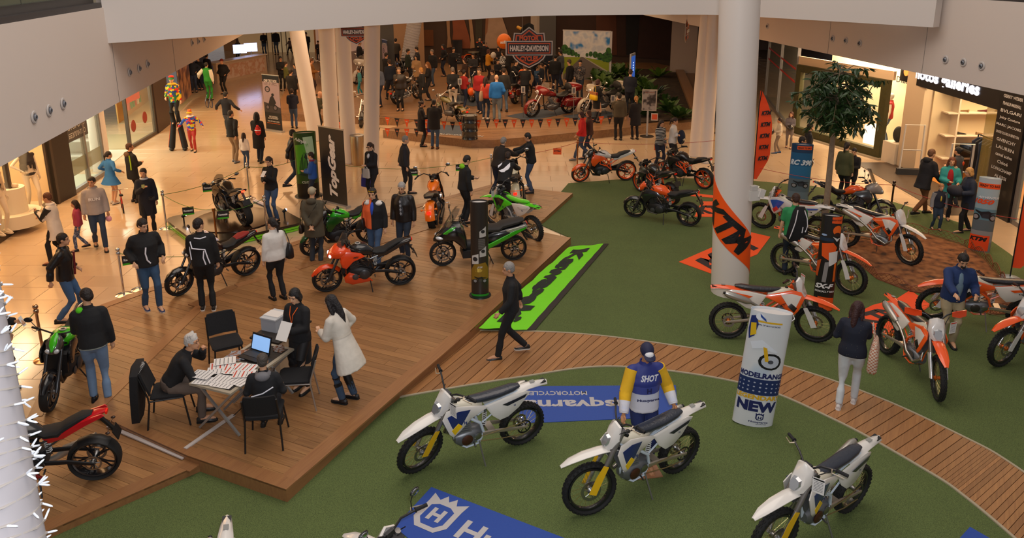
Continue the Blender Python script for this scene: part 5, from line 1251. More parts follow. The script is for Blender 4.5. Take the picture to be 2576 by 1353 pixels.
    for x,z_,hw,d_ in((.30,.865,.055,.03),(.46,.885,.075,.03),(.62,.885,.082,.03),(.82,.855,.080,.028),(1.0,.80,.062,.02),(1.12,.735,.025,.012)):
        secs.append([F((x,y*hw,z_-(abs(y)**2.2)*d_-o_))for o_,ys in((0,(-1,-.6,0,.6,1)),(.007,(1,.6,0,-.6,-1)))for y in ys])
    m.rings(secs);ob('front_fender',m,fen,t)
    # headlight mask or number plate
    q=[(-.10,1.16),(0,1.20),(.10,1.16),(.125,1.0),(.10,.90),(.05,.86),(-.05,.86),(-.10,.90),(-.125,1.0)]
    fx=lambda y,z_,o_:F((.56-(z_-.86)*.36-abs(y)**2*4+o_,y,z_))
    m=MB();m.rings([[fx(y,z_,-.03)for y,z_ in q],[fx(y,z_,0)for y,z_ in q],[fx(y*.7,.99+(z_-.99)*.7,.022)for y,z_ in q]]);mk=ob('headlight_mask' if mask else 'number_plate',m,gloss(c.get('mask',c['body'])),t)
    if mask:
        m=MB();ql=[(-.055,1.03),(0,1.05),(.055,1.03),(.07,.97),(.035,.90),(-.035,.90),(-.07,.97)]
        m.rings([[fx(y,z_,.012)for y,z_ in ql],[fx(y*.85,.97+(z_-.97)*.85,.045)for y,z_ in ql]]);ob('headlight',m,mat('c8ccd0',.08,.7),mk)
    # tank, seat, rear
    m=MB();m.sl([(.36,.90,.05,.05),(.26,.92,.09,.07),(.12,.90,.11,.09),(.0,.87,.09,.08),(-.10,.86,.06,.05)],14);ob('fuel_tank',m,mat(c.get('tank','cfc8b4'),.35,0,.3),t)
    m=MB();m.lathe([(.028,0),(.03,.02),(.02,.028)],(.22,0,.985),(0,0,1),12);ob('fuel_cap',m,black(),t)
    m=MB();m.sl([(.20,.965,.045,.02),(.10,.955,.062,.035),(-.10,.94,.078,.045),(-.35,.95,.085,.045),(-.55,.975,.075,.04),(-.66,.985,.04,.02)],14,3);ob('seat',m,mat(c.get('seat','26262a'),.3,0,.35,.3,30),t)
    m=MB();rs=[]
    for x,z_,hw in((-.40,.925,.075),(-.62,.965,.085),(-.80,.985,.075),(-.95,.985,.062),(-1.08,.97,.045)):
        rs.append([(x,y*hw,z_-abs(y)**2*.045-o_)for o_,ys in((0,(-1,-.6,0,.6,1)),(.008,(1,.6,0,-.6,-1)))for y in ys])
    m.rings(rs);ob('rear_fender',m,gloss(c.get('rear',c['body'])),t)
    m=MB();m.box((-.99,0,.955),(.14,.09,.015),Matrix.Rotation(.15,3,'Y'));ob('tail_extension',m,black(),t)
    m=MB();m.box((-.86,0,.992),(.07,.055,.004),Matrix.Rotation(.03,3,'Y'));ob('grab_sticker',m,mat('8a8a86',.5),t,smooth=False)
    SHR=[(.50,.86,.06),(.44,.96,.035),(.28,.985,.02),(.10,.93,0),(-.12,.87,-.015),(-.16,.83,-.015),(.06,.74,.0),(.24,.60,.03),(.34,.55,.05),(.40,.62,.06)]
    D1=[(.44,.90,.052),(.28,.93,.03),(.10,.90,.012),(.26,.66,.04),(.33,.62,.05)]
    SIDE=[(-.12,.86,.0),(-.42,.915,0),(-.72,.93,-.01),(-.80,.90,-.01),(-.62,.72,.02),(-.46,.62,.03),(-.34,.60,.03),(-.24,.68,.01)]
    for s in(1,-1):
        m=MB();m.plate(SHR,s*.115,.012,.016,.85);sp=ob('radiator_shroud',m,gloss(c.get('shroud',c['body'])),t)
        m=MB();m.plate(D1,s*.133,.002,.002,.95);ob('shroud_graphic',m,gloss(c.get('decal','1c2a5a')),sp)
        m=MB();m.plate([(.38,.68,.052),(.33,.60,.052),(.22,.70,.04),(.28,.76,.04)],s*.136,.002,.002,.95);ob('shroud_graphic',m,gloss(c.get('decal2','e8c01c')),sp)
        m=MB();m.plate(SIDE,s*.10,.012,.014,.85);sp2=ob('side_panel',m,gloss(c.get('side',c['body'])),t)
        m=MB();m.plate([(-.74,.905,0),(-.70,.86,.01),(-.44,.80,.02),(-.36,.84,.02),(-.55,.87,.01)],s*.116,.002,.002,.95);ob('panel_graphic',m,gloss(c.get('decal3',c.get('decal','1c2a5a'))),sp2)
        if far==0 and c.get('word'):
            n_=Vector((0,s,0));r_=Vector((s*-1,0,-.25))if s>0 else Vector((1,0,.25))
            lettering(c['word'],(.17,s*.150,.72),Vector((-s*1.,0,-.4*s*1.))if s>0 else(1,0,.4),(0,0,1),c.get('wh',.05),mat(c.get('wc','1c2a5a'),.4),sp,bold=.04)
            lettering(c.get('word2',c['word']),(-.55,s*.128,.78),(-s,0,0),(0,0,1),.03,mat(c.get('wc','1c2a5a'),.4),sp2,bold=.03)
        m=MB();m.plate([(.50,.80,0),(.40,.84,0),(.30,.62,0),(.38,.58,0)],s*.09,.02,.0,.9);ob('radiator',m,mat('6a6c70',.5,.4),t)
        m=MB();m.tube([(.02,s*.10,.33),(.03,s*.19,.325)],.012,6);ob('footpeg',m,steel(),t)
    # frame
    fm=gloss(c.get('frame','2c2c30'));m=MB()
    m.tube([(.40,0,.98),(.33,0,.75),(.28,0,.50),(.24,0,.33)],[.028,.024,.02,.02],8)
    for s in(1,-1):
        m.tube([(.38,s*.03,.90),(.18,s*.09,.80),(-.06,s*.10,.62),(-.12,s*.09,.45),(-.05,s*.08,.31)],.022,8)
        m.tube([(.24,s*.03,.33),(.12,s*.09,.27),(-.06,s*.09,.29),(-.12,s*.09,.42)],.015,6)
        m.tube([(-.02,s*.06,.82),(-.30,s*.06,.88),(-.62,s*.05,.94)],.012,6);m.tube([(-.10,s*.08,.60),(-.35,s*.07,.76),(-.55,s*.05,.90)],.012,6)
    ob('frame',m,fm,t)
    m=MB()
    for s in(1,-1):m.tube([(-.10,s*.10,.43),(-.30,s*.095,.41),(-.60,s*.095,.36),(-.78,s*.095,.335)],[.034,.032,.026,.02],8,flat=.6,ref=(0,1,0))
    m.box((-.24,0,.42),(.10,.2,.05));ob('swingarm',m,mat('b4a898',.3,.7),t)
    m=MB();m.tube([(-.16,0,.46),(-.18,0,.76)],.018,8);sh_=ob('rear_shock',m,steel(),t)
    m=MB();m.tube([(-.165+.03*math.cos(k*1.05),.03*math.sin(k*1.05),.50+k*.005)for k in range(42)],.006,4);ob('spring',m,mat(c.get('spring','d8d8d4'),.4),sh_)
    # engine
    m=MB();m.sl([(.27,.40,.07,.06),(.20,.39,.10,.11),(.02,.40,.11,.125),(-.10,.42,.10,.10),(-.15,.42,.05,.06)],12,3);en=ob('engine',m,mat('77797c',.4,.6),t)
    m=MB();Rc=Matrix.Rotation(-.12,3,'Y')
    for k in range(5):m.box((.13+k*.004,0,.52+k*.035),(.16,.17,.018),Rc)
    m.box((.15,0,.60),(.12,.13,.22),Rc);m.box((.16,0,.73),(.15,.15,.05),Rc);ob('cylinder',m,mat('8a8c90',.4,.6),en)
    for s in(1,-1):
        m=MB();m.lathe([(.01,0),(.075,0),(.08,.012),(.06,.026),(.01,.028)],(.12,s*.105,.40),(0,s,0),18);ob('engine_cover',m,mat(c.get('cover','5b3a2a'),.35,.6),en)
        m=MB();m.lathe([(.01,0),(.05,0),(.055,.012),(.03,.022)],(-.03,s*.105,.42),(0,s,0),16);ob('engine_cover',m,steel(),en)
    # exhaust on the right side
    m=MB();m.tube([(.23,-.02,.66),(.34,-.05,.60),(.36,-.10,.46),(.26,-.14,.36),(.05,-.15,.44),(-.12,-.13,.58),(-.30,-.12,.68),(-.42,-.13,.74)],[.022,.024,.026,.026,.024,.022,.024,.03],10);ob('exhaust_pipe',m,mat('a8a49c',.25,.9),t)
    m=MB();m.tube([(-.40,-.135,.735),(-.46,-.14,.755),(-.78,-.15,.86),(-.84,-.15,.88)],[.035,.055,.055,.035],14,flat=1.15);mf=ob('muffler',m,mat('b4b0a8',.35,.8),t)
    m=MB();m.tube([(-.83,-.15,.875),(-.87,-.15,.89)],.022,10);ob('tip',m,mat('141414',.6),mf)
    m=MB();m.tube([(-.07,.11,.40),(-.4,.12,.43),(-.74,.095,.43)],.008,4);m.tube([(-.07,.11,.33),(-.4,.12,.28),(-.74,.095,.235)],.008,4);ob('chain',m,mat('8a7a50',.4,.7),t)
    stand(t,-.05,.11,.34,mat('8c8a88',.35,.7))
    m=MB();m.box((-.095,.28,.004),(.15,.12,.008),Matrix.Rotation(.4,3,'Z'));ob('stand_pad',m,mat('6a4a34',.6),t,smooth=False)
    if card:tagcard(t,F((.44,.22,1.06)),rot=(0.1,0,.3),top=c.get('cardc','c83a20'))
    if mirror:mirrors(t,.30,.26,1.25,.05,mm=black())
    return t
HUSQ=dict(body='ded9d2',shroud='ddd8d0',decal='1b2b66',decal2='e6bc18',decal3='1a1c30',guard='e2b21a',frame='c8d4e0',forktube='8c8986',seat='2a2f3a',rim='17171a',side='ddd9d2',word='H',wc='1b2b66',cardc='1a1c20')
KTMW=dict(body='f05a1a',shroud='f05a1a',decal='e0dad2',decal2='17171a',decal3='ef5a18',guard='dcd8d4',frame='ef5a18',forktube='8a8078',side='d6d0c6',mask='dcd8d4',fender='f2591a',rear='f2591a',hub='d06a28',clamp='e85a1a',word='KTM',wc='17171a',wh=.05,grip='3a2018',rim='18181a',cover='4a4640')

def cruiser(label,A,B_,c,z=ZS,lean=.12,far=1,bags=False,fairing=False,top=False,la=(-.80,0),lb=(.80,0),st=0.):
    t=thing('motorcycle',label,'motorcycle',(0,0,z));place(t,A,B_,la,lb,-lean,1.14 if fairing else 1.04)
    g=gloss(c['body']);ch=chrome();bk=black();rimm=mat(c.get('rim','2a2a2c'),.25,.6)
    wheel(t,c.get('wk','cast'),-.80,.33,.17,rimm,steel(),rear=True);wheel(t,c.get('wk','cast'),.82,.335,.12,rimm,steel())
    up0=Vector((-math.sin(.52),0,math.cos(.52)));ax_=Vector((.82,0,.335))
    for s in(1,-1):
        b=ax_+Vector((0,s*.10,0));m=MB();m.tube([b-up0*.04,b+up0*.35,b+up0*.80],[.032,.030,.026],10);ob('fork_tube',m,ch if c.get('chrome',1)else bk,t)
    m=MB()
    rs=[]
    for a in(-.5,0,.5,1.0,1.5,2.0,2.5):
        d=Vector((math.cos(a),0,math.sin(a)));q=ax_+d*.355
        rs.append([q+Vector((0,y*.085,0))-d*(abs(y)**2*.05)+d*o_ for o_,ys in((0,(-1,-.5,0,.5,1)),(-.01,(1,.5,0,-.5,-1)))for y in ys])
    m.rings(rs);ob('front_fender',m,g,t)
    m=MB();rs=[]
    for a in(-.1,.4,.9,1.4,1.9,2.4,2.9,3.2):
        d=Vector((math.cos(a),0,math.sin(a)));q=Vector((-.80,0,.33))+d*.385
        rs.append([q+Vector((0,y*.115,0))-d*(abs(y)**2*.06)+d*o_ for o_,ys in((0,(-1,-.5,0,.5,1)),(-.01,(1,.5,0,-.5,-1)))for y in ys])
    m.rings(rs);ob('rear_fender',m,g,t)
    m=MB();m.box((-1.19,0,.52),(.04,.09,.06));ob('tail_light',m,mat('ff2010',.3,0,0,0,60,2.5 if c.get('lit')else 0),t)
    for s in(1,-1):
        m=MB();m.tube([(-1.12,0,.58),(-1.12,s*.16,.58)],.008,5);m.ell((-1.12,s*.17,.58),.028,10,7);ob('turn_signal',m,mat('e87818',.3),t)
    m=MB();m.sl([(.42,.82,.03,.03),(.34,.84,.10,.08),(.18,.85,.15,.11),(0,.82,.14,.10),(-.14,.76,.08,.06),(-.2,.74,.03,.03)],16,2.2);ob('fuel_tank',m,g,t)
    m=MB();m.box((.14,0,.955),(.26,.07,.02));m.lathe([(.04,0),(.04,.02),(.02,.025)],(.18,0,.962),(0,0,1),12);ob('tank_console',m,bk,t)
    m=MB();m.sl([(-.14,.74,.08,.04),(-.25,.72,.16,.05),(-.45,.72,.19,.06),(-.58,.78,.16,.05),(-.72,.83,.13,.04),(-.92,.82,.10,.03)],14,3);ob('seat',m,mat('1b1a1a',.5,0,.1),t)
    m=MB();m.tube([(.40,0,.90),(.34,0,.5),(.28,0,.24),(-.2,0,.20),(-.45,0,.40)],.022,8);m.tube([(.42,0,.92),(.1,0,.75),(-.35,0,.62),(-.45,0,.40)],.022,8);ob('frame',m,bk,t)
    m=MB()
    for s in(1,-1):m.tube([(-.40,s*.13,.36),(-.80,s*.13,.33)],.022,6)
    ob('swingarm',m,bk,t)
    m=MB();m.sl([(.22,.32,.10,.08),(.1,.32,.15,.13),(-.2,.34,.15,.12),(-.3,.36,.08,.08)],12,3);en=ob('engine',m,mat('6c6c70',.3,.7),t)
    for a in(.42,-.42):
        m=MB();Rc=Matrix.Rotation(a,3,'Y');
        for k in range(7):m.box(Vector((-.03,0,.40))+Rc@Vector((0,0,.06+k*.032)),(.14,.14,.016),Rc)
        m.box(Vector((-.03,0,.40))+Rc@Vector((0,0,.29)),(.13,.13,.05),Rc);ob('cylinder',m,mat('9a9a9e',.25,.8),en,smooth=False)
    m=MB();m.lathe([(.01,.05),(.08,.05),(.09,.03),(.09,0)],(-.02,-.15,.56),(0,-1,0),20);ob('air_cleaner',m,ch,en)
    for k,zz in((0,.26),(1,.20)):
        m=MB();m.tube([(.1-k*.2,-.12,.5),(.16-k*.22,-.2,.36),(-.1,-.2,zz+.04),(-.9-k*.1,-.21,zz)],[.025,.025,.028,.045],12);ob('exhaust_pipe',m,ch if c.get('chrome',1)else bk,t)
    bar=[(.34,0,1.0),(.34,.08,1.02),(.30,.22,1.10),(.16,.36,1.08),(.05,.42,1.04)]
    m=MB();m.tube([q for q in reversed(mirror_(bar))][:-1]+bar,.013,8);ob('handlebar',m,ch if c.get('chrome',1)else bk,t);grips(t,bar,.4)
    mirrors(t,.24,.28,1.10,.10,mm=ch)
    if not fairing:
        m=MB();m.lathe([(.02,-.12),(.07,-.08),(.095,0),(.09,.02)],(.50,0,.93),(1,0,0),18);h_=ob('headlight',m,ch if c.get('chrome',1)else bk,t);m=MB();m.ell((.52,0,.93),(.02,.085,.085),14,8);ob('lens',m,mat('d0d4d8',.08,.4),h_)
    else:
        m=MB();m.sl([(.64,.93,.10,.09),(.60,.95,.24,.13),(.52,.98,.36,.15),(.42,1.0,.38,.13),(.34,1.0,.34,.09)],20,2.6);f_=ob('fairing',m,g,t)
        m=MB();m.ell((.655,0,.93),(.03,.10,.08),14,8);ob('headlight',m,mat('e0e0e0',.08,.6),f_)
        for s in(1,-1):m=MB();m.ell((.60,s*.2,.88),(.03,.05,.04),10,7);ob('passing_lamp',m,ch,f_)
        m=MB();rs=[]
        for zz,hw,x in((1.06,.26,.50),(1.16,.24,.44),(1.24,.18,.40),(1.27,.10,.38)):rs.append([(x-abs(y)*.12,y*hw,zz)for y in(-1,-.5,0,.5,1)]+[(x-abs(y)*.12-.006,y*hw,zz)for y in(1,.5,0,-.5,-1)])
        m.rings(rs);ob('windscreen',m,mat('6a5a4c',.08,0,0,0,60,0,0,.35),f_)
    if bags:
        for s in(1,-1):
            m=MB();m.sl([(-.42,.50,.05,.10,s*.27),(-.50,.50,.09,.15,s*.27),(-.85,.50,.10,.16,s*.28),(-1.08,.51,.09,.14,s*.28),(-1.14,.52,.05,.09,s*.27)],14,4);ob('saddlebag',m,g,t)
            m=MB();m.tube([(-.40,s*.36,.42),(-.46,s*.40,.62),(-.75,s*.41,.62),(-.78,s*.38,.34),(-1.0,s*.38,.34)],.012,6);ob('bag_guard',m,ch,t)
    if top:
        m=MB();m.sl([(-.72,1.0,.16,.08),(-.80,1.0,.26,.13),(-1.05,1.0,.27,.14),(-1.2,.99,.2,.10)],16,4);ob('top_case',m,g,t)
        for x,y,zz,rx,rz_ in((-.70,0,1.02,.07,.15),(-.66,.22,.92,.12,.07),(-.66,-.22,.92,.12,.07)):
            m=MB();m.ell((x,y,zz),(rx,.22 if y==0 else .07,rz_),12,8);ob('backrest_pad',m,mat('1b1a19',.6),t)
    m=MB();m.tube([(.3,-.30,.30),(.1,-.34,.27)],.02,6);m.tube([(.3,.30,.30),(.1,.34,.27)],.02,6);m.tube([(.25,-.32,.30),(.25,.32,.30)],.012,6);ob('foot_controls',m,ch,t)
    stand(t,-.05,.12,.25,bk)
    return t

def road(label,A,B_,c,z=DL,lean=.12,kind='naked',la=(-.72,0),lb=(.72,0),far=0,tr=1.,st=0.):
    """naked, sport, tourer or adventure road motorcycle"""
    t=thing('motorcycle',label,'motorcycle',(0,0,z));place(t,A,B_,la,lb,-lean)
    g,g2,fr=gloss(c['body']),gloss(c.get('second','17171a')),gloss(c.get('frame','19191b'));bk=black()
    rimm=gloss(c.get('rim','17171a'));adv=kind=='adventure'
    Rf,wf_=(.335,.12)if adv else(.30,.12);Rr,wr_=(.325,.15)if adv else(.315,.185)
    px,pz,rk=.36,.90,math.radians(25);Rk=Matrix.Rotation(-rk,3,'Y')@Matrix.Rotation(st,3,'Z')@Matrix.Rotation(rk,3,'Y')
    def F(v):return Vector((px,0,pz))+Rk@(Vector(v)-Vector((px,0,pz)))
    def FT(mb):mb.v=[tuple(F(q))for q in mb.v];return mb
    wk='wire' if adv else 'cast'
    wheel(t,wk,-.72,Rr,wr_,rimm,steel(),rear=True);w_=wheel(t,wk,0,Rf,wf_,rimm,steel());w_.location=F((.72,0,Rf));w_.rotation_euler=Rk.to_euler()
    up0=Vector((-math.sin(rk),0,math.cos(rk)));ax_=Vector((.72,0,Rf))
    for s in(1,-1):
        b=ax_+Vector((0,s*.095,0));m=MB();m.tube([b-up0*.02,b+up0*.28,b+up0*.29,b+up0*.72],[.03,.03,.024,.024]if c.get('fork')is None else[.022,.022,.030,.030],10);ob('fork_tube',FT(m),mat(c.get('fork','4a4a4c'),.3,.7),t)
        m=MB();m.box(b+Vector((-.07,-s*.01,.07)),(.07,.05,.10));ob('brake_caliper',FT(m),mat('3a3a3c',.4,.5),t)
    m=MB();rs=[]
    for a in(.35,.75,1.2,1.65,2.1,2.55):
        d=Vector((math.cos(a),0,math.sin(a)));q=ax_+d*(Rf+.03);ww=.075 if a>.5 else .045
        rs.append([q+Vector((0,y*ww,0))-d*(abs(y)**2*.055)+d*o_ for o_,ys in((0,(-1,-.5,0,.5,1)),(-.008,(1,.5,0,-.5,-1)))for y in ys])
    m.rings(rs);ob('front_fender',FT(m),gloss(c.get('fender',c['body'])),t)
    # bars
    hz=1.06 if kind=='naked' else .96 if kind=='sport' else 1.16 if adv else 1.08
    hw=.40 if kind!='sport' else .32
    bar=[(.30,0,hz-.04),(.30,.08,hz-.03),(.26,.22,hz),(.20,hw-.06,hz),(.15,hw,hz-.01)]
    m=MB();m.tube([q for q in reversed(mirror_(bar))][:-1]+bar,.013,8);m.box((.30,0,hz-.07),(.08,.2,.05));ob('handlebar',FT(m),bk,t);bar2=[tuple(F(q))for q in bar]
    grips(t,bar,hw)
    mirrors(t,.26,hw-.14,hz,.12 if kind!='sport' else .22,stalk=.15 if kind!='sport' else .04,mm=mat(c.get('mirror','17171a'),.35))
    # tank, seat, tail
    m=MB();m.sl([(.30,.84,.06,.05),(.24,.87,.13,.09),(.10,.89,.165,.115),(-.06,.87,.15,.11),(-.18,.81,.09,.07),(-.24,.78,.05,.04)],16,2.6);tk=ob('fuel_tank',m,g if not c.get('tank')else gloss(c['tank']),t)
    m=MB();m.lathe([(.055,0),(.055,.012),(.035,.016),(.03,.012)],(.10,0,1.0),(0,0,1),18);ob('fuel_cap',m,mat('c8c8c4',.3,.6),tk)
    m=MB();m.lathe([(.032,.012),(.02,.018)],(.10,0,1.0),(0,0,1),14);ob('cap_centre',m,bk,tk)
    th_=.05 if kind in('tourer','adventure')else 0
    m=MB();m.sl([(-.12,.83,.07,.03),(-.25,.80,.12,.045),(-.40,.81,.13,.05),(-.48,.87,.11,.05),(-.66,.92+th_,.10,.04),(-.80,.95+th_,.05,.025)],14,3);ob('seat',m,mat(c.get('seat','1d1c1c'),.75),t)
    if c.get('pillion'):m=MB();m.sl([(-.48,.90,.08,.035),(-.60,.94,.11,.04),(-.72,.965,.09,.03),(-.80,.965,.04,.02)],14,3);ob('pillion_seat',m,mat(c['pillion'],.7),t)
    TAIL=[(-.22,.78),(-.45,.83),(-.70,.92+th_),(-.92,.98+th_),(-.95,.95+th_),(-.74,.85+th_),(-.45,.74),(-.28,.70)]
    for s in(1,-1):m=MB();m.plate(TAIL,s*.105,.02,.012,.85);ob('tail_panel',m,gloss(c.get('tail',c['body'])),t)
    m=MB();m.sl([(-.70,.90+th_,.09,.03),(-.85,.945+th_,.07,.03),(-.95,.965+th_,.04,.02)],12,3);ob('tail_cowl',m,gloss(c.get('tail',c['body'])),t)
    m=MB();m.box((-.96,0,.95+th_),(.02,.08,.035));ob('tail_light',m,mat('ff2412',.25,0,0,0,60,c.get('lit',0)),t)
    m=MB();m.box((-.95,0,.80),(.03,.05,.26),Matrix.Rotation(.55,3,'Y'));m.box((-1.03,0,.68),(.012,.19,.14),Matrix.Rotation(.4,3,'Y'));ob('plate_bracket',m,bk,t)
    for s in(1,-1):m=MB();m.tube([(-.95,0,.78),(-.97,s*.14,.78)],.007,5);m.ell((-.97,s*.155,.78),(.03,.022,.018),8,6);ob('turn_signal',m,mat('3a2418',.3),t)
    # engine, frame, swingarm
    m=MB();m.sl([(.34,.42,.10,.08),(.26,.42,.17,.15),(.05,.40,.19,.17),(-.12,.42,.17,.13),(-.2,.44,.10,.08)],12,3.2);en=ob('engine',m,mat('2c2c2e',.45,.4),t)
    m=MB();Rc=Matrix.Rotation(.35,3,'Y');m.box((.20,0,.64),(.20,.30,.22),Rc)
    for k in range(4):m.box((.16+k*.018,0,.56+k*.045),(.22,.32,.012),Rc)
    ob('cylinder',m,mat('3a3a3c',.45,.4),en,smooth=False)
    for s in(1,-1):
        m=MB();m.lathe([(.01,0),(.10,0),(.105,.015),(.07,.035),(.01,.038)],(-.0,s*.185,.40),(0,s,0),20);ob('engine_cover',m,mat(c.get('cover','4a4a4c'),.35,.6),en)
        m=MB();m.lathe([(.01,0),(.06,0),(.065,.012),(.03,.025)],(.18,s*.18,.36),(0,s,0),16);ob('engine_cover',m,mat('58585a',.35,.6),en)
        m=MB();m.tube([(-.20,s*.16,.36),(-.20,s*.24,.35)],.012,6);ob('footpeg',m,steel(),t)
    m=MB();J=[(.34,.90),(.20,.70),(.10,.82),(.0,.62),(-.14,.76),(-.20,.46)]
    for s in(1,-1):
        y=s*.15
        m.tube([(.36,s*.04,.90),(.14,y,.80),(-.12,y,.70),(-.20,y,.42)],.018,8);m.tube([(.36,s*.04,.80),(.16,y,.62),(-.06,y,.54),(-.20,y,.42)],.018,8)
        m.tube([(.14,y,.80),(.16,y,.62)],.014,6);m.tube([(.14,y,.80),(-.06,y,.54)],.014,6);m.tube([(-.12,y,.70),(-.06,y,.54)],.014,6)
        m.tube([(-.12,s*.12,.70),(-.45,s*.08,.80),(-.78,s*.05,.90)],.012,6);m.tube([(-.16,s*.12,.58),(-.42,s*.08,.74)],.012,6)
    ob('frame',m,fr,t)
    m=MB()
    for s in(1,-1):m.tube([(-.18,s*.12,.42),(-.45,s*.13,.40),(-.74,s*.13,Rr)],[.035,.032,.024],8,flat=.6,ref=(0,1,0))
    ob('swingarm',m,mat(c.get('arm','222224'),.4,.4),t)
    m=MB();m.tube([(-.24,.0,.46),(-.20,.0,.76)],.018,8);s_=ob('rear_shock',m,steel(),t)
    m=MB();m.tube([(-.225+.035*math.cos(k*1.05),.035*math.sin(k*1.05),.50+k*.005)for k in range(42)],.008,4);ob('spring',m,mat(c.get('spring','d8d8d4'),.4),s_)
    m=MB();rs=[]
    for a in(1.1,1.5,1.9,2.3):
        d=Vector((math.cos(a),0,math.sin(a)));q=Vector((-.72,0,Rr))+d*(Rr+.025);rs.append([q+Vector((0,y*.09,0))-d*(abs(y)**2*.04)+d*o_ for o_,ys in((0,(-1,-.5,0,.5,1)),(-.008,(1,.5,0,-.5,-1)))for y in ys])
    m.rings(rs);ob('rear_hugger',m,bk,t)
    m=MB()
    for y in(-.06,0,.06):m.tube([(.36,y,.58),(.44,y,.42),(.34,y,.24),(.1,y*.6,.20)],.02,8)
    ob('exhaust_header',m,mat('6a6258',.3,.8),t)
    sd=-1
    m=MB();m.tube([(-.05,-.10,.24),(-.25,-.16,.28),(-.34,-.19,.34),(-.72,-.22,.46)],[.03,.035,.055,.05],12,flat=1.3);ob('muffler',m,mat(c.get('muffler','2a2a2c'),.3,.6),t)
    m=MB();m.plate([(.46,.76,0),(.40,.80,0),(.36,.46,0),(.42,.44,0)],.16,.32,0,.95);ob('radiator',m,mat('202022',.5,.3),t)
    # shrouds
    SH=[(.44,.84,.03),(.34,.93,.01),(.06,.86,0),(-.02,.78,0),(.20,.70,.01),(.34,.56,.03),(.42,.60,.04),(.46,.72,.04)]
    for s in(1,-1):
        m=MB();m.plate(SH,s*.17,.015,.02,.85);sp=ob('side_shroud',m,gloss(c.get('shroud',c['body'])),t)
        if c.get('word'):lettering(c['word'],(.22,s*.20,.80),(-s,0,0),(0,0,1),.045,mat(c.get('wc','17171a'),.4),sp,bold=.03,shear=.2)
        if c.get('belly'):m=MB();m.plate([(.40,.36,0),(.30,.46,0),(-.05,.34,0),(-.16,.22,-.02),(.24,.17,-.03),(.38,.24,-.02)],s*.17,.015,.015,.85);ob('belly_panel',m,gloss(c['belly']),t)
    # front mask
    fsec={'naked':[(.60,.86,.03,.03),(.56,.88,.09,.08),(.48,.93,.12,.12),(.40,.97,.10,.09)],
            'sport':[(.74,.76,.02,.03),(.66,.80,.12,.08),(.52,.84,.20,.14),(.36,.82,.22,.16),(.2,.78,.18,.14)],
            'tourer':[(.70,.80,.02,.02),(.64,.84,.12,.07),(.52,.88,.20,.13),(.38,.88,.20,.14),(.26,.84,.18,.10)],
            'adventure':[(.72,.86,.02,.03),(.66,.90,.09,.09),(.54,.96,.15,.15),(.42,.94,.19,.14),(.30,.88,.18,.12)]}[kind]
    m=MB();m.sl(fsec,16,2.3);nose=ob('front_cowl' if kind!='naked' else 'headlight_cowl',FT(m),gloss(c.get('cowl',c['body'])),t)
    for s in(1,-1):
        m=MB();q=Vector((fsec[1][0]+.015,s*fsec[1][2]*.62,fsec[1][1]-.01));m.ell(q,(.03,fsec[1][2]*.5,.035),10,7,Matrix.Rotation(s*.35,3,'X'));ob('headlight',FT(m),mat('d8dce0',.08,.3,0,0,60,c.get('lamp',0)),nose)
    if c.get('crest'):m=MB();m.sl([(fsec[0][0]+.005,fsec[0][1]+.02,.012,.012),(fsec[1][0],fsec[1][1]+.07,.05,.03),(fsec[2][0]-.01,fsec[2][1]+.10,.06,.035),(fsec[3][0],fsec[3][1]+.10,.03,.02)],12,2.2);ob('cowl_crest',FT(m),gloss(c['crest']),nose)
    if kind!='naked' or c.get('screen'):
        h1={'sport':.16,'tourer':.30,'adventure':.36,'naked':.12}[kind];x0=fsec[2][0];z0=fsec[2][1]+fsec[2][3]*.8
        m=MB();rs=[]
        for k,wv in((0,.13),(.4,.13),(.8,.11),(1,.07)):
            xx=x0-k*h1*.45;zz=z0+k*h1;rs.append([(xx-y*y*.08,y*wv,zz)for y in(-1,-.5,0,.5,1)]+[(xx-y*y*.08-.005,y*wv,zz)for y in(1,.5,0,-.5,-1)])
        m.rings(rs);ob('windscreen',FT(m),mat('4a423c',.08,0,0,0,60,0,0,.4),nose)
    m=MB();m.box(F((.38,0,hz-.03)),(.05,.13,.07),Matrix.Rotation(-.5,3,'Y'));ob('instrument',m,bk,t)
    stand(t,-.10,.13,.28,bk)
    if adv:
        for s in(1,-1):m=MB();m.tube([(.40,s*.2,.60),(.34,s*.24,.42),(.1,s*.24,.28)],.014,6);ob('crash_bar',m,bk,t)
    return t
def G(x,y,z=GZ):return at(x,y,z)
def C_(base,**k):d=dict(base);d.update(k);return d
# white enduros on the near carpet
enduro('white enduro motorcycle with yellow fork guards, left one of the near carpet',G(1323,1110),G(1042,1191),HUSQ,steer_a=.30)
enduro('white enduro motorcycle with yellow fork guards in front of the jersey mannequin',G(1704,1182),G(1472,1289),HUSQ,steer_a=-.30,card=False)
A_=at(2188,1088,.98);B_=at(1944,1345,.35)
enduro('white enduro motorcycle with yellow fork guards, at the lower right of the near carpet',A_,B_,HUSQ,la=(-1.06,.98),lb=(.74,.35),steer_a=-.12)
A_=at(546,1305,.98);enduro('white enduro motorcycle cut off by the bottom edge, only its tail showing',A_,A_+Vector((.5,-1.7,0)),HUSQ,la=(-1.06,0),lb=(.74,0),card=False)
A_=at(1010,1262,1.2);enduro('white and green enduro motorcycle with a round black mirror cut off by the bottom edge',A_+Vector((.95,-1.05,0)),A_+Vector((-.35,-.05,0)),C_(HUSQ,seat='4a8a1e',decal='4a8a1e',decal2='17171a'),la=(-.74,0),lb=(.74,0),mirror=True,card=False,z=GZ)
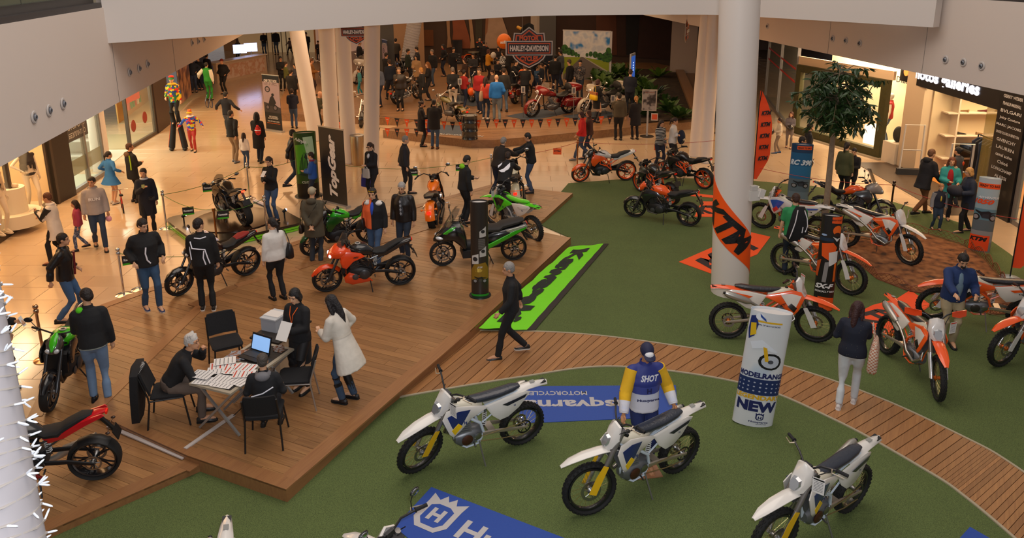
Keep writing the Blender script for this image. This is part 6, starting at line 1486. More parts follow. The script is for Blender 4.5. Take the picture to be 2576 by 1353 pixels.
# orange enduros on the far carpet
enduro('orange and white enduro motorcycle behind the white printed display column',G(1826,850),G(2049,863),KTMW,steer_a=-.45,mask=False)
enduro('orange enduro motorcycle with white headlight mask facing the camera at right',G(2212,874),G(2364,1018),C_(KTMW,tank='c8c0a8',seat='1e1c1c'),steer_a=-.35,handguard='ef4a1a')
enduro('orange motocross motorcycle behind the dark printed column, its front wheel to the right',G(1950,680),G(2155,748),C_(KTMW,seat='2a2624'),mask=False,steer_a=-.05)
enduro('white and orange motocross motorcycle standing on the brown dirt patch',G(2118,618),G(2286,668),C_(KTMW,body='ded8d0',fender='ded8d0',rear='dcd6ce',shroud='e8581c',decal='dcd6d0',side='dcd6ce'),mask=False,steer_a=-.25)
enduro('white, blue and red striped enduro motorcycle right of the thick column',G(2068,612),G(1908,572),C_(KTMW,body='d8d4d0',fender='d8d4d0',rear='d6d2ce',shroud='d6d2d0',decal='2a52b0',decal2='c83030',decal3='3a5aa8',mask='d8d8d8'),steer_a=.15)
enduro('orange enduro motorcycle behind the man in the blue jacket, tail to the right',at(2556,705,.97),at(2392,718,.74),C_(KTMW,mask='dcd8d4'),steer_a=.2,mask=True,la=(-1.06,.97),lb=(1.1,.74))
A_=G(2515,918);enduro('orange enduro motorcycle cut off by the right edge, only its front wheel showing',A_+Vector((1.25,.65,0)),A_,C_(KTMW,guard='d8d4d0'),steer_a=-.1,card=False)
enduro('green motocross motorcycle with white side panels on the wooden deck',at(1352,612,DL),at(1238,566,DL),dict(body='4fd01e',shroud='4fd01e',decal='17171a',decal2='1a6a1a',decal3='d8d4d0',guard='d8d4d0',frame='8a8a8c',seat='4fc81e',rim='1a1a1c',side='d8d4d0',mask='d8d4d0',fender='4fd01e',rear='4fd01e',word='KX',cardc='17171a',cover='3a3a3a',tank='17171a'),z=DL,mask=False,steer_a=.2)
# road motorcycles on the decks
road('glossy orange touring motorcycle with a small windscreen in the middle of the deck',at(1012,722,DL),at(822,742,DL),dict(body='f04a10',tank='17171a',second='17171a',fender='ee4a12',cowl='f04a10',shroud='ee4812',tail='17171a',lamp=2,word='Kawasaki',belly='e84a14'),z=DZ,kind='tourer',st=.15)
road('black naked motorcycle with a dark red seat, on the left of the deck',at(620,690,DL),at(452,742,DL),dict(body='1a1012',shroud='201014',tail='17171a',cowl='1a1a1c',fender='17171a',pillion='8a1c18',tank='240c10'),z=DL,st=.1)
A_=at(208,905,DL);B_=at(126,1030,DL);d_=(B_-A_).normalized()
road('green and grey naked motorcycle facing the camera beside the chrome post',B_-d_*1.44,B_,dict(body='3a3734',tank='3fae14',shroud='1c1c1e',tail='5a5650',cowl='4a4640',crest='3fc018',fender='17171a',mirror='17171a'),z=DL,kind='naked',st=.0)
A_=at(252,1198,DL);road('black motorcycle with a bright red tail stripe behind the bulb-wound column',A_,A_+Vector((-1.42,-.35,0)),dict(body='17171a',shroud='6a1010',tail='c81420',belly='8a1418',cowl='17171a',fender='17171a',muffler='b4aca0'),z=DL,kind='tourer')
# turntable with its dark sports motorcycle
TT=at(592,560,.22)
A_=at(632,572,.22);B_=at(548,528,.22);d_=(B_-A_).normalized();c_=(A_+B_)/2
road('glossy black sports motorcycle on the round-cornered turntable',c_-d_*.72,c_+d_*.72,dict(body='141313',shroud='161414',tail='1a1614',belly='2a2420',cowl='151414',fender='17171a',arm='3a3430',lit=14,muffler='2a2624'),z=.22,kind='sport')
road('green and black naked motorcycle behind the man in the olive parka',at(928,606,DL),at(782,642,DL),dict(body='2fae1c',tank='2fb41c',shroud='174a14',tail='2aa01c',cowl='17171a',fender='174a14'),z=DL,st=.15)
A_=at(1092,574,DL);B_=at(1118,500,DL);d_=(B_-A_).normalized()
cruiser('bright orange cruiser motorcycle seen from behind with chrome mirrors',A_,A_+d_*1.6,dict(body='f07414',rim='17171a',lit=1,chrome=0),z=DL)
A_=at(1302,524,DL);B_=at(1300,450,DL);d_=(B_-A_).normalized()
cruiser('cream cruiser motorcycle with a glowing red tail light at the far deck corner',A_,A_+d_*1.6,dict(body='c8bfa0',rim='17171a',lit=1,chrome=0),z=DL)
# scooter
def scooter(label,A,B_,z):
    t=thing('scooter',label,'scooter',(0,0,z));place(t,A,B_,(-.78,0),(.78,0),-.08);g,gr,si=gloss('17181a'),gloss('38b41e'),mat('b8b6b2',.3,.5)
    wheel(t,'cast',-.78,.29,.14,gloss('17171a'),steel(),rear=True);wheel(t,'cast',.78,.29,.12,gloss('17171a'),steel())
    m=MB();m.sl([(.98,.62,.02,.03),(.90,.68,.12,.09),(.72,.78,.21,.17),(.55,.80,.23,.22),(.42,.74,.24,.28),(.34,.62,.22,.28),(.28,.5,.16,.22)],18,2.6);ob('front_body',m,g,t)
    m=MB();m.sl([(.97,.44,.03,.03),(.85,.58,.07,.05),(.68,.6,.075,.05),(.56,.5,.05,.05)],12,2.4);ob('front_fender',m,g,t)
    for s in(1,-1):
        m=MB();m.ell((.86,s*.12,.70),(.09,.06,.04),12,8,Matrix.Rotation(-s*.5,3,'Z'));ob('headlight',m,mat('d8dce0',.08,.3),t)
        m=MB();m.plate([(.80,.82,0),(.62,.95,0),(.52,.96,0),(.66,.78,0)],s*.2,.015,.01);ob('green_trim',m,gr,t)
        m=MB();m.plate([(.20,.38,0),(-.20,.52,.03),(-.70,.76,.03),(-1.02,.86,0),(-1.0,.80,0),(-.6,.62,.04),(-.1,.36,.02),(.2,.30,0)],s*.19,.02,.01);ob('green_side_panel',m,gr,t)
        m=MB();m.plate([(-.55,.80,.0),(-1.0,.90,0),(-1.04,.86,0),(-.62,.72,.0)],s*.2,.02,.01);ob('silver_side_panel',m,si,t)
        m=MB();m.tube([(.60,s*.12,1.0),(.58,s*.2,1.15),(.60,s*.26,1.22)],.012,6);mo=ob('mirror',m,g,t);m=MB();m.ell((.6,s*.27,1.25),(.02,.07,.045),12,8);ob('mirror_head',m,g,mo)
    m=MB();m.box((.1,0,.30),(.55,.40,.16));m.sl([(.28,.45,.12,.1),(.0,.40,.16,.14),(-.2,.45,.17,.15)],12,3);ob('floorboard',m,mat('1c1c1e',.6),t)
    m=MB();m.sl([(-.10,.58,.14,.10),(-.3,.60,.20,.2),(-.6,.68,.22,.16),(-.9,.78,.16,.10),(-1.05,.84,.08,.04)],16,3);ob('rear_body',m,g,t)
    m=MB();m.sl([(.02,.78,.10,.04),(-.10,.80,.16,.06),(-.42,.80,.18,.06),(-.50,.86,.17,.06),(-.85,.93,.15,.05),(-.98,.95,.08,.03)],14,3);ob('seat',m,mat('262220',.7),t)
    m=MB();m.tube([(.42,0,1.02),(.40,.1,1.04),(.32,.33,1.02)],.013,6);m.tube([(.42,0,1.02),(.40,-.1,1.04),(.32,-.33,1.02)],.013,6);ob('handlebar',m,black(),t);grips(t,[(.40,.1,1.04),(.30,.34,1.02)],.33)
    m=MB();rs=[]
    for x,zz,w_ in((.76,.94,.17),(.66,1.10,.18),(.56,1.26,.15),(.52,1.33,.09)):rs.append([(x-y*y*.10,y*w_,zz)for y in(-1,-.5,0,.5,1)]+[(x-y*y*.10-.006,y*w_,zz)for y in(1,.5,0,-.5,-1)])
    m.rings(rs);ob('windscreen',m,mat('4a443c',.08,0,0,0,60,0,0,.4),t)
    m=MB();m.tube([(-.25,-.18,.26),(-.5,-.22,.30),(-.95,-.24,.42)],[.03,.07,.06],12);ob('muffler',m,mat('4a4a4c',.3,.7),t)
    for x in(-.2,):m=MB();m.tube([(x,.12,.24),(x-.1,.16,.0),(x-.1,-.16,.0),(x,-.12,.24)],.014,6);ob('centre_stand',m,black(),t)
    for s in(1,-1):m=MB();m.tube([(-.94,s*.1,.84),(-.98,s*.1,.6),(-1.05,s*.1,.5)],.02,6);ob('tail_bracket',m,black(),t)
    m=MB();m.box((-1.05,0,.86),(.02,.14,.04));ob('tail_light',m,mat('c81a14',.3),t)
    return t
scooter('large black scooter with green side trim behind the black display column',at(1298,652,DZ),at(1108,668,DZ),DZ)
# orange and black naked bikes on the far carpet
DK=dict(body='17171a',frame='f0561a',rim='e8521a',tail='17171a',cowl='1b1b1d',shroud='18181a',fender='19191b')
road('white and orange naked motorcycle by the red cord, far left of the far carpet',G(1582,452),G(1450,458),C_(DK,body='cfcac4',shroud='e8581c',tail='d0ccc6',fender='ee5a1c',cowl='2a2826'),z=GZ,st=.2)
road('black naked motorcycle with orange frame beside the striped girl',G(1790,478),G(1655,446),C_(DK),z=GZ,st=-.1)
road('black naked motorcycle with orange frame behind the small orange-tanked one',G(1704,520),G(1600,476),C_(DK),z=GZ,st=.1)
road('small naked motorcycle with an orange tank and black wheels in front',G(1728,566),G(1602,546),C_(DK,body='f05a1c',rim='19191b',tail='19191b',frame='19191b',shroud='19191b',cowl='e8561c'),z=GZ,st=.2)
A_=at(2060,552,.02);B_=at(2215,566,.02)
road('black and orange adventure motorcycle with windscreen behind the tree',A_,A_+(B_-A_).normalized()*1.48,C_(DK,body='f05a1c',tank='ee5a1a',shroud='2a2a2c',cowl='8a8886',rim='19191b',frame='19191b',muffler='5a5248'),z=0.,kind='adventure')
# cruisers on the stage
cr=[
 ('dark red touring motorcycle with full fairing and top case on the stage',(1437,283),(1330,296),dict(body='7a0e10'),dict(bags=True,fairing=True,top=True)),
 ('silver and black touring motorcycle beside the woman with the yellow bag',(1548,279),(1470,291),dict(body='a89c8a'),dict(bags=True,fairing=True,top=True)),
 ('black cruiser with a gold tank behind the steel drum',(1182,316),(1085,292),dict(body='5e5624',rim='141416'),{}),
 ('black cruiser with a round rear wheel beside the man in white trousers',(1120,240),(1205,262),dict(body='141416',chrome=0),{}),
 ('black cruiser with chrome silencers and a red-brown tank left of the red tourer',(1280,268),(1345,240),dict(body='5a1c14',rim='6a5a30'),dict(bags=True)),
 ('cruiser with yellow-spoked wheels in front of the road backdrop',(1440,160),(1394,204),dict(body='141416',rim='a08a1c',chrome=0),{}),
 ('black chrome cruiser facing the camera between the third and fourth columns',(925,292),(903,330),dict(body='131315'),{}),
 ('white and red motorcycle with an amber indicator beside the turquoise child',(946,196),(884,216),dict(body='b4aca4'),dict(fairing=True)),
 ('large black motorcycle with red tail light behind the second column',(845,222),(800,190),dict(body='16161a',lit=1),dict(bags=True,top=True)),
 ('black motorcycle beside the grey wall behind the pale leaning column',(1002,182),(1048,196),dict(body='131417',chrome=0),dict(bags=True)),
 ('red motorcycle in the back row in front of the wooden barrel picture',(1130,138),(1078,142),dict(body='6a1216'),{}),
 ('cream motorcycle in the back row with a red stripe',(1182,148),(1120,158),dict(body='a89a70'),dict(fairing=True)),
 ('orange and black motorcycle at the back of the stage behind the bar table',(1182,165),(1240,162),dict(body='b8481a',rim='17171a',chrome=0),{}),
 ('dark motorcycle under the hanging shield in the densest part of the crowd',(1345,176),(1290,190),dict(body='1b1416',rim='8a8478'),{}),
 ('small dark motorcycle behind the grey wall banner at the left of the stage',(1000,262),(1050,248),dict(body='141417'),{}),
]
for lb,a_,b_,c,kw in cr:
    z_=ZS if 'behind the steel drum' not in lb else ZS
    if 'facing the camera between' in lb:z_=.0
    A_,B_=at(*a_,z_),at(*b_,z_);d_=(B_-A_).normalized();m_=(A_+B_)/2;A_,B_=m_-d_*.8,m_+d_*.8
    cruiser(lb,A_,B_,c,z=z_,**kw)
# ================================================================ FURNITURE, SIGNS, SHOPS
def T(name,label,cat,loc=(0,0,0),rz=0.,group=None):return thing(name,label,cat,loc,rz,group)
def bx(t,name,c,d,m,R=None,sm=False):b=MB();b.box(c,d,R);return ob(name,b,m,t,smooth=sm)
def tb(t,name,pts,r,m,n=8,**k):b=MB();b.tube(pts,r,n,**k);return ob(name,b,m,t)
WHT=mat('dcd8d4',.5);ORM=mat('f0561a',.6);BLU=mat('2a4a94',.85);GRN=mat('6fd010',.7)
def yaw_to_cam(p_):return math.atan2(-p_[0],p_[1])  # local -y faces the camera
# ---- turntable
t=T('turntable','black turntable stand with lime green sides carrying the sports motorcycle','platform',at(590,562,.1).xy.to_3d(),math.radians(40))
def rsq(h,r,n=7):return[(sx*(h-r)+r*math.cos(a),sy*(h-r)+r*math.sin(a))for sx,sy,a0 in((1,1,0),(-1,1,PI/2),(-1,-1,PI),(1,-1,1.5*PI))for a in[a0+PI/2*k/(n-1)for k in range(n)]]
b=MB();b.prism(rsq(1.32,.3),.14,.20);ob('top',b,mat('1c1612',.25,0,.3),t,ang=30)
b=MB();b.prism(rsq(1.31,.3),.01,.06);ob('lower_green_band',b,gloss('6fc81c'),t,ang=30);b=MB();b.prism(rsq(1.31,.3),.075,.13);ob('upper_green_band',b,gloss('6fc81c'),t,ang=30)
b=MB();b.prism(rsq(1.27,.3),.0,.15);ob('core',b,black(),t,ang=30)
b=MB();b.lathe([(1.0,.20),(1.0,.222),(.98,.224)],(0,0,0),(0,0,1),48);ob('rotating_disc',b,mat('3a2a20',.2,.3),t)
for k,(px,py)in enumerate([(463,558),(716,545)]):
    q=at(px,py,.2);l=T('spot_lamp',('small bright spotlight on the left corner of the turntable','small dark spotlight on the right corner of the turntable')[k],'lamp',q)
    tb(l,'post',[(0,0,0),(0,0,.12)],.02,black());b=MB();b.lathe([(.03,-.05),(.05,.05),(.045,.05)],(0,0,.16),(.5,.3,.3),12);ob('lamp_head',b,black(),l)
    b=MB();b.ell(Vector((0,0,.16))+unit((.5,.3,.3))*.05,.036,10,6);ob('bulb',b,mat('f2f0ff',.2,0,0,0,60,25 if k==0 else 2),l)
for k,(p_,q_)in enumerate([((512,583),(545,606)),((640,505),(668,517))]):
    a_,c_=at(*p_,.205),at(*q_,.205);d=c_-a_;l=T('name_plate',('white reflective name strip on the near turntable edge','white reflective name strip behind the sports motorcycle')[k],'sign',(a_+c_)/2,math.atan2(d.y,d.x));bx(l,'plate',(0,0,.02),(d.length,.10,.03),mat('e8e8ff',.3,0,.3))
    lettering('Kawasaki',(0,0,.037),(1,0,0),(0,1,0),.06,mat('b0b0d8',.4),l,w=d.length*.8,bold=.02)
# ---- posts and cords
def post(px,py,h=1.0,z=0.,col='d8d8d8',lb='',ball=True):
    q=at(px,py,z);t=T('barrier_post',lb,'barrier',q);mm=mat(col,.15,.95)
    b=MB();b.lathe([(.02,.04),(.10,.035),(.165,.012),(.165,0)],(0,0,0),(0,0,1),24);ob('base',b,mm,t)
    tb(t,'pole',[(0,0,.02),(0,0,h-.08)],.024,mm,12);b=MB();b.lathe([(.03,h-.14),(.042,h-.12),(.042,h-.08),(.03,h-.06)],(0,0,0),(0,0,1),14);ob('collar',b,mm,t)
    if ball:b=MB();b.ell((0,0,h-.02),.045,14,9);ob('ball_knob',b,mm,t)
    return Vector((q.x,q.y,q.z+h-.1))
pA=post(419,575,lb='chrome barrier post left of the turntable');pB=post(628,500,lb='chrome barrier post behind the turntable',h=1.05)
pC=post(547,618,lb='bronze barrier post in front of the turntable',col='8a6038',ball=False);pD=post(672,590,lb='chrome barrier post right of the turntable hidden by the white sweater')
pE=post(312,742,lb='chrome barrier post at the deck edge left of the padded jacket');pF=post(352,728,lb='second chrome barrier post just right of its twin at the deck edge')
pG=post(112,905,lb='chrome barrier post by the green and grey naked motorcycle',col='c8a888');pH=post(982,470,z=0,lb='chrome barrier post near the older man in the dark jacket',h=.9)if False else at(765,478,0)+Vector((0,0,1.0))
pI=post(1236,470,lb='chrome barrier post behind the bending quilted jacket');pJ=post(1452,425,lb='copper barrier post left of the white and orange naked motorcycle',col='b07a50')
pK=post(2238,548,lb='dark chrome barrier post right of the adventure motorcycle',col='6a5c54');pL=at(2600,640,0)+Vector((0,0,.8));pM=at(1905,505)+Vector((0,0,.95));pN=at(1798,425)+Vector((0,0,.95))
def cord(lb,a_,c_,col,tags=(),sag=.12,tc='17171a',stripe='3aa81c',word='Kawasaki'):
    t=T('rope_barrier',lb,'rope',(0,0,0));P_=[a_.lerp(c_,k/12)-Vector((0,0,sag*4*(k/12)*(1-k/12)))for k in range(13)]
    tb(t,'cord',P_,.007,mat(col,.6),5)
    for u in tags:
        q=P_[int(u*12)];d=unit(c_-a_);y=yaw_to_cam(q);R=Matrix.Rotation(y,3,'Z');g=bx(t,'cord_flag',q-Vector((0,0,.11)),(.26,.006,.20),mat(tc,.5),R)
        bx(t,'flag_stripe',q-Vector((0,0,.19))+R@Vector((0,-.002,0)),(.26,.006,.04),mat(stripe,.5),R)
        lettering(word,q-Vector((0,0,.10)),R@Vector((1,0,0)),(0,0,1),.05,mat('e8e8e8' if word=='Kawasaki' else '17171a',.5),t,w=.2,bold=.03,off=.006)
cord('green cord from the left post to the post behind the turntable',pA,pB,'3f7a1a',(.55,));cord('green cord along the near side of the turntable',pA,pC,'3f7a1a',(.5,));cord('green cord from the bronze post to the banner',pC,pD+Vector((0,0,.05)),'3f7a1a',(.2,));cord('green cord behind the turntable toward the green display',pB,pH,'3f7a1a')
cord('green cord from the green display to the far deck post',pH,pI,'3f7a1a',(.35,.6,.85),.35);cord('green cord beside the padded jacket',pE,pE+Vector((2.2,.5,-.1)),'3f7a1a',(.15,));cord('short green cord hanging at the lower left post',pG,pG+Vector((-.9,-.9,-.3)),'3f7a1a',(.7,),.2)
cord('red cord left of the copper post',pI,pJ,'a8302a',(.75,),.1,'e85a1c','e85a1c','KTM');cord('red cord behind the orange naked motorcycles',pJ,pN,'a8302a',(.6,),.1,'e85a1c','e85a1c','KTM');cord('red cord behind the tree',pM,pK,'a8302a',(),.1)
cord('red cord along the right walkway',pK,pL,'a8302a',(.35,.7),.15,'e85a1c','e85a1c','KTM')
# ---- elliptical display columns
def display(label,base,top,w,col,z=0.,base_disc=True,h=None,dep=.5,rim='cfcac6',yaw=0.,lean=0.,bot=None,disc='17171a'):
    q=at(*base,z);zt=atd(top[0],top[1],q.y).z;hh=h or zt-z
    t=T('display_column',label,'display stand',q,yaw_to_cam(q)+yaw);t.rotation_euler.y=lean;a,b2=w/2,w/2*dep;n=36
    m=MB();rs=[]
    for z_,k in((.0,1),(hh,1),(hh,.985),(hh-.5,.985)):rs.append([(a*k*math.cos(u),b2*k*math.sin(u),z_)for u in[2*PI*j/n for j in range(n)]])
    m.rings(rs,cap=False);ob('printed_shell',m,col if not isinstance(col,str)else mat(col,.35,0,.2),t,ang=80)
    m=MB();m.rings([[(a*.98*math.cos(u),b2*.98*math.sin(u),z_)for u in[2*PI*j/n for j in range(n)]]for z_ in(hh-.04,hh-.035)]);ob('top_cap',m,mat(rim,.6),t)
    if base_disc:m=MB();m.lathe([(.05,.02),(w*.62,.018),(w*.64,0)],(0,0,0),(0,0,1),32);ob('base_disc',m,mat(disc,.4),t)
    def S_(u,v,o=.004):  # u metres along the front, v height
        th=-PI/2+u/((a+b2)/2*1.08);return Vector(((a+o)*math.cos(th),(b2+o)*math.sin(th),v))
    def patch(name,pts,c_,o=.003,sub=8):
        """flat coloured print given by an outline (u, v), bent round the shell"""
        m=MB();P_=[]
        for i in range(len(pts)):
            (u0,v0),(u1,v1)=pts[i],pts[(i+1)%len(pts)]
            for k in range(sub):P_.append((u0+(u1-u0)*k/sub,v0+(v1-v0)*k/sub))
        # slice into vertical strips so the print follows the curve
        us=[p_[0]for p_ in P_];u0,u1=min(us),max(us);ns=max(2,int((u1-u0)/.03))
        for k in range(ns):
            A_,Z_=u0+(u1-u0)*k/ns,u0+(u1-u0)*(k+1)/ns;q_=clip(clip(P_,(1,0),Z_),(-1,0),-A_)
            if len(q_)>2:m.add([S_(x,y,o)for x,y in q_],[tuple(range(len(q_)))])
        if m.f:me=bpy.data.meshes.new(name);me.from_pydata(m.v,[],m.f);me.materials.append(mat(c_,.4)if isinstance(c_,str)else c_);link(name,me,t)
    def txt(s,u,v,h_,c_,w_=None,bold=.03,shear=0,o=.006,rot=0):
        cr_,sr_=math.cos(rot),math.sin(rot)
        lettering(s,None,None,None,h_,mat(c_,.4),t,w=w_,bold=bold,shear=shear,fn=lambda x,y:S_(u+x*cr_-y*sr_,v+x*sr_+y*cr_,o))
    return t,hh,patch,txt,a
def circ(u,v,r,n=14,ry=None):return[(u+r*math.cos(2*PI*k/n),v+(ry or r)*math.sin(2*PI*k/n))for k in range(n)]
def crown_logo(put,u,v,s,c1,c2):
    """ring with a letter H and a small three-pointed crown"""
    put('logo_ring',[(u-s*.9,v+s*.7),(u-s*.9,v-s*.5),(u-s*.5,v-s*1.),(u+s*.5,v-s*1.),(u+s*.9,v-s*.5),(u+s*.9,v+s*.7),(u+s*.95,v+s*1.25),(u+s*.45,v+s*.95),(u+s*.25,v+s*1.35),(u,v+s*1.),(u-s*.25,v+s*1.35),(u-s*.45,v+s*.95),(u-s*.95,v+s*1.25)],c1,.004)
    put('logo_field',[(u-s*.62,v+s*.5),(u-s*.62,v-s*.4),(u-s*.35,v-s*.74),(u+s*.35,v-s*.74),(u+s*.62,v-s*.4),(u+s*.62,v+s*.5),(u+s*.3,v+s*.7),(u-s*.3,v+s*.7)],c2,.006)
def moto_print(put,u,v,s,c1,c2,flip=1):
    for x,y in((-.55,0),(.55,0)):put('print_wheel',circ(u+x*s*flip,v,.3*s),'141416',.005);put('print_rim',circ(u+x*s*flip,v,.2*s),'8a8a8c',.007)
    put('print_body',[(u+x*s*flip,v+y*s)for x,y in((-.6,.62),(-.2,.5),(.2,.62),(.35,.5),(.95,.45),(.4,.35),(.3,.05),(-.15,0),(-.3,.3),(-.7,.55))],c1,.008);put('print_engine',[(u+x*s*flip,v+y*s)for x,y in((-.1,.3),(.25,.35),(.25,-.05),(-.15,-.05))],c2,.009)
t,hh,P_,X_,a=display('green elliptical display column left of the black banner',(777,492),(776,332),.62,'2c4a14',disc='1a1a1a')
P_('light_beam',[(-.05,hh-.12),(.18,hh-.1),(.22,hh-.6),(.05,hh-.9)],'b8d8b0');P_('green_glow',[(-.28,hh-.35),(.1,hh-.3),(-.05,hh-.7),(.25,hh-1.1),(-.25,hh-1.2)],'4f9a1e');P_('rider_print',[(-.05,hh-.55),(.15,hh-.6),(.25,hh-.95),(.1,hh-1.3),(-.2,hh-1.2),(-.15,hh-.8)],'17301a');P_('white_streak',[(.02,hh-.75),(.1,hh-.7),(.16,hh-.95),(.06,hh-1.0)],'c8dcc8')
X_('Ninja',-.12,hh-.22,.12,'e6e8e0',.30,.02,.3,rot=-.35);X_('CLOSER',.02,.45,.07,'d8d8d4',.3,.02);P_('dark_foot',[(-.3,.4),(.3,.4),(.3,.02),(-.3,.02)],'1a1710')
t,hh,P_,X_,a=display('black elliptical display column with a green foot band beside the scooter',(1208,742),(1206,505),.34,'2a2420',z=DZ,dep=.62)
P_('green_foot_band',[(-.2,.06),(.2,.06),(.2,.0),(-.2,.0)],'2f9a2a');P_('sunset',[(-.18,.55),(-.1,.68),(.1,.72),(.17,.6),(.17,.38),(-.18,.35)],'8a6a1c');P_('sun_glow',circ(-.02,.56,.06,12,.04),'d8b850');moto_print(P_,0,.34,.15,'1a1a16','3a3a30')
for v in(1.35,.95):P_('photo_tile',[(.0,v),(.12,v+.1),(.12,v-.1),(.0,v-.12)],'b8b4b0');P_('photo_dark',circ(.06,v,.035),'2a2a2c',.006)
P_('photo_tile',[(-.15,.85),(-.02,.9),(-.02,.7),(-.15,.68)],'c8c4c0');P_('photo_dark',circ(-.08,.79,.045),'2a2a2c',.006);X_('J125',0,.62,.045,'d0ccc8',None,.04,.3)
for k in range(12):P_('small_print',[(-.02,1.2-k*.018),(.1,1.2-k*.018),(.1,1.194-k*.018),(-.02,1.194-k*.018)],'8a8680')
t,hh,P_,X_,a=display('tall white and blue elliptical display column on the near carpet',(1892,1062),(1944,778),.57,pattern('noise',['b4c4d4','d6d8da','cfd2d4'],1.6,.35),z=GZ,base_disc=False,dep=.42,yaw=.15,lean=.075)
P_('yellow_stripe',[(-.2,hh-.13),(.12,hh-.13),(.12,hh-.155),(-.2,hh-.155)],'d8a81c');X_('PIONEERS OF MOTOCROSS',-.05,hh-.19,.022,'2a2f55',.30)
P_('rider_suit',[(-.26,1.70),(-.17,1.73),(-.13,1.6),(-.16,1.42),(-.24,1.35),(-.28,1.5)],'1c2c6a',.005);P_('rider_shirt',[(-.24,1.6),(-.16,1.62),(-.14,1.45),(-.22,1.4)],'d8b01c',.007);P_('helmet',circ(-.13,1.72,.05),'e0e4ea',.008);P_('helmet_peak',[(-.13,1.77),(-.06,1.70),(-.05,1.66),(-.12,1.72)],'2a4a94',.009);P_('white_plastics',[(-.2,1.32),(-.06,1.38),(.12,1.22),(.1,1.2),(-.05,1.26),(-.16,1.22)],'d8dde4',.006)
P_('yellow_fork',[(-.04,1.28),(.0,1.27),(.04,1.06),(.0,1.06)],'d8a81c',.01);P_('front_wheel_print',circ(.06,1.06,.13),'17181c',.007);P_('rim_gap',circ(.06,1.06,.098),'b8bec8',.009);P_('hub_print',circ(.06,1.06,.03),'4a4c55',.011)
X_('MODELRANGE',.0,.83,.085,'20265a',.58,.05);P_('navy_band',[(-.34,.77),(.34,.77),(.34,.52),(-.34,.52)],'20305f')
for i in range(9):
    for j in range(3):P_('tiny_logo',circ(-.26+i*.065,.58+j*.065,.013,6),'aab0c4',.006,1)
X_('LEGENDARY',.0,.48,.075,'d8a81c',.58,.05);X_('NEW',.0,.335,.17,'20265a',.5,.06);crown_logo(P_,.05,.17,.05,'20265a','d4d6d8');X_('H',.05,.162,.045,'20265a',None,.05,o=.009);X_('Husqvarna',.05,.085,.035,'20265a',.22,.03);X_('MOTORCYCLES',.08,.055,.012,'20265a',.12)
t,hh,P_,X_,a=display('dark elliptical display column with an orange motocross rider print behind the thick column',(2068,778),(2096,540),.36,'1e1c1c',z=GZ,base_disc=False,dep=.5,yaw=.1)
P_('orange_corner',[(.0,hh-.02),(.2,hh),(.2,hh-.15),(.0,hh-.14)],'e8561c');X_('READY TO RACE',.08,hh-.08,.03,'17171a',.16);P_('light_flare',circ(-.1,hh-.38,.05,10,.02),'9ab4d8');P_('blue_glow',[(-.18,hh-.42),(.05,hh-.44),(.05,hh-.5),(-.18,hh-.5)],'1c3044')
P_('helmet_print',circ(.10,hh-.28,.075,14,.1),'e8641c',.006);P_('visor',circ(.1,hh-.36,.055,12,.04),'3a2018',.008);P_('chin_guard',[(.03,hh-.4),(.1,hh-.5),(.17,hh-.42),(.1,hh-.44)],'d8d4d0',.009);P_('orange_jersey',[(-.12,hh-.55),(.05,hh-.52),(.12,hh-.62),(.04,hh-.9),(-.1,hh-.8)],'e8581a',.005);P_('white_plate',[(.0,hh-.72),(.14,hh-.68),(.15,hh-.9),(.02,hh-1.0)],'d8d4d0',.008)
P_('fork_leg',[(-.04,1.0),(.02,1.02),(.0,.6),(-.06,.6)],'8e8a88',.007);P_('fork_leg',[(.1,1.0),(.14,1.0),(.14,.62),(.1,.62)],'d8641c',.007);P_('red_arm',[(-.2,1.0),(-.1,1.05),(-.14,.7),(-.2,.72)],'c8501c',.006);X_('SX-F',-.02,.52,.10,'e8e6e4',.3,.05,.3);X_('RADICALLY RAW',.0,.41,.04,'e0dedc',.34,.03,.2);P_('orange_foot',[(-.1,.3),(.18,.28),(.18,.02),(-.05,.02)],'e8561c')
t,hh,P_,X_,a=display('blue elliptical display column with a road racing print behind the khaki trousers',(2005,512),(2018,362),.56,pattern('bands',['6a7a84','5a6a74','2a6a94','1c5a84','1a3a5a','16324e'],2.2,.4,2,.0),base_disc=False,dep=.4)
P_('orange_label',[(-.1,hh-.04),(.22,hh-.04),(.22,hh-.14),(-.1,hh-.14)],'e8561c');X_('READY TO RACE',.06,hh-.09,.05,'17171a',.28);X_('RC 390',.0,hh-.5,.16,'d0dce4',.5,.05,.3);moto_print(P_,.02,.55,.22,'22252c','3a3c44')
t,hh,P_,X_,a=display('pale blue elliptical display column with a touring motorcycle print at the right edge',(2462,632),(2498,447),.44,pattern('bands',['7a7c7c','8a8c8c','5a686e','5a8494','86a4b0','9ab4be','a8b8c0','c8ccd0'],2.1,.4,2,.0),base_disc=False,dep=.4)
P_('orange_label',[(-.2,hh-.12),(.22,hh-.12),(.22,hh-.24),(-.2,hh-.24)],'e8561c');X_('READY TO RACE',.02,hh-.175,.06,'17171a',.34);X_('1050',-.06,hh-.55,.12,'d84a1c',.36,.05,.4);X_('ADVENTURE',.05,hh-.45,.05,'dfe4e8',.4,.02,.3);moto_print(P_,.0,.85,.26,'1c1e24','2c3038');
P_('orange_square',[(-.24,.42),(.14,.42),(.14,.05),(-.24,.05)],'e84a1c',.006);X_('KTM',-.05,.33,.10,'17171a',.3,.06,.3,o=.01)
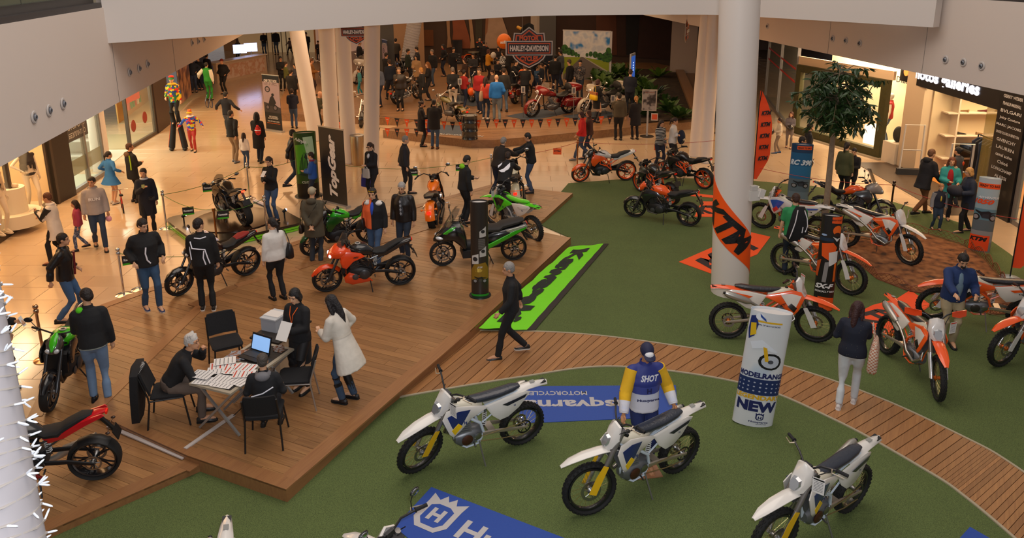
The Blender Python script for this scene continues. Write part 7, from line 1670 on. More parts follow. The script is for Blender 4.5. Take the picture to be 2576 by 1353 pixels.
# ---- roll-up banners
def rollup(label,bl,br,tl,words,w=None,z=0.):
    a_,b_=at(*bl,z),at(*br,z);d=b_-a_;W=w or d.length;zt=atd(tl[0],tl[1],a_.y).z
    t=T('rollup_banner',label,'banner',(a_+b_)/2,math.atan2(d.y,d.x));hh=zt-z
    bx(t,'printed_sheet',(0,0,.05+hh/2),(W,.012,hh-.05),mat('1a1a1e',.4));bx(t,'top_bar',(0,0,hh+.01),(W+.03,.03,.03),mat('b8b8b6',.35,.6));bx(t,'base_cassette',(0,0,.035),(W+.06,.18,.07),mat('b0aca8',.35,.5));tb(t,'support_pole',[(0,.03,.05),(0,.03,hh)],.012,steel())
    def put(s,x,y,h_,c_='dcd8d4',w_=None,rot=0,bold=.03,sh_=0):lettering(s,(x,-.007,y*hh),(math.cos(rot),0,math.sin(rot)),(-math.sin(rot),0,math.cos(rot)),h_,mat(c_,.5),t,w=w_,bold=bold,shear=sh_)
    def pic(nm,pts,c_,o=0.):m=MB();m.rings([[(x*W,-.006-o,y*hh)for x,y in pts],[(x*W,-.010-o,y*hh)for x,y in pts]]);ob(nm,m,c_ if not isinstance(c_,str)else mat(c_,.5),t,smooth=False)
    words(put,pic,W,hh);return t
rollup('tall black banner with large white italic lettering beside the steel bin',(818,510),(870,523),(806,318),lambda p_,c_,W,h:(p_('TopGear',.02,.52,.40,'e6e2e0',h*.80,PI/2,.05,.35)),w=.98)
def trw(p_,c_,W,h):
    c_('sky_print',[(-.5,.88),(.5,.88),(.5,.40),(-.5,.40)],'a08c92');c_('ground_print',[(-.5,.52),(.5,.44),(.5,.34),(-.5,.34)],'3c3638',.002);p_('ONE TEST RIDE.',0,.90,.12,'d8d0cc',W*.8);p_('ONE EPIC PRIZE.',0,.85,.12,'d8d0cc',W*.8)
    c_('round_emblem',circ(-.22,.75,.16,16,.055),'2e2a2c',.003);c_('emblem_field',circ(-.22,.75,.10,16,.034),'a08c92',.005);c_('emblem_bar',[(-.3,.755),(-.14,.755),(-.14,.745),(-.3,.745)],'2e2a2c',.007)
    for x,y,r in((-.28,.43,.13),(.18,.43,.15)):c_('wheel_print',circ(x,y,r,14,r*.36),'1c1a1c',.004);c_('wheel_gap',circ(x,y,r*.6,12,r*.22),'6a5f64',.006)
    c_('rider_print',[(-.1,.60),(.05,.655),(.15,.6),(.25,.52),(.1,.46),(-.25,.46),(-.15,.55)],'242022',.007);c_('head_print',circ(.08,.66,.08,12,.025),'1e1c1e',.009)
    p_('WIN YOUR DREAM',0,.265,.06,'d0ccc8',W*.5);p_('2016 CUSTOM HARLEY',0,.235,.06,'d0ccc8',W*.62);p_('TAKE A TEST RIDE TO ENTER',0,.18,.05,'d0ccc8',W*.72);p_('www.harley-davidson.com',0,.145,.045,'e06a1c',W*.8)
rollup('black and grey test ride banner with a rider picture at the left',(668,327),(714,334),(666,187),trw,w=.92)
rollup('narrow dark banner with a grey rider picture leaning on the grey wall',(962,205),(982,212),(965,98),trw,w=.75,z=ZS)
# ---- hanging shields
def shield(label,c,W,rz=0.,hang=2.):
    t=T('hanging_sign',label,'sign',c,rz);s=W/2
    SH_=[(-.66,.30),(-.62,.62),(-.34,.60),(0,.86),(.34,.60),(.62,.62),(.66,.30),(.70,-.28),(.60,-.45),(.40,-.62),(0,-.82),(-.40,-.62),(-.60,-.45),(-.70,-.28)]
    def lay(nm,pts,k,o,c_):m=MB();m.rings([[(x*s*k,-o,y*s*k)for x,y in pts],[(x*s*k,-o-.006,y*s*k)for x,y in pts]]);ob(nm,m,mat(c_,.45),t,smooth=False)
    lay('white_edge',SH_,1.07,-.02,'d8d4d2');lay('black_field',SH_,1.0,-.01,'1a1618');lay('orange_shield',SH_,.93,0,'e0601c');lay('inner_field',SH_,.84,.01,'1c1718')
    B_=[(-1,-.28),(1,-.28),(1,.28),(-1,.28)]
    lay('bar_edge',[(x*1.03,y*1.12)for x,y in B_],1,.02,'d8d4d2');lay('bar_black',B_,.98,.03,'1a1618');lay('bar_orange',[(x*.93,y*.82)for x,y in B_],1,.04,'e0601c');lay('bar_field',[(x*.89,y*.66)for x,y in B_],1,.05,'1a1618')
    for wd,z_,h_,w_,c_ in(('MOTOR',.44,.22,.85,'e0601c'),('HARLEY-DAVIDSON',0,.26,1.68,'e6e2e0'),('CYCLES',-.45,.22,.8,'e0601c')):lettering(wd,(0,-.058,z_*s),(1,0,0),(0,0,1),h_*s,mat(c_,.45),t,w=w_*s,bold=.05)
    for x in(-.3,.3):tb(t,'hanging_wire',[(x*s,.01,.6*s),(x*s,.01,hang)],.004,mat('a0a0a0',.5),4)
    return t
q=atd(1331,121,27.0);shield('large black and orange shield sign hanging over the middle of the stage',q,1.56,0,5.1-q.z)
q=atd(895,80,25);shield('black and orange shield sign half hidden by the white bridge, between the columns',q,.92,.1,5.1-q.z)
q=atd(1727,78,30);shield('black and orange shield sign seen edge-on in front of the white wall',q,1.0,1.25,5.1-q.z)
# ---- photographic road backdrop
a_,b_=at(1398,200,ZS),at(1531,204,ZS);b_=atd(1531,204,at(1531,204,ZS).y);W=2.55;rz=-.35
t=T('photo_backdrop','printed backdrop of a road, trees and blue sky on a white frame','backdrop',b_-Vector((W/2*math.cos(rz),W/2*math.sin(rz),0)),rz);Hb=atd(1540,80,b_.y).z-ZS
bx(t,'sky_sheet',(0,0,Hb/2),(W,.02,Hb),pattern('noise',['1f6fb8','3a86c8','c8ccd4','dcdcdc','c0c8d4'],1.5))
def pic(nm,pts,c_,o=0.):m=MB();m.rings([[((x-.5)*W,-.012-o,y*Hb)for x,y in pts],[((x-.5)*W,-.016-o,y*Hb)for x,y in pts]]);ob(nm,m,c_ if not isinstance(c_,str)else mat(c_,.6),t,smooth=False)
pic('grass_print',[(0,.46),(.42,.47),(1,.40),(1,.0),(0,0)],'8a9a20');pic('road_print',[(.40,.475),(.44,.475),(.98,.16),(.98,0),(-.0,0),(.02,.10)],'6a625e',.003);pic('road_edge',[(.43,.475),(.445,.475),(.99,.2),(.99,.16)],'b0a89c',.005)
for i,(x,y,r)in enumerate([(.03,.62,.10),(.12,.58,.08),(.20,.55,.07),(.28,.52,.05),(.34,.5,.035),(.52,.52,.04),(.60,.54,.055),(.70,.53,.07),(.80,.50,.08),(.9,.48,.09),(.97,.5,.12),(.98,.62,.07)]):pic('tree_print',circ(x,y,r*.8,10,r),pattern('noise',['16351a','24502a','3a6a2c'],8),.004+i*.0005)
bx(t,'frame_post',(W/2+.05,.02,Hb/2),(.14,.03,Hb+.04),mat('c8c4c6',.5));bx(t,'frame_post',(-W/2-.02,.02,Hb/2),(.04,.03,Hb),mat('c8c4c6',.5));bx(t,'top_rail',(0,0,Hb+.02),(W+.1,.04,.05),mat('c8c4c6',.5))
# ---- feather flags
def feather(label,base,top,W,words,z=0.,flip=1):
    q=at(*base,z);hh=atd(top[0],top[1],q.y).z-z;t=T('feather_flag',label,'flag',q,yaw_to_cam(q)+.15);m=MB();n=14;rs=[]
    for k in range(n+1):
        v=k/n;x1=W*(1-max(0,v-.55)**2*4.4)*min(1,.25+v*3.0);rs.append([(0,0,.25+v*(hh-.25)),(flip*x1*.5,.03*math.sin(v*9),.25+v*(hh-.25)),(flip*x1,0,.25+v*(hh-.25))])
    for i in range(n):
        m.add([*rs[i],*rs[i+1]],[(0,1,4,3),(1,2,5,4)])
    ob('flag_cloth',m,mat('f04a14',.7),t);tb(t,'flag_pole',[(0,0,0),(0,0,hh*.85),(flip*W*.1,0,hh)],.014,black(),6);m=MB();m.lathe([(.02,.05),(.2,.02),(.22,0)],(0,0,0),(0,0,1),20);ob('flag_base',m,mat('8a9aa8',.4,.4),t)
    for k in range(words):lettering('KTM',(flip*W*.52,-.035,.9+k*(hh-1.2)/words),(1,0,.12),(0,0,1),.13,mat('17171a',.6),t,w=.28,bold=.06,shear=.25)
feather('tall orange feather flag with black letters right of the thick column',(1893,470),(1900,228),.42,5)
feather('orange feather flag cut off by the right edge of the picture',(2540,700),(2600,380),.62,2)
# ---- mats on the carpets
def carpet_mat_(label,px,z,c_,th=.008,stripe=None,name='floor_mat',cat='mat'):
    P_=[at(x,y,z)for x,y in px];o=sum(P_,Vector())/len(P_);t=T(name,label,cat,o);m=MB();m.prism([tuple((p_-o).xy)for p_ in P_],0,th);ob('mat_sheet',m,mat(c_,.75,0,0,.2,40),t,smooth=False);return t,P_,o
def mtext(t,o,s,c,right,up,h,col,w=None,bold=.04,sh=0,z=.010):lettering(s,Vector((c.x-o.x,c.y-o.y,z)),right,up,h,mat(col,.7),t,w=w,bold=bold,shear=sh,off=0)
Z1=GZ+.001
t,P_,o=carpet_mat_('large orange mat under the foot of the thick column',[(1708,659),(1882,583),(1938,596),(1905,640),(1788,688)],Z1,'f8581c');d=(at(1900,605,Z1)-at(1760,672,Z1));mtext(t,o,'KTM',(at(1830,640,Z1)),-d,Vector((d.y,-d.x,0)),.62,'2a2224',2.2,.07,.3)
t,P_,o=carpet_mat_('small orange mat left of the thick column',[(1747,545),(1765,507),(1878,508),(1880,547)],Z1,'f8602c');mtext(t,o,'KTM',at(1800,528,Z1),(1,.0,0),(0,1,0),.75,'2a2224',1.0,.07)
carpet_mat_('thin strip of orange mat behind the small orange-tanked motorcycle',[(1708,482),(1830,496),(1860,503),(1735,493)],Z1,'f8602c')
t,P_,o=carpet_mat_('orange mat under the orange enduro facing the camera',[(2112,810),(2195,768),(2255,752),(2290,730),(2342,768),(2230,850)],Z1,'f8501c');mtext(t,o,'KTM',at(2210,795,Z1),(1,.5,0),(-.5,1,0),.45,'2a2224',1.1,.07)
t,P_,o=carpet_mat_('orange mat under the enduro behind the man in the blue jacket',[(2372,657),(2450,683),(2475,700),(2470,760),(2412,735)],Z1,'f8501c');mtext(t,o,'KTM',at(2430,700,Z1),(.7,-.7,0),(.7,.7,0),.35,'2a2224',.8,.07,.3)
t,P_,o=carpet_mat_('blue mat with a crown logo at the bottom of the picture',[(1085,1226),(1440,1362),(1560,1440),(1200,1500),(993,1326)],Z1,'24489c')
R_=unit(at(1420,1360,Z1)-at(1085,1226,Z1));U_=Vector((-R_.y,R_.x,0));c0=at(1098,1298,Z1)
def mput(nm,pts,c_,zz):m=MB();m.prism([tuple((c0-o+R_*x+U_*y).xy)for x,y in pts],.006+zz,.008+zz);ob(nm,m,mat(c_,.7),t,smooth=False)
crown_logo(mput,0,0,.27,'b8b4b4','24489c');mtext(t,o,'H',c0,R_,U_,.22,'b8b4b4',None,.05,z=.017);mtext(t,o,'Husqvarna',c0+R_*1.35-U_*.08,R_,U_,.42,'b8b4b4',1.95,.03)
t,P_,o=carpet_mat_('blue mat with upside-down white lettering behind the mannequin',[(1325,972),(1700,970),(1706,1048),(1300,1066)],Z1,'2c4c9c');mtext(t,o,'Husqvarna',at(1478,1015,Z1),(-1,0,0),(0,-1,0),.34,'b4b0b0',1.95,.03);mtext(t,o,'MOTORCYCLES',at(1400,990,Z1),(-1,0,0),(0,-1,0),.12,'b4b0b0',.95,.02);
carpet_mat_('corner of a blue mat at the lower right',[(2440,1326),(2492,1356),(2480,1400),(2400,1370)],Z1,'24489c')
# green brand banner lying against the deck
P_=[at(*p_,zz)for p_,zz in(((1432,622),.16),((1532,613),GZ+.01),((1345,832),GZ+.01),((1204,826),.13))]
t=T('fabric_banner','lime green fabric banner with black lettering draped along the deck edge','banner',P_[3]);m=MB();NU,NV=26,12;rs=[]
def gb(u,v):
    q=P_[0].lerp(P_[3],u).lerp(P_[1].lerp(P_[2],u),v);return q+Vector((0,0,.012*math.sin(u*23+v*9)*(1-v)+.006*math.sin(u*51-v*14)+.012))-P_[3]
for i in range(NU+1):rs.append([gb(i/NU,j/NV*.86)for j in range(NV+1)])
for i in range(NU):m.add([*rs[i],*rs[i+1]],[(j,j+1,NV+2+j,NV+1+j)for j in range(NV)])
ob('green_cloth',m,mat('74d810',.6),t);m=MB();rs=[[gb(i/NU,.86+j*.07)for j in range(3)]for i in range(NU+1)]
for i in range(NU):m.add([*rs[i],*rs[i+1]],[(j,j+1,4+j,3+j)for j in range(2)])
ob('black_border',m,mat('2a2420',.7),t);lettering('Kawasaki',None,None,None,1,mat('17201a',.7),t,w=1,bold=.06,fn=lambda x,y:gb(.5+x*.88,.40+y*.42)+Vector((0,0,.012)))
# ---- dirt patch with low lattice edging
DP=[(1975,600),(2110,590),(2250,578),(2335,590),(2425,618),(2478,655),(2515,700),(2540,745),(2546,790),(2490,792),(2400,748),(2290,735),(2205,702),(2150,655),(2060,640)]
Pd=[at(x,y,GZ)for x,y in DP];m=MB();m.prism([tuple(p_.xy)for p_ in Pd],.02,.032);tag(ob('dirt_patch',m,pattern('noise',['3a2214','6a4020','7a4c28','8a5a34'],5,.95),smooth=False),'brown earth patch under the white and orange motocross motorcycle','earth')
t=T('lattice_edging','low brown plastic lattice edging round the earth patch','edging');cl=Pd+[Pd[0]];acc=[]
for i in range(len(Pd)):
    a_,b_=cl[i],cl[i+1];n=max(1,round((b_-a_).length/.62))
    for k in range(n):
        A_,B_=a_.lerp(b_,k/n),a_.lerp(b_,(k+1)/n);L_q=(B_-A_).length;m=MB();d=(B_-A_).normalized();Hh_=lambda u:.10+.10*math.sin(PI*u)
        Q=lambda u,z_:A_+d*(u*L_q)+Vector((0,0,.03+z_))
        m.tube([Q(u/8,Hh_(u/8))for u in range(9)],.008,4);m.tube([Q(0,.0),Q(1,.0)],.008,4);m.tube([Q(0,0),Q(0,Hh_(0))],.008,4)
        for j in range(7):
            u=j/7
            for s in(1,-1):
                u2=u+s*.22+(.0 if s>0 else .14);u2=min(max(u2,0),1);m.tube([Q(u+(.14 if s<0 else 0),.01),Q(u2,Hh_(u2)-.005)],.004,3)
        ob('edging_panel',m,mat('7a3f22',.6),t)
# ---- registration table, chairs and what lies on it
TZ=DZ+.74;td=(at(738,882,TZ)+at(640,853,TZ)-at(485,958,TZ)-at(575,993,TZ)).xy.to_3d().normalized();tp=Vector((td.y,-td.x,0));tyaw=math.atan2(td.y,td.x)
def table(label,c,L_q,W_,top='2a2520'):
    t=T('folding_table',label,'table',(c.x,c.y,DZ),tyaw);bx(t,'tabletop',(0,0,.725),(L_q,W_,.03),mat('a89c88',.5));bx(t,'top_inlay',(0,0,.7415),(L_q-.12,W_-.12,.006),mat(top,.5,0,0,.2,30))
    for x in(-L_q*.36,L_q*.36):
        for s in(1,-1):bx(t,'leg',(x+.02*s,0,.36),(.03,.95*W_/.72,.03),mat('a8a8a6',.35,.6),Matrix.Rotation(s*.80,3,'X'))
    return t
mid=(at(738,882,TZ)+at(640,853,TZ)+at(485,958,TZ)+at(575,993,TZ))/4
table('far folding table with the laptop on the wooden deck',mid+td*.345,.68,.72);table('near folding table covered with printed price sheets',mid-td*.345,.68,.72)
rn=random.Random(4)
def onT(u,v,z=.0):return mid+td*u*.56+tp*v*.95+Vector((0,0,.012+z))
sheets=[(-1.0,-.2,.2),(-.95,.12,.1),(-.78,.02,.15),(-.72,.26,-.1),(-.50,-.22,.6),(-.28,-.28,.7),(-.22,-.05,.5),(-.36,.05,.3),(-.42,.22,.45),(-.15,.12,.2),(-.85,-.33,.1),(-.1,-.3,.7)]
for i,(u,v,r)in enumerate(sheets):
    red=4<i<10;m=MB();m.box((0,0,0),(.21,.30,.002));o=ob('price_sheet',m,mat('e6e2de',.5),None,smooth=False,loc=onT(u,v,.0025*i),rot=(0,0,tyaw+r));tag(o,'printed sheet with red bars in the middle of the near table' if red else 'printed black and white sheet on the near table','paper','red price sheets' if red else 'black and white price sheets')
    for k in range(5):bx(o,'print',(0,.12-k*.055,.0016),(.18,.018 if red and k%2==0 else .008,.001),mat('c8402a' if red and k%2==0 else '3a3c44',.6))
l=T('laptop','open black laptop with a lit blue screen on the far table','laptop',onT(.42,-.02),0);bx(l,'keyboard_base',(0,0,.012),(.38,.26,.022),black());bx(l,'keys',(0,.02,.024),(.33,.12,.004),mat('303236',.6))
Rm=Matrix.Rotation(-.28,3,'X');bx(l,'screen_lid',(0,.17,.14),(.38,.012,.26),black(),Rm);bx(l,'screen',(0,.163,.14),(.34,.004,.21),mat('8ab4e8',.3,0,0,0,60,.8),Rm)
l.rotation_euler.z=-.5
for i,(u,v)in enumerate([(.25,-.28),(.32,-.20),(.40,-.26)]):tag(ob('magazine',MB().box((0,0,0),(.20,.28,.006)),pattern('noise',['2a2c30','9aa0a8','8a5a40'],14,.25),None,smooth=False,loc=onT(u,v,.007*i),rot=(0,0,tyaw+.3*i)),'glossy motorcycle brochure left of the laptop','magazine','brochures by the laptop')
for i in range(3):tag(ob('flyer',MB().box((0,0,0),(.10,.15,.003)),pattern('noise',['141416','6a3a1c','8a8a8a'],20,.25),None,smooth=False,loc=onT(.95+i*.07,.22-i*.04,.004*i),rot=(0,0,tyaw+.5*i)),'dark flyer at the far right end of the far table','paper','dark flyers')
g=T('mug','black and orange mug full of orange pencils on the far table','mug',onT(1.0,-.12));m=MB();m.lathe([(.042,0),(.045,.02),(.043,.10),(.037,.10),(.037,.02)],(0,0,0),(0,0,1),18);ob('mug_body',m,pattern('split',['17171a','c8491c'],axis=0),g);tb(g,'handle',[(.04,0,.02),(.075,0,.03),(.075,0,.075),(.04,0,.085)],.006,black())
for k in range(6):tb(g,'pencil',[(.01*math.cos(k),.01*math.sin(k),.02),(.035*math.cos(k),.035*math.sin(k),.17)],.004,mat('f06a1c',.5),6)
cb=T('cabinet','pale wooden desk cabinet behind the tables with papers on top','cabinet',at(735,975,DZ)+Vector((-.25,.5,0)),tyaw);bx(cb,'body',(0,0,.36),(.8,.5,.72),mat('b89c7c',.6));bx(cb,'top',(0,0,.735),(.84,.54,.03),mat('2a2622',.5))
for k in range(3):d_=bx(cb,'drawer',(.2,-.252,.13+k*.22),(.36,.012,.2),mat('b09474',.55));bx(d_,'handle',(.2,-.265,.13+k*.22),(.1,.012,.012),steel())
q=cb.location+Vector((-.1,.05,.77));bxo=T('storage_box','light grey plastic box with a sheet on top behind the far table','box',(q.x,q.y,q.z-.02),tyaw);bx(bxo,'box_body',(0,0,.1),(.34,.28,.2),mat('a8acb4',.5));bx(bxo,'lid',(0,0,.21),(.36,.3,.02),mat('c0c4c8',.5));bx(bxo,'paper_stack',(0,0,.228),(.2,.28,.014),mat('dedad6',.6))
g=T('drink_bottle','dark cola bottle with a red label on the floor under the table','bottle',at(693,968,DZ));m=MB();m.lathe([(.001,0),(.035,.004),(.037,.02),(.033,.08),(.037,.13),(.034,.17),(.014,.22),(.013,.235)],(0,0,0),(0,0,1),16);ob('bottle_body',m,mat('1c0d0a',.08,0,.4),g);m=MB();m.lathe([(.038,.07),(.038,.12)],(0,0,0),(0,0,1),16);ob('label_band',m,mat('b01418',.4),g);m=MB();m.lathe([(.015,.235),(.015,.255)],(0,0,0),(0,0,1),12);ob('bottle_cap',m,mat('a01418',.4),g)
def chair(label,c,rz,leg='1a1a1c'):
    t=T('visitor_chair',label,'chair',c,rz,None);lm=mat(leg,.3,.7)if leg!='1a1a1c' else black();fb=mat('17171a',.9,0,0,.2,90)
    m=MB();m.sl([(-.23,.46,.21,.02),(-.20,.465,.23,.03),(.18,.465,.235,.035),(.23,.455,.21,.022)],16,4);ob('seat',m,fb,t)
    m=MB();n=9;rs=[]
    for k in range(n):
        v=k/(n-1);w_=.225*(1-.25*max(0,v-.8)*5*.4);z=.52+v*.33;x=-.235-v*.10;rs.append([(x-.05*(1-(y/.225)**2)*.6+o_,y*w_/.225,z)for o_,ys in((0,(-.22,-.12,0,.12,.22)),(.03,(.22,.12,0,-.12,-.22)))for y in ys])
    m.rings(rs);ob('backrest',m,fb,t)
    for s in(1,-1):
        tb(t,'leg',[(.2,s*.20,.44),(.26,s*.245,0)],.013,lm,8);tb(t,'leg',[(-.34,s*.22,.80),(-.25,s*.225,.5),(-.24,s*.225,.40),(-.30,s*.245,0)],.013,lm,8);tb(t,'seat_rail',[(-.24,s*.225,.43),(.2,s*.2,.43)],.012,lm,6)
    return t
def hd(deg):return math.radians(90-deg)
chair('black visitor chair under the white-haired man, a dark coat over its back',SEAT1+Vector((-.02,0,0)),hd(75));chair('black visitor chair under the grey-hooded person, its back to the camera',SEAT2+Vector((0,-.04,0)),hd(352))
chair('empty black visitor chair on the far left side of the tables',at(575,925,DZ),hd(150));chair('empty black visitor chair with chrome legs right of the tables',at(748,1015,DZ),hd(262),'b8b0a8')
q=SEAT1+Vector((-.36,-.08,0));t=T('coat','black quilted coat with a striped trim hanging over the chair back','coat',q,hd(75));m=MB();m.rings([[(x-.02*k,y*w_,z)for x,y in((-.07,-1),(.03,-1),(.05,0),(.03,1),(-.07,1),(-.10,0))]for k,(z,w_)in enumerate(((.90,.18),(.86,.27),(.6,.30),(.3,.28),(.12,.22)))]);ob('coat_body',m,cloth('151518'),t)
tb(t,'striped_trim',[(-.02,-.24,.84),(.05,0,.90),(-.02,.24,.84)],.022,pattern('stripes',['17171a','b0b0b0'],40,axis=1))
def duct(lb,a_,b_,z):
    A_,B_=at(*a_,z),at(*b_,z);d=B_-A_;t=T('cable_duct',lb,'cable duct',(A_+B_)/2,math.atan2(d.y,d.x));bx(t,'duct_cover',(0,0,.012),(d.length,.055,.018),mat('c4bcb8',.4))
duct('white cable duct on the raised deck running to the tables',(466,1130),(588,1045),DZ);duct('white cable duct along the foot of the deck step',(272,1073),(462,1154),DL+.01)
tag(tb(None,'power_cable',[at(588,1045,DZ+.03),at(612,1022,DZ+.01),at(640,985,DZ+.01),at(660,960,DZ+.01),at(690,940,DZ+.3),at(690,925,TZ)],.006,black()),'black cable from the white duct up to the table','cable')
# ---- jersey mannequin
I=person(None,GZ,1.84,170,'headless-looking mannequin in a blue, white and yellow racing jersey and cap behind the white enduro','24307a','1c2a5c','1c2040',((.16,.16,-.44),(.16,.22,-.46)),0,0,30,far=0,style='cap',puff=True,shoes='b8835c',sole='b8835c',skin_c='b8835c',loc=at(1612,1178,GZ),topm=pattern('bands',['d4d4dc','ccccd6','c4c8d8','3a4690','26327c','222e78'],.64,.6,2,.86));R0=I['root'];R0.name='mannequin';R0['label']='mannequin in a blue, white and yellow racing jersey and cap behind the white enduro';R0['category']='mannequin'
for k in(0,1):
    m=MB();m.tube([I['sh'][k],I['elb'][k]],[.086,.080],12);m.tube([I['elb'][k],I['elb'][k].lerp(I['hands'][k],.4)],[.080,.074],12);ob('yellow_sleeve',m,cloth('d8a81c'),R0);m=MB();m.tube([I['elb'][k].lerp(I['hands'][k],.4),I['elb'][k].lerp(I['hands'][k],.97)],[.076,.056],12);ob('white_cuff',m,cloth('d0d0d8'),R0)
f_=lambda u,v:I['up'](-u,.170-abs(u)**1.6*.55,1.16+v)
for s_,v,h_,w_,c_ in(('Husqvarna',-.10,.045,.28,'1c2050'),('SHOT',.20,.09,.22,'e0e0e8'),('H',.03,.07,.06,'1c2050')):lettering(s_,None,None,None,h_,mat(c_,.6),R0,w=w_,bold=.04,shear=.2 if s_=='SHOT' else 0,fn=lambda u,y:f_(u,v+y))
m=MB();m.ell(I['Hh'](0,.062,.05),(.06,.045,.05),12,8);ob('cap_front',m,mat('dcdce0',.6),R0)
bx(R0,'floor_plate',(0,.05,.008),(.45,.35,.014),mat('9a6a48',.5))
# ---- steel bin, steel drum, bar table, tall case, totem, poster stand
t=T('litter_bin','brushed steel cylindrical litter bin between the banner and the column','bin',at(902,413));m=MB();m.lathe([(.23,0),(.235,.03),(.235,.95),(.22,1.0)],(0,0,0),(0,0,1),32);ob('bin_body',m,mat('b09878',.3,.9),t);m=MB();m.lathe([(.235,.97),(.235,1.0),(.12,1.01),(.12,.96)],(0,0,0),(0,0,1),32);ob('bin_lid',m,steel(),t);m=MB();m.lathe([(.118,.985),(.02,.98)],(0,0,0),(0,0,1),24);ob('opening',m,mat('0c0c0c',.8),t)
t=T('steel_drum','black steel drum standing on the front edge of the stage','drum',at(1182,349,ZS));m=MB();m.lathe([(.29,0),(.30,.02),(.29,.04),(.29,.28),(.305,.30),(.29,.32),(.29,.58),(.305,.60),(.29,.62),(.29,.86),(.30,.88),(.285,.885),(.28,.87)],(0,0,0),(0,0,1),32);ob('drum_body',m,gloss('1a1c20'),t);m=MB();m.lathe([(.03,0),(.03,.01)],(-.12,-.1,.87),(0,0,1),12);m.lathe([(.02,0),(.02,.01)],(.18,0,.87),(0,0,1),12);ob('bung',m,black(),t)
t=T('bar_table','tall round bar table with a steel foot in the stage crowd','table',at(1192,178,ZS));m=MB();m.lathe([(.33,0),(.33,.03),(.01,.03)],(0,0,1.08),(0,0,1),28);ob('tabletop',m,mat('8a8478',.3,.5),t);tb(t,'column',[(0,0,.05),(0,0,1.08)],.03,steel())
for k in range(4):a=k*PI/2+.4;tb(t,'foot',[(0,0,.08),(.3*math.cos(a),.3*math.sin(a),.01)],.014,steel())
t=T('photo_printer_case','tall glossy black case with a small step ladder in front on the stage','case',at(1152,160,ZS));bx(t,'case',(0,0,.75),(.62,.5,1.5),gloss('121316'))
for k in range(4):bx(t,'ladder_step',(0,-.3,.15+k*.16),(.34,.1,.02),steel())
for s in(1,-1):tb(t,'ladder_rail',[(s*.17,-.32,0),(s*.17,-.28,.7)],.012,steel())
t=T('screen_totem','tall thin screen totem lit blue beside the planter','screen',at(1588,232,ZS),1.15);bx(t,'totem_body',(0,0,.95),(.75,.08,1.9),mat('c8c8cc',.3));bx(t,'screen',(0,-.045,1.15),(.68,.01,1.25),mat('2c5ab0',.2,0,0,0,60,.8))
for k in range(4):lettering(('TEST','RIDE','FREE','NOW')[k],(.0,-.052,1.45-k*.12),(1,0,0),(0,0,1),.06,mat('c8d8f8',.3,0,0,0,60,2),t,bold=.03)
t=T('poster_stand','framed black and white poster on a white pole with a round foot','sign',at(1627,343),yaw_to_cam(at(1627,343)));m=MB();m.lathe([(.04,.02),(.27,.015),(.27,0)],(0,0,0),(0,0,1),28);ob('round_foot',m,black(),t);bx(t,'pole',(0,0,.7),(.07,.05,1.4),mat('b8b4b0',.4));bx(t,'frame',(.04,-.04,1.42),(.56,.03,.82),mat('b8aea4',.4));bx(t,'poster',(.04,-.058,1.42),(.48,.008,.74),pattern('noise',['1c1a1c','4a4446','a09a98'],5));bx(t,'small_notice',(.26,-.04,.78),(.26,.02,.28),mat('c8bcb4',.5));bx(t,'orange_print',(.26,-.052,.78),(.2,.006,.2),mat('d8582c',.5))
lettering('HARLEY-DAVIDSON',(.04,-.064,1.72),(1,0,0),(0,0,1),.05,mat('8a4a2a',.5),t,w=.36)
for i,(x,y,y2)in enumerate([(1316,296,218),(1442,300,220),(1158,282,198),(1540,300,240)]):
    q=at(x,y,ZS);hh=atd(x,y2,q.y).z-ZS;t=T('card_stand','slim pole with a small white card on the stage, %s'%('left of the red tourer','right of the red tourer','beside the man in white trousers','near the yellow bag')[i],'sign',q);tb(t,'pole',[(0,0,0),(0,0,hh)],.012,steel(),6);bx(t,'card',(0,0,hh-.12),(.16,.015,.26),mat('b8b0a8',.5));bx(t,'card_print',(0,-.01,hh-.12),(.10,.004,.18),mat('5a5a60',.6))
# ---- bunting
def bunting(lb,a_,b_,n,sag=.12,s=.23):
    t=T('bunting',lb,'bunting');P_=[a_.lerp(b_,k/20)-Vector((0,0,sag*4*(k/20)*(1-k/20)))for k in range(21)];tb(t,'string',P_,.006,black(),4);d=unit(b_-a_)
    for i in range(n):
        q=a_.lerp(b_,(i+.5)/n);u=(i+.5)/n;q.z-=sag*4*u*(1-u);m=MB();w_=s*.45;A_=[q-d*w_,q+d*w_,q-Vector((0,0,s*1.45))];N_=Vector((d.y,-d.x,0))*.003;m.rings([[p_+N_ for p_ in A_],[p_-N_ for p_ in A_]]);g=ob('pennant',m,mat('e0561c' if i%2 else '241c1e',.6),t,smooth=False)
        bx(g,'emblem',q-Vector((0,0,s*.42))+N_*2.2,(s*.36,.004,s*.14),mat('c8b0a0' if i%2 else 'd07048',.6),Matrix.Rotation(math.atan2(d.y,d.x),3,'Z'))
bunting('orange and black pennants along the right front of the stage',atd(1215,300,27.7),atd(1545,290,28.3),15,.06);bunting('orange and black pennants along the left edge of the stage',atd(938,287,29.3),atd(1085,300,28.5),6,.08);bunting('second lower row of pennants left of the drum',atd(938,320,28.6),atd(1085,322,28),6,.04)
bunting('pennants behind the pair in black coats',atd(1085,300,28.5),atd(1215,300,27.7),6,.1);bunting('pennants hanging between the white columns',atd(760,205,32),atd(905,345,26.5),8,.2)
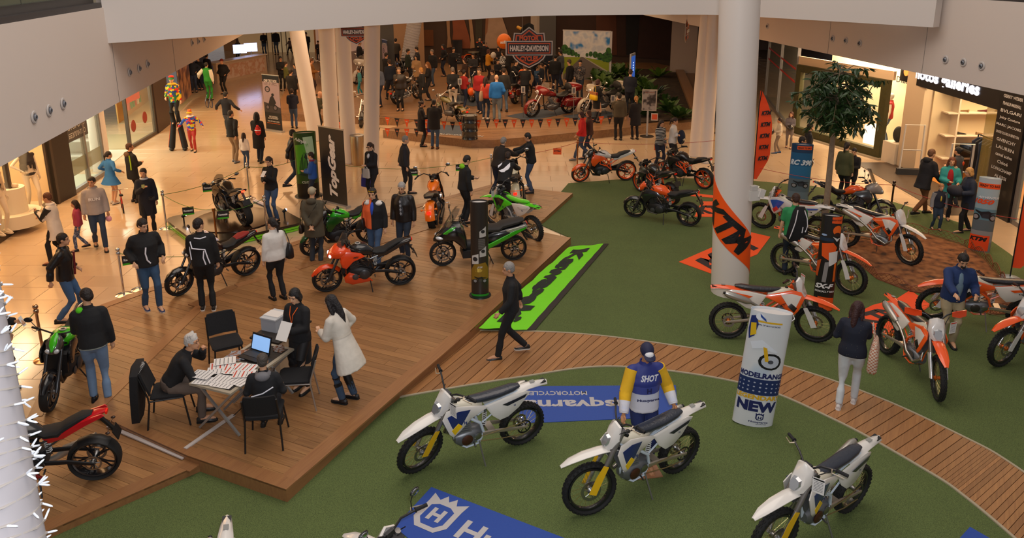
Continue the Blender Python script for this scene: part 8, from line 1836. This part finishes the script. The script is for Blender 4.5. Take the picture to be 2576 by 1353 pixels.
# ---- planter with broad-leaved plants
PL=P2([(1475,165),(1700,182),(1745,300),(1600,312),(1560,260)],ZS)
t=T('planter','large stage planter of dark soil framed with oak boards','planter');m=MB();m.prism(PL,ZS,ZS+.06);ob('soil',m,pattern('noise',['1a130d','2c2014','3a2c1c'],7,.95),t,smooth=False)
a_,b_=at(1745,300,ZS),at(1700,182,ZS);d=(b_-a_);m=MB();m.box((a_+b_)/2+Vector((.2,0,.1)),(d.length,.45,.22),Matrix.Rotation(math.atan2(d.y,d.x),3,'Z'));ob('side_board',m,STW,t,smooth=False)
rn=random.Random(11);LM=[mat('2c4a1e',.45),mat('3a5a24',.45),mat('4a6a1c',.5)]
def leafy(c,R,n,mt,lb):
    t=T('leafy_plant',lb,'plant',c,0,'broad-leaved plants in the stage planter');m=MB()
    for k in range(n):
        a=rn.uniform(0,2*PI);e=rn.uniform(.3,1.25);L_q=R*rn.uniform(.7,1.1);d=Vector((math.cos(a)*math.cos(e),math.sin(a)*math.cos(e),math.sin(e)));s=d.cross((0,0,1)).normalized();w_=L_q*.17
        A_=[Vector((0,0,.02)),d*L_q*.35+s*w_,d*L_q*.75+s*w_*.8-Vector((0,0,L_q*.06)),d*L_q-Vector((0,0,L_q*.18)),d*L_q*.75-s*w_*.8-Vector((0,0,L_q*.06)),d*L_q*.35-s*w_]
        mm=d*L_q*.55-Vector((0,0,L_q*.06));m.add(A_+[mm],[(0,1,6),(1,2,6),(2,3,6),(3,4,6),(4,5,6),(5,0,6)])
    ob('leaves',m,mt,t,smooth=False)
for i in range(46):
    u=rn.random();v=rn.random();q=at(1490+u*170+v*60,186+v*112+u*6,ZS)
    if v>.62 and u<.35:continue
    leafy(Vector((q.x,q.y,ZS+.05)),.9 if v<.55 else .55 if v<.75 else .8,16,LM[i%3],'broad-leaved green plant growing in the stage planter')
# ---- tree
q=at(2066,600,GZ);t=T('potted_tree','slim indoor tree with drooping lance-shaped leaves on the far carpet','tree',q);top=atd(2105,262,q.y)-q
tb(t,'trunk',[(0,0,0),tuple(top*.3+Vector((.03,0,0))),tuple(top*.7),tuple(top),tuple(top+Vector((.05,0,.9)))],[.085,.075,.062,.05,.015],mat('8a7864',.9,0,0,.6,14,vary=.3),10)
lf=MB();lf.add([(0,0,0),(.028,0,.05),(.03,.0,.12),(0,.0,.21),(-.03,0,.12),(-.028,0,.05),(0,-.012,.09)],[(0,1,6),(1,2,6),(2,3,6),(3,4,6),(4,5,6),(5,0,6)]);lm_=lf.mesh('leaf',mat('2c4420',.4,0,.15),False);rest_=MB();nb=0
for b in range(74):
    a=rn.uniform(0,2*PI);hh=rn.uniform(-.62,.95);Rr_=1.02*math.sqrt(max(.08,1-((hh-.3)/.85)**2))*rn.uniform(.55,1.0);p0=top+Vector((0,0,hh*.8));p2=p0+Vector((Rr_*math.cos(a),Rr_*math.sin(a),rn.uniform(-.4,.25)));tb(t,'branch',[p0,p0.lerp(p2,.5)+Vector((0,0,.12)),p2],[.016,.009,.004],mat('6a5a44',.9),5)
    for k in range(30):
        v=rn.uniform(.25,1.05);c_=p0.lerp(p2,v)+Vector((rn.gauss(0,.05),rn.gauss(0,.05),.1*(1-v)));E_=(rn.uniform(1.6,2.9),rn.uniform(-.6,.6),rn.uniform(0,2*PI));s=rn.uniform(.8,1.25)
        if nb<290 and k<6:o=link('leaf',lm_,t,c_,E_);o.scale=(s,)*3;nb+=1
        else:
            from mathutils import Euler
            M=Euler(E_).to_matrix()*s;rest_.add([M@Vector(v_)+c_ for v_ in lf.v],lf.f)
o=ob('leaves',rest_,lm_.materials[0],t,smooth=False);o['kind']='stuff'
# ---- back of the hall
def wall(name,px0,px1,y,z0,z1,m,th=.1):
    a_,b_=atd(px0,90,y),atd(px1,90,y);b=MB();b.box(((a_.x+b_.x)/2,y+th/2,(z0+z1)/2),(b_.x-a_.x,th,z1-z0));return struct(ob(name,b,m,smooth=False))
wb=wall('wall_back',1064,1690,50,0,5,mat('4a3628',.7));wall('trim_5',950,990,42,0,5,mat('4a4846',.6));wall('trim_6',990,1066,48,0,5,mat('b08a68',.7));wall('trim_7',1357,1398,48,0,5,mat('4c4a48',.6));wall('trim_8',1335,1358,49,0,5,mat('b8a898',.7));wall('trim_9',1690,1755,45,0,5,mat('b8a494',.6));wall('wall_far_left',560,950,60,0,5,mat('b88a5c',.7))
wall('trim_10',1755,1830,48,0,5,mat('3a3836',.6));wall('wall_far_right',1800,2100,60,0,5,mat('6a5444',.7))
def mural(lb,parts,y=49.9,cat='picture'):
    t=T('wall_picture',lb,cat)
    for nm,pts,c_,o_ in parts:m=MB();A_=[atd(px,py,y)for px,py in pts];m.rings([[p_-Vector((0,o_,0))for p_ in A_],[p_-Vector((0,o_+.01,0))for p_ in A_]]);ob(nm,m,mat(c_,.7,vary=.25,bscale=2.),t,smooth=False)
mural('giant wall picture of a woman in a copper dress, cropped at the shoulders',[('dress_print',[(1137,40),(1165,40),(1180,90),(1186,122),(1136,122),(1140,80)],'8a4a2a',.0),('arm_print',[(1122,40),(1131,40),(1132,90),(1137,118),(1124,120),(1126,95)],'a8805c',.02),('arm_print',[(1178,40),(1186,40),(1193,100),(1194,120),(1183,122),(1184,100)],'a8805c',.02)])
mural('giant wall picture of a woman in a pale pleated dress',[('dress_print',[(1228,40),(1262,40),(1276,80),(1284,122),(1218,122),(1222,80)],'a88a72',.0),('arm_print',[(1222,40),(1229,40),(1226,80),(1220,90)],'8a5a3a',.02),('curtain_print',[(1196,40),(1214,40),(1212,122),(1196,122)],'3a3424',.02)])
mural('wall picture of a wooden barrel behind the leaning column',[('barrel_print',[(1062,75),(1090,75),(1091,115),(1062,115)],'6a3c14',.02)]);mural('dark wall picture of a standing figure in a black suit beside the massage chairs',[('curtain_print',[(1400,30),(1690,30),(1690,150),(1545,140),(1400,120)],'3a2012',.0),('suit_print',[(1575,30),(1610,30),(1605,90),(1602,138),(1576,138),(1574,80)],'16120f',.03),('light_curtain',[(1500,30),(1550,30),(1552,138),(1500,138)],'5a3018',.02)])
for i,x in enumerate((1638,1680)):
    t=T('massage_chair',('black massage armchair on the left with a yellow side light','black massage armchair on the right')[i],'armchair',at(x,152),yaw_to_cam(at(x,152))+PI/2+PI);lm=mat('17140f',.35,0,.2)
    for nm,c,d,r in(('seat',(.1,0,.4),(.7,.6,.25),0),('backrest',(-.3,0,.85),(.3,.62,1.0),-.25),('footrest',(.55,0,.25),(.25,.55,.45),.2),('arm',(.05,.38,.45),(.85,.16,.5),0),('arm',(.05,-.38,.45),(.85,.16,.5),0)):m=MB();m.sl([(-d[0]/2,0,d[1]*.42,d[2]*.42),(-d[0]*.4,0,d[1]/2,d[2]/2),(d[0]*.4,0,d[1]/2,d[2]/2),(d[0]/2,0,d[1]*.42,d[2]*.42)],14,4);Rr_=Matrix.Rotation(r,3,'Y');m.v=[tuple(Rr_@Vector(v_)+Vector(c))for v_ in m.v];ob(nm,m,lm,t)
t=T('balloon','big orange balloon with white lettering at the back of the stage','balloon',atd(1268,104,41));b=MB();b.ell((0,0,0),(.38,.38,.40),20,14);ob('balloon_skin',b,mat('f07818',.3),t);lettering('sofia',(0,-.385,0),(1,0,0),(0,0,1),.16,mat('f0ece8',.5),t,bold=.04)
t=T('softbox','black photo softbox with a yellow lamp body on a stand','lamp',atd(1322,110,41).xy.to_3d()+Vector((0,0,ZS)));tb(t,'stand',[(0,0,0),(0,0,2.6)],.02,black());b=MB();b.lathe([(.06,-.3),(.5,.15),(.48,.16)],(0,0,2.75),(.5,-.6,-.2),8);ob('softbox_hood',b,black(),t);b=MB();b.lathe([(.08,-.65),(.08,-.3)],(0,0,2.75),(.5,-.6,-.2),12);ob('lamp_body',b,mat('c8901c',.5),t)

for i,(px_,w_)in enumerate((([(1272,292),(1335,304),(1446,281),(1398,268)],None),([(1064,330),(1100,314),(1200,318),(1182,345)],'HARLEY-DAVIDSON'),([(1105,250),(1160,238),(1232,256),(1190,268)],None),([(1415,292),(1470,305),(1568,290),(1520,278)],None))):
    t,P_,o=carpet_mat_('blue-grey mat under the motorcycles on the stage, '+('below the red tourer','beside the steel drum','near the man in white trousers','below the silver tourer')[i],px_,ZS+.002,'3c4654')
    if w_:mtext(t,o,w_,at(1150,340,ZS),(1,-.25,0),(.25,1,0),.22,'a0a0a0',2.0,.03)
# ================================================================ SHOP FRONTS
class Seg:
    """a stretch of shop front: u metres along it, d metres in front of it (negative: inside), z up"""
    def __init__(s,p0,p1,side):
        s.a,s.b=at(*p0),at(*p1);s.L=(s.b-s.a).length;s.e=(s.b-s.a)/s.L;n=Vector((s.e.y,-s.e.x,0));s.n=n if n.x*side>0 else-n;s.r=math.atan2(s.e.y,s.e.x)
    def P(s,u,d,z):return s.a+s.e*u+s.n*d+Vector((0,0,z))
    def box(s,t,name,u0,u1,d0,d1,z0,z1,m):b=MB();b.box(s.P((u0+u1)/2,(d0+d1)/2,(z0+z1)/2),(u1-u0,abs(d1-d0),z1-z0),Matrix.Rotation(s.r,3,'Z'));return ob(name,b,m,t,smooth=False)
    def txt(s,t,w,u,d,z,h,m,W=None,**k):R_=s.e if s.e.cross(Vector((0,0,1))).dot(s.n)>0 else-s.e;return lettering(w,s.P(u,d,z),R_,(0,0,1),h,m,t,w=W,**k)
GL=mat('c8d0c8',.03,0,0,0,60,0,0,.16);FR=mat('4a3f36',.4,.3);ALU=mat('8a8684',.4,.5);CRM=mat('d8c8a8',.6)
def interior(s,t,D,col,zt=3.88,fcol='a89878'):
    struct(s.box(t,'wall_shop',0,s.L,-D,-D-.05,0,zt,mat(col,.7)));struct(s.box(t,'floor_shop',0,s.L,-D,0,.0,.02,mat(fcol,.3)))
def shop_lamp(s,u,d,z,sx,sy,p_,c_):area('shop_light',s.P(u,d,z),(sx,sy),p_,c_,(0,0,s.r))
def glassfront(name,label,s,posts,zt=3.88,zb=.12,m=FR):
    t=T(name,label,'shop window');s.box(t,'sill',0,s.L,-.06,.06,0,zb,m)
    for u in posts:s.box(t,'frame_post',u-.04,u+.04,-.06,.06,0,zt,m)
    for k in range(len(posts)-1):s.box(t,'pane',posts[k]+.04,posts[k+1]-.04,-.008,.008,zb,zt,GL)
    return t
# left side: lingerie window
s=Seg((-60,650),(132,517),1);t=glassfront('shop_window','warmly lit lingerie shop window at the left edge',s,[0,1.95,s.L]);interior(s,t,1.6,'d8b888');s.box(t,'side_wall',s.L-.05,s.L,-1.6,0,0,4,mat('d8b888',.7));shop_lamp(s,s.L*.6,-.8,3.8,3,1,260,(1,.75,.45));s.box(t,'platform',1.0,s.L,-1.6,-.1,.02,.16,mat('c8b490',.4));s.box(t,'pink_sign',2.2,2.9,-1.3,-1.35,1.9,2.05,mat('e0405a',.5))
def shopdummy(lb,s,u,d,h,face,bot,top,arms=('down','hip'),col='d8c8b0',z=.16,hair=None,st=0.):
    q=s.P(u,d,z)if isinstance(u,float)else at(*u,z);I=person(None,0,h,face,lb,top,bot,hair,arms,st,0,0,far=1,sex='f',skin_c=col,loc=q,sleeves=False,shoes=col,sole=col,hem=1.2 if not top=='a8302a' else .87);I['root'].name='mannequin';I['root']['category']='mannequin';return I
I=shopdummy('pale shop mannequin in dark underwear in the lingerie window',s,(88,528),-.75,1.86,120,None,'2a2220',st=.35);m=MB();m.ell((0,0,I['V'](0,0,.95).z),(.175,.125,.09),12,8);ob('briefs',m,mat('2a2220',.7),I['root'])
I=shopdummy('pale shop mannequin with white stockings at the very left edge',s,(8,588),-.8,1.86,110,None,'b09a80')
g=T('display_plinth','stacked round white plinths with folded underwear on top','plinth',at(40,562,.16));
for r,z0,z1 in((.62,0,.32),(.33,.32,.95)):m=MB();m.lathe([(r,z0),(r*.97,z1)],(0,0,0),(0,0,1),32);ob('plinth_drum',m,mat('e0d4bc',.5),g)
for k in range(3):m=MB();m.ell((-.15+k*.14,.05*(k%2),1.0),(.10,.08,.06),10,7);ob('folded_underwear',m,mat(('2a2020','c89878','d8c0a0')[k],.7),g)
# dark panel, glass shop with poster
s=Seg((136,514),(183,490),1);t=T('wall_panel','dark brown panel with a small red alarm plate between the shop windows','panel');s.box(t,'panel',.1,s.L,-.1,.12,0,3.88,mat('2e241e',.5));s.box(t,'metal_edge',0,.1,-.1,.14,0,3.88,FR);s.box(t,'alarm_plate',s.L*.42,s.L*.55,.12,.13,1.95,2.12,mat('b8281c',.4))
s=Seg((183,490),(264,438),1);t=glassfront('shop_window','glass front of the white optician shop with a grey poster',s,[0,s.L*.5,s.L],m=ALU);interior(s,t,4.5,'c8ccb8',fcol='b8b8a4');shop_lamp(s,s.L/2,-2,3.8,2.5,2,240,(.9,1,.8));s.box(t,'grey_poster',.05,1.5,.02,.03,1.5,3.3,mat('4a4a4c',.5))
for k,w_ in enumerate(('И ВЗЕМИ','ВТОРОТО','БЕЗПЛАТНО')):s.txt(t,w_,.78,.035,2.15-k*.24,.15,mat('c8c8c4',.5),1.1)
s.box(t,'decal_band',.1,s.L-.1,.01,.016,.5,.95,mat('9a9a80',.5,0,0,0,60,0,0,.6));s.box(t,'glass_counter',.8,2.4,-2.2,-2.8,.0,1.0,mat('9aa094',.3))
q=at(258,428);column('white column beside the optician entrance at left',(q.x,q.y,0),(q.x,q.y,3.89),.27)
s=Seg((266,424),(326,377),1);t=T('store_entrance','bright open entrance of the optician shop with equipment inside','shop');interior(s,t,4.5,'d8dccc',fcol='c0c0b0');shop_lamp(s,s.L/2,-2,3.8,2.5,2,320,(.95,1,.85));s.box(t,'shelf_unit',.6,.66,-1.4,-.4,0,2.1,mat('c8c8c4',.4))
for k in range(4):s.box(t,'shelf',.1,.66,-1.4,-.4,.4+k*.5,.43+k*.5,mat('d0d0cc',.4))
g=T('eye_test_chair','white optical instrument on a wheeled stand in the shop entrance','instrument',s.P(1.6,-.9,.02));tb(g,'column',[(0,0,.1),(0,0,1.0)],.06,WHT);bx(g,'instrument_head',(0,0,1.4),(.4,.35,.5),WHT);bx(g,'tray',(0,0,1.05),(.6,.4,.05),WHT)
for k in range(5):tb(g,'wheel_leg',[(0,0,.1),(.35*math.cos(k*1.257),.35*math.sin(k*1.257),.05)],.03,black())
s=Seg((328,375),(392,337),1);t=glassfront('shop_window','glass front with a red price poster and red round stickers',s,[0,s.L],m=FR);interior(s,t,4.5,'a8b498');shop_lamp(s,s.L/2,-2,3.8,2.5,2,160,(.9,1,.75));s.box(t,'red_poster',.25,1.6,-.05,-.06,1.6,3.5,mat('d8301c',.5));s.txt(t,'45лв',.9,-.045,2.75,.25,mat('f0e8e0',.5),.6);s.txt(t,'199лв',.9,-.045,2.05,.3,mat('f0e8e0',.5),.9)
for k in range(3):m=MB();m.lathe([(.22,0),(.22,.01)],s.P(.5+k*1.15,.012,.75+k*.1),s.n,20);ob('round_sticker',m,mat('8a3024',.5),t)
s=Seg((393,336),(425,310),1);t=T('wall_panel','plain brown panel right of the red poster window','panel');s.box(t,'panel',0,s.L,-.1,.1,0,3.88,mat('3a2a20',.5))
s=Seg((428,306),(484,250),1);t=T('store_entrance','small lit shop with glittering goods and a brown picture panel','shop');interior(s,t,2.,'c89858');shop_lamp(s,s.L*.3,-1,3.8,2,1,120,(1,.7,.35));s.box(t,'picture_panel',s.L*.45,s.L*.95,.0,.05,.3,3.6,pattern('noise',['1c120c','5a3520','a87850'],1.6,.4))
rn=random.Random(3)
for k in range(30):s.box(t,'boxed_goods',.3+(k%6)*.4,.5+(k%6)*.4,-1.6,-1.8,.5+(k//6)*.6,.8+(k//6)*.6,mat(rn.choice(['c8a03c','b8382c','d8d0c0','6a4a9a','3a8a4a']),.4))
s=Seg((484,250),(545,190),1);struct(s.box(None,'wall_kiosk',0,s.L,-.5,-.6,0,4,mat('2a2c34',.6)))
# kiosk counter
q=at(560,205);t=T('kiosk_counter','pale kiosk counter with bright screens at the far left','counter',q,1.25);bx(t,'front',(1.5,0,.55),(4.6,.6,1.1),mat('c8a888',.5));bx(t,'top',(1.5,0,1.13),(4.7,.75,.05),mat('d8c0a0',.4));bx(t,'front_print',(1.5,-.31,.55),(4.2,.01,.8),pattern('noise',['d0b090','c89070','d8b8a0'],3));bx(t,'return_counter',(-.6,.9,.5),(.6,2.0,1.0),mat('5a6a8a',.5))
for k in range(2):
    q=t.location+Vector((.35+k*.35,2.3+k*.9,1.3));g=T('display_screen',('bright screen on the kiosk counter, left one','bright screen on the kiosk counter, right one')[k],'screen',(q.x,q.y,1.16),.5);bx(g,'screen',(0,0,.42),(.75,.04,.5),mat('b8c8ff',.3,0,0,0,60,3));tb(g,'foot',[(0,0,0),(0,0,.2)],.03,steel())
# far shops behind the walkway
t=T('lit_shop','far white shop front with wire shelving behind the walkway','shop')
for x0,x1,c_ in((600,700,'c8a070'),(700,790,'d8b888'),(795,950,'e8b898')):a_,b_=atd(x0,100,59),atd(x1,100,59);bx(t,'lit_wall',((a_.x+b_.x)/2,59,1.9),(b_.x-a_.x,.1,3.8),mat(c_,.6,0,0,0,60,.25))
for k in range(7):a_=atd(672+k*12,100,58.8);bx(t,'rack_upright',(a_.x,58.8,1.2),(.05,.05,2.4),mat('6a5a3c',.5));a_=atd(820+k*14,100,58.8);bx(t,'red_goods',(a_.x,58.8,1.6+(k%3)*.6),(.5,.1,.4),mat('c83a2c',.5))
# right side ------------------------------------------------------------
s=Seg((1925,245),(1992,333),-1);t=glassfront('shop_window','glass sliding doors with red warning stripes beside the feather flag',s,[0,s.L*.5,s.L],m=ALU);interior(s,t,3,'8a8a64')
for z in(1.9,2.4):s.box(t,'red_stripe',.1,s.L-.1,.012,.02,z,z+.07,mat('b82a1c',.5))
s=Seg((1992,334),(2222,402),-1);t=T('shop_window','fashion shop window in a mossy dark wooden frame','shop window');MO=mat('3c3a14',.6,0,0,.4,10,vary=.3);L_q=s.L
s.box(t,'sill',0,L_q,-.2,.25,0,.06,mat('a89c88',.4));s.box(t,'frame_bottom',.1,L_q-.08,-.05,.15,.06,.32,MO);s.box(t,'frame_top',.1,L_q-.08,-.05,.15,2.44,2.70,MO);s.box(t,'frame_side',.1,.36,-.05,.15,.32,2.44,MO);s.box(t,'frame_side',L_q-.34,L_q-.08,-.05,.15,.32,2.44,MO);s.box(t,'pane',.36,L_q-.34,0,.01,.32,2.44,GL)
interior(s,t,1.6,'e0c8a0');shop_lamp(s,L_q/2,-.8,3.7,4,1,420,(1,.80,.55));s.box(t,'wall_above',0,L_q,-.1,.0,2.70,3.0,mat('d8c0a0',.5));s.box(t,'lit_cube',L_q-1.3,L_q-.8,-.8,-.3,.3,.95,mat('fff0d8',.4,0,0,0,60,2));s.txt(t,'DIESEL',L_q-.9,-1.5,2.5,.22,mat('3a3430',.5),.8)
I=shopdummy('mannequin in a red shirt and jeans inside the mossy-framed window',s,L_q-.95,-1.0,1.78,300,'4a5a70','a8302a',z=.3,hair='b8b0a8');I=shopdummy('mannequin in a dark jacket inside the mossy-framed window behind the tree',s,L_q*.32,-.9,1.78,280,'22242a','1c1e26',z=.3)
s=Seg((2222,403),(2300,432),-1);t=T('shop_wall','white wall block with a glass showcase holding a black backpack','wall');s.box(t,'block',s.L*.45,s.L,-1.5,.02,0,3.88,mat('c8b498',.5));s.box(t,'showcase_base',0,s.L*.42,-.6,.1,0,.7,mat('d8ccb8',.4));g=T('backpack','dark backpack in the small glass showcase','backpack',s.P(s.L*.2,-.2,.7));m=MB();m.ell((0,0,.26),(.17,.12,.27),12,9);ob('bag_body',m,cloth('2c2a26'),g);m=MB();m.ell((0,-.1,.16),(.12,.06,.12),10,7);ob('pocket',m,cloth('24221f'),g)
# department store entrance
s=Seg((2300,432),(2478,524),-1);t=T('store_entrance','wide open department store entrance under a black lit sign','shop');L_q=s.L;interior(s,t,4.2,'d0b084',fcol='b87838');shop_lamp(s,L_q/2,-2,3.9,4,3,420,(1,.75,.45));s.box(t,'sign_board',-1.5,L_q+.4,-.1,.1,2.72,3.88,mat('141214',.4));s.box(t,'dark_threshold',-1.2,L_q+.6,-.4,1.4,.004,.012,mat('4a3a2c',.4))
s.txt(t,'notos galleries',1.22,.11,3.06,.46,mat('f0f0ff',.3,0,0,0,60,3),3.5,bold=.04)
for k in range(2):m=MB();m.lathe([(.14,0),(.14,.03)],s.P(-.75-k*.34,.1,3.06),s.n,20);ob('orange_dot',m,mat('f09040',.4,0,0,0,60,1.5),t)
struct(s.box(t,'wall_store_side',-.1,0,-6.5,-.3,0,3.88,mat('d8c4a0',.6)))
for k in range(4):s.box(t,'wall_shelf',0,.4,-5.2,-.6,.5+k*.72,.54+k*.72,mat('d8c8b0',.5))
for k in range(3):s.box(t,'shelf_divider',0,.4,-.9-k*1.9,-.95-k*1.9,.3,3.0,mat('d8c8b0',.5))
for k in range(14):q=s.P(.22,-1.2-(k%7)*.55,.54+.72*(k//7+1));g=T('shoe','pair-less ladies shoe on the white store shelves','shoe',q,k*.3,'shoes on the store shelves');m=MB();m.sl([(-.12,.05,.03,.05),(-.05,.045,.035,.03),(.06,.03,.04,.02),(.14,.02,.03,.012)],10);ob('upper',m,mat(rn.choice(['1c1a1a','8a6a4a','5a1c20']),.4),g)
g=T('clothes_rack','dark metal clothes rack with hanging jeans and dresses inside the entrance','clothes rack',s.P(L_q*.62,-.9,.02),s.r)
for x in(-.8,.8):tb(g,'upright',[(x,-.3,0),(x,0,.1),(x,0,1.55)],.02,black())
tb(g,'rail',[(-.8,0,1.55),(.8,0,1.55)],.02,black())
for k in range(9):gg=T('hanging_garment','dark blue garment hanging on the metal clothes rack','clothes',s.P(L_q*.62-.7+k*.17,-.9,.3),s.r+1.3,'clothes on the metal rack');m=MB();m.rings([[(x*w_,y*.035,z)for x,y in((-1,-1),(1,-1),(1,1),(-1,1))]for z,w_ in((0,.2),(.7,.17),(1.08,.2),(1.2,.06))]);ob('cloth',m,cloth(('1c2438','17181e','26344a')[k%3]),gg);tb(gg,'hanger',[(0,0,1.2),(0,0,1.27)],.006,steel())
g=T('display_table','table of folded jeans inside the store entrance','table',s.P(L_q*.25,-1.4,.02),s.r);bx(g,'tabletop',(0,0,.85),(1.6,.7,.05),black())
for x in(-.75,.75):bx(g,'leg',(x,0,.42),(.05,.6,.84),black())
for k in range(6):tag(bx(None,'folded_jeans',g.location+Matrix.Rotation(s.r,3,'Z')@Vector((-.62+k*.25,0,.93)),(.22,.4,.09),cloth(('2a3a54','3a4a64','1c2638')[k%3]),Matrix.Rotation(s.r,3,'Z')),'folded blue jeans stacked on the store display table','jeans','folded jeans on the store table')
for k,u in enumerate((.35,L_q*.78)):
    g=T('security_gate',('white anti-theft gate at the left of the store entrance','white anti-theft gate at the right of the store entrance')[k],'gate',s.P(u,.35,.0),s.r+1.4);tb(g,'hoop',[(-.3,0,.12),(-.28,0,1.6),(.28,0,1.6),(.3,0,.12)],.03,mat('b8b4b0',.4));bx(g,'gate_foot',(0,0,.1),(.75,.18,.2),mat('2a2c30',.5));tb(g,'cross_bar',[(-.29,0,.8),(.29,0,.8)],.02,mat('b8b4b0',.4))
s.box(t,'side_glass',L_q-.6,L_q-.02,-.05,.0,.1,3.0,mat('8a7a3c',.05,0,0,0,60,0,0,.4))
s=Seg((2480,526),(2545,560),-1);t=T('brand_panel','black wall panel listing shop brands in white lettering','sign');s.box(t,'panel',0,s.L,-.1,.12,0,3.88,mat('121114',.35,0,.2))
for k,(w_,W_)in enumerate((('PINKO TIGER',.5),('Calvin Klein',.8),('Guess',.45),('GERRY WEBER',.8),('FRANKLIN MARSHALL',.75),('BVLGARI',.85),('Juicy Couture',.85),('MARC JACOBS',1.1),('UNITED COLORS OF BENETTON',.95),('GIVENCHY',.8),('LAUREN',.75),('camel active',.7),('Chloé',.45),('LONGCHAMP',.85),('ALESSI',.5))):s.txt(t,w_,s.L*.5,.125,3.72-k*.19,.085 if k!=8 else .07,mat('c8c8cc',.5),min(W_,s.L*.9),bold=.015)
s=Seg((2548,562),(2760,690),-1);t=glassfront('shop_window','green glass sliding door at the right edge',s,[0,1.4,s.L],m=ALU);interior(s,t,2.5,'5a6a4a')
for z in(1.6,2.2):s.box(t,'red_stripe',.1,s.L-.1,.012,.02,z,z+.06,mat('b82a1c',.5))
flush_skins()
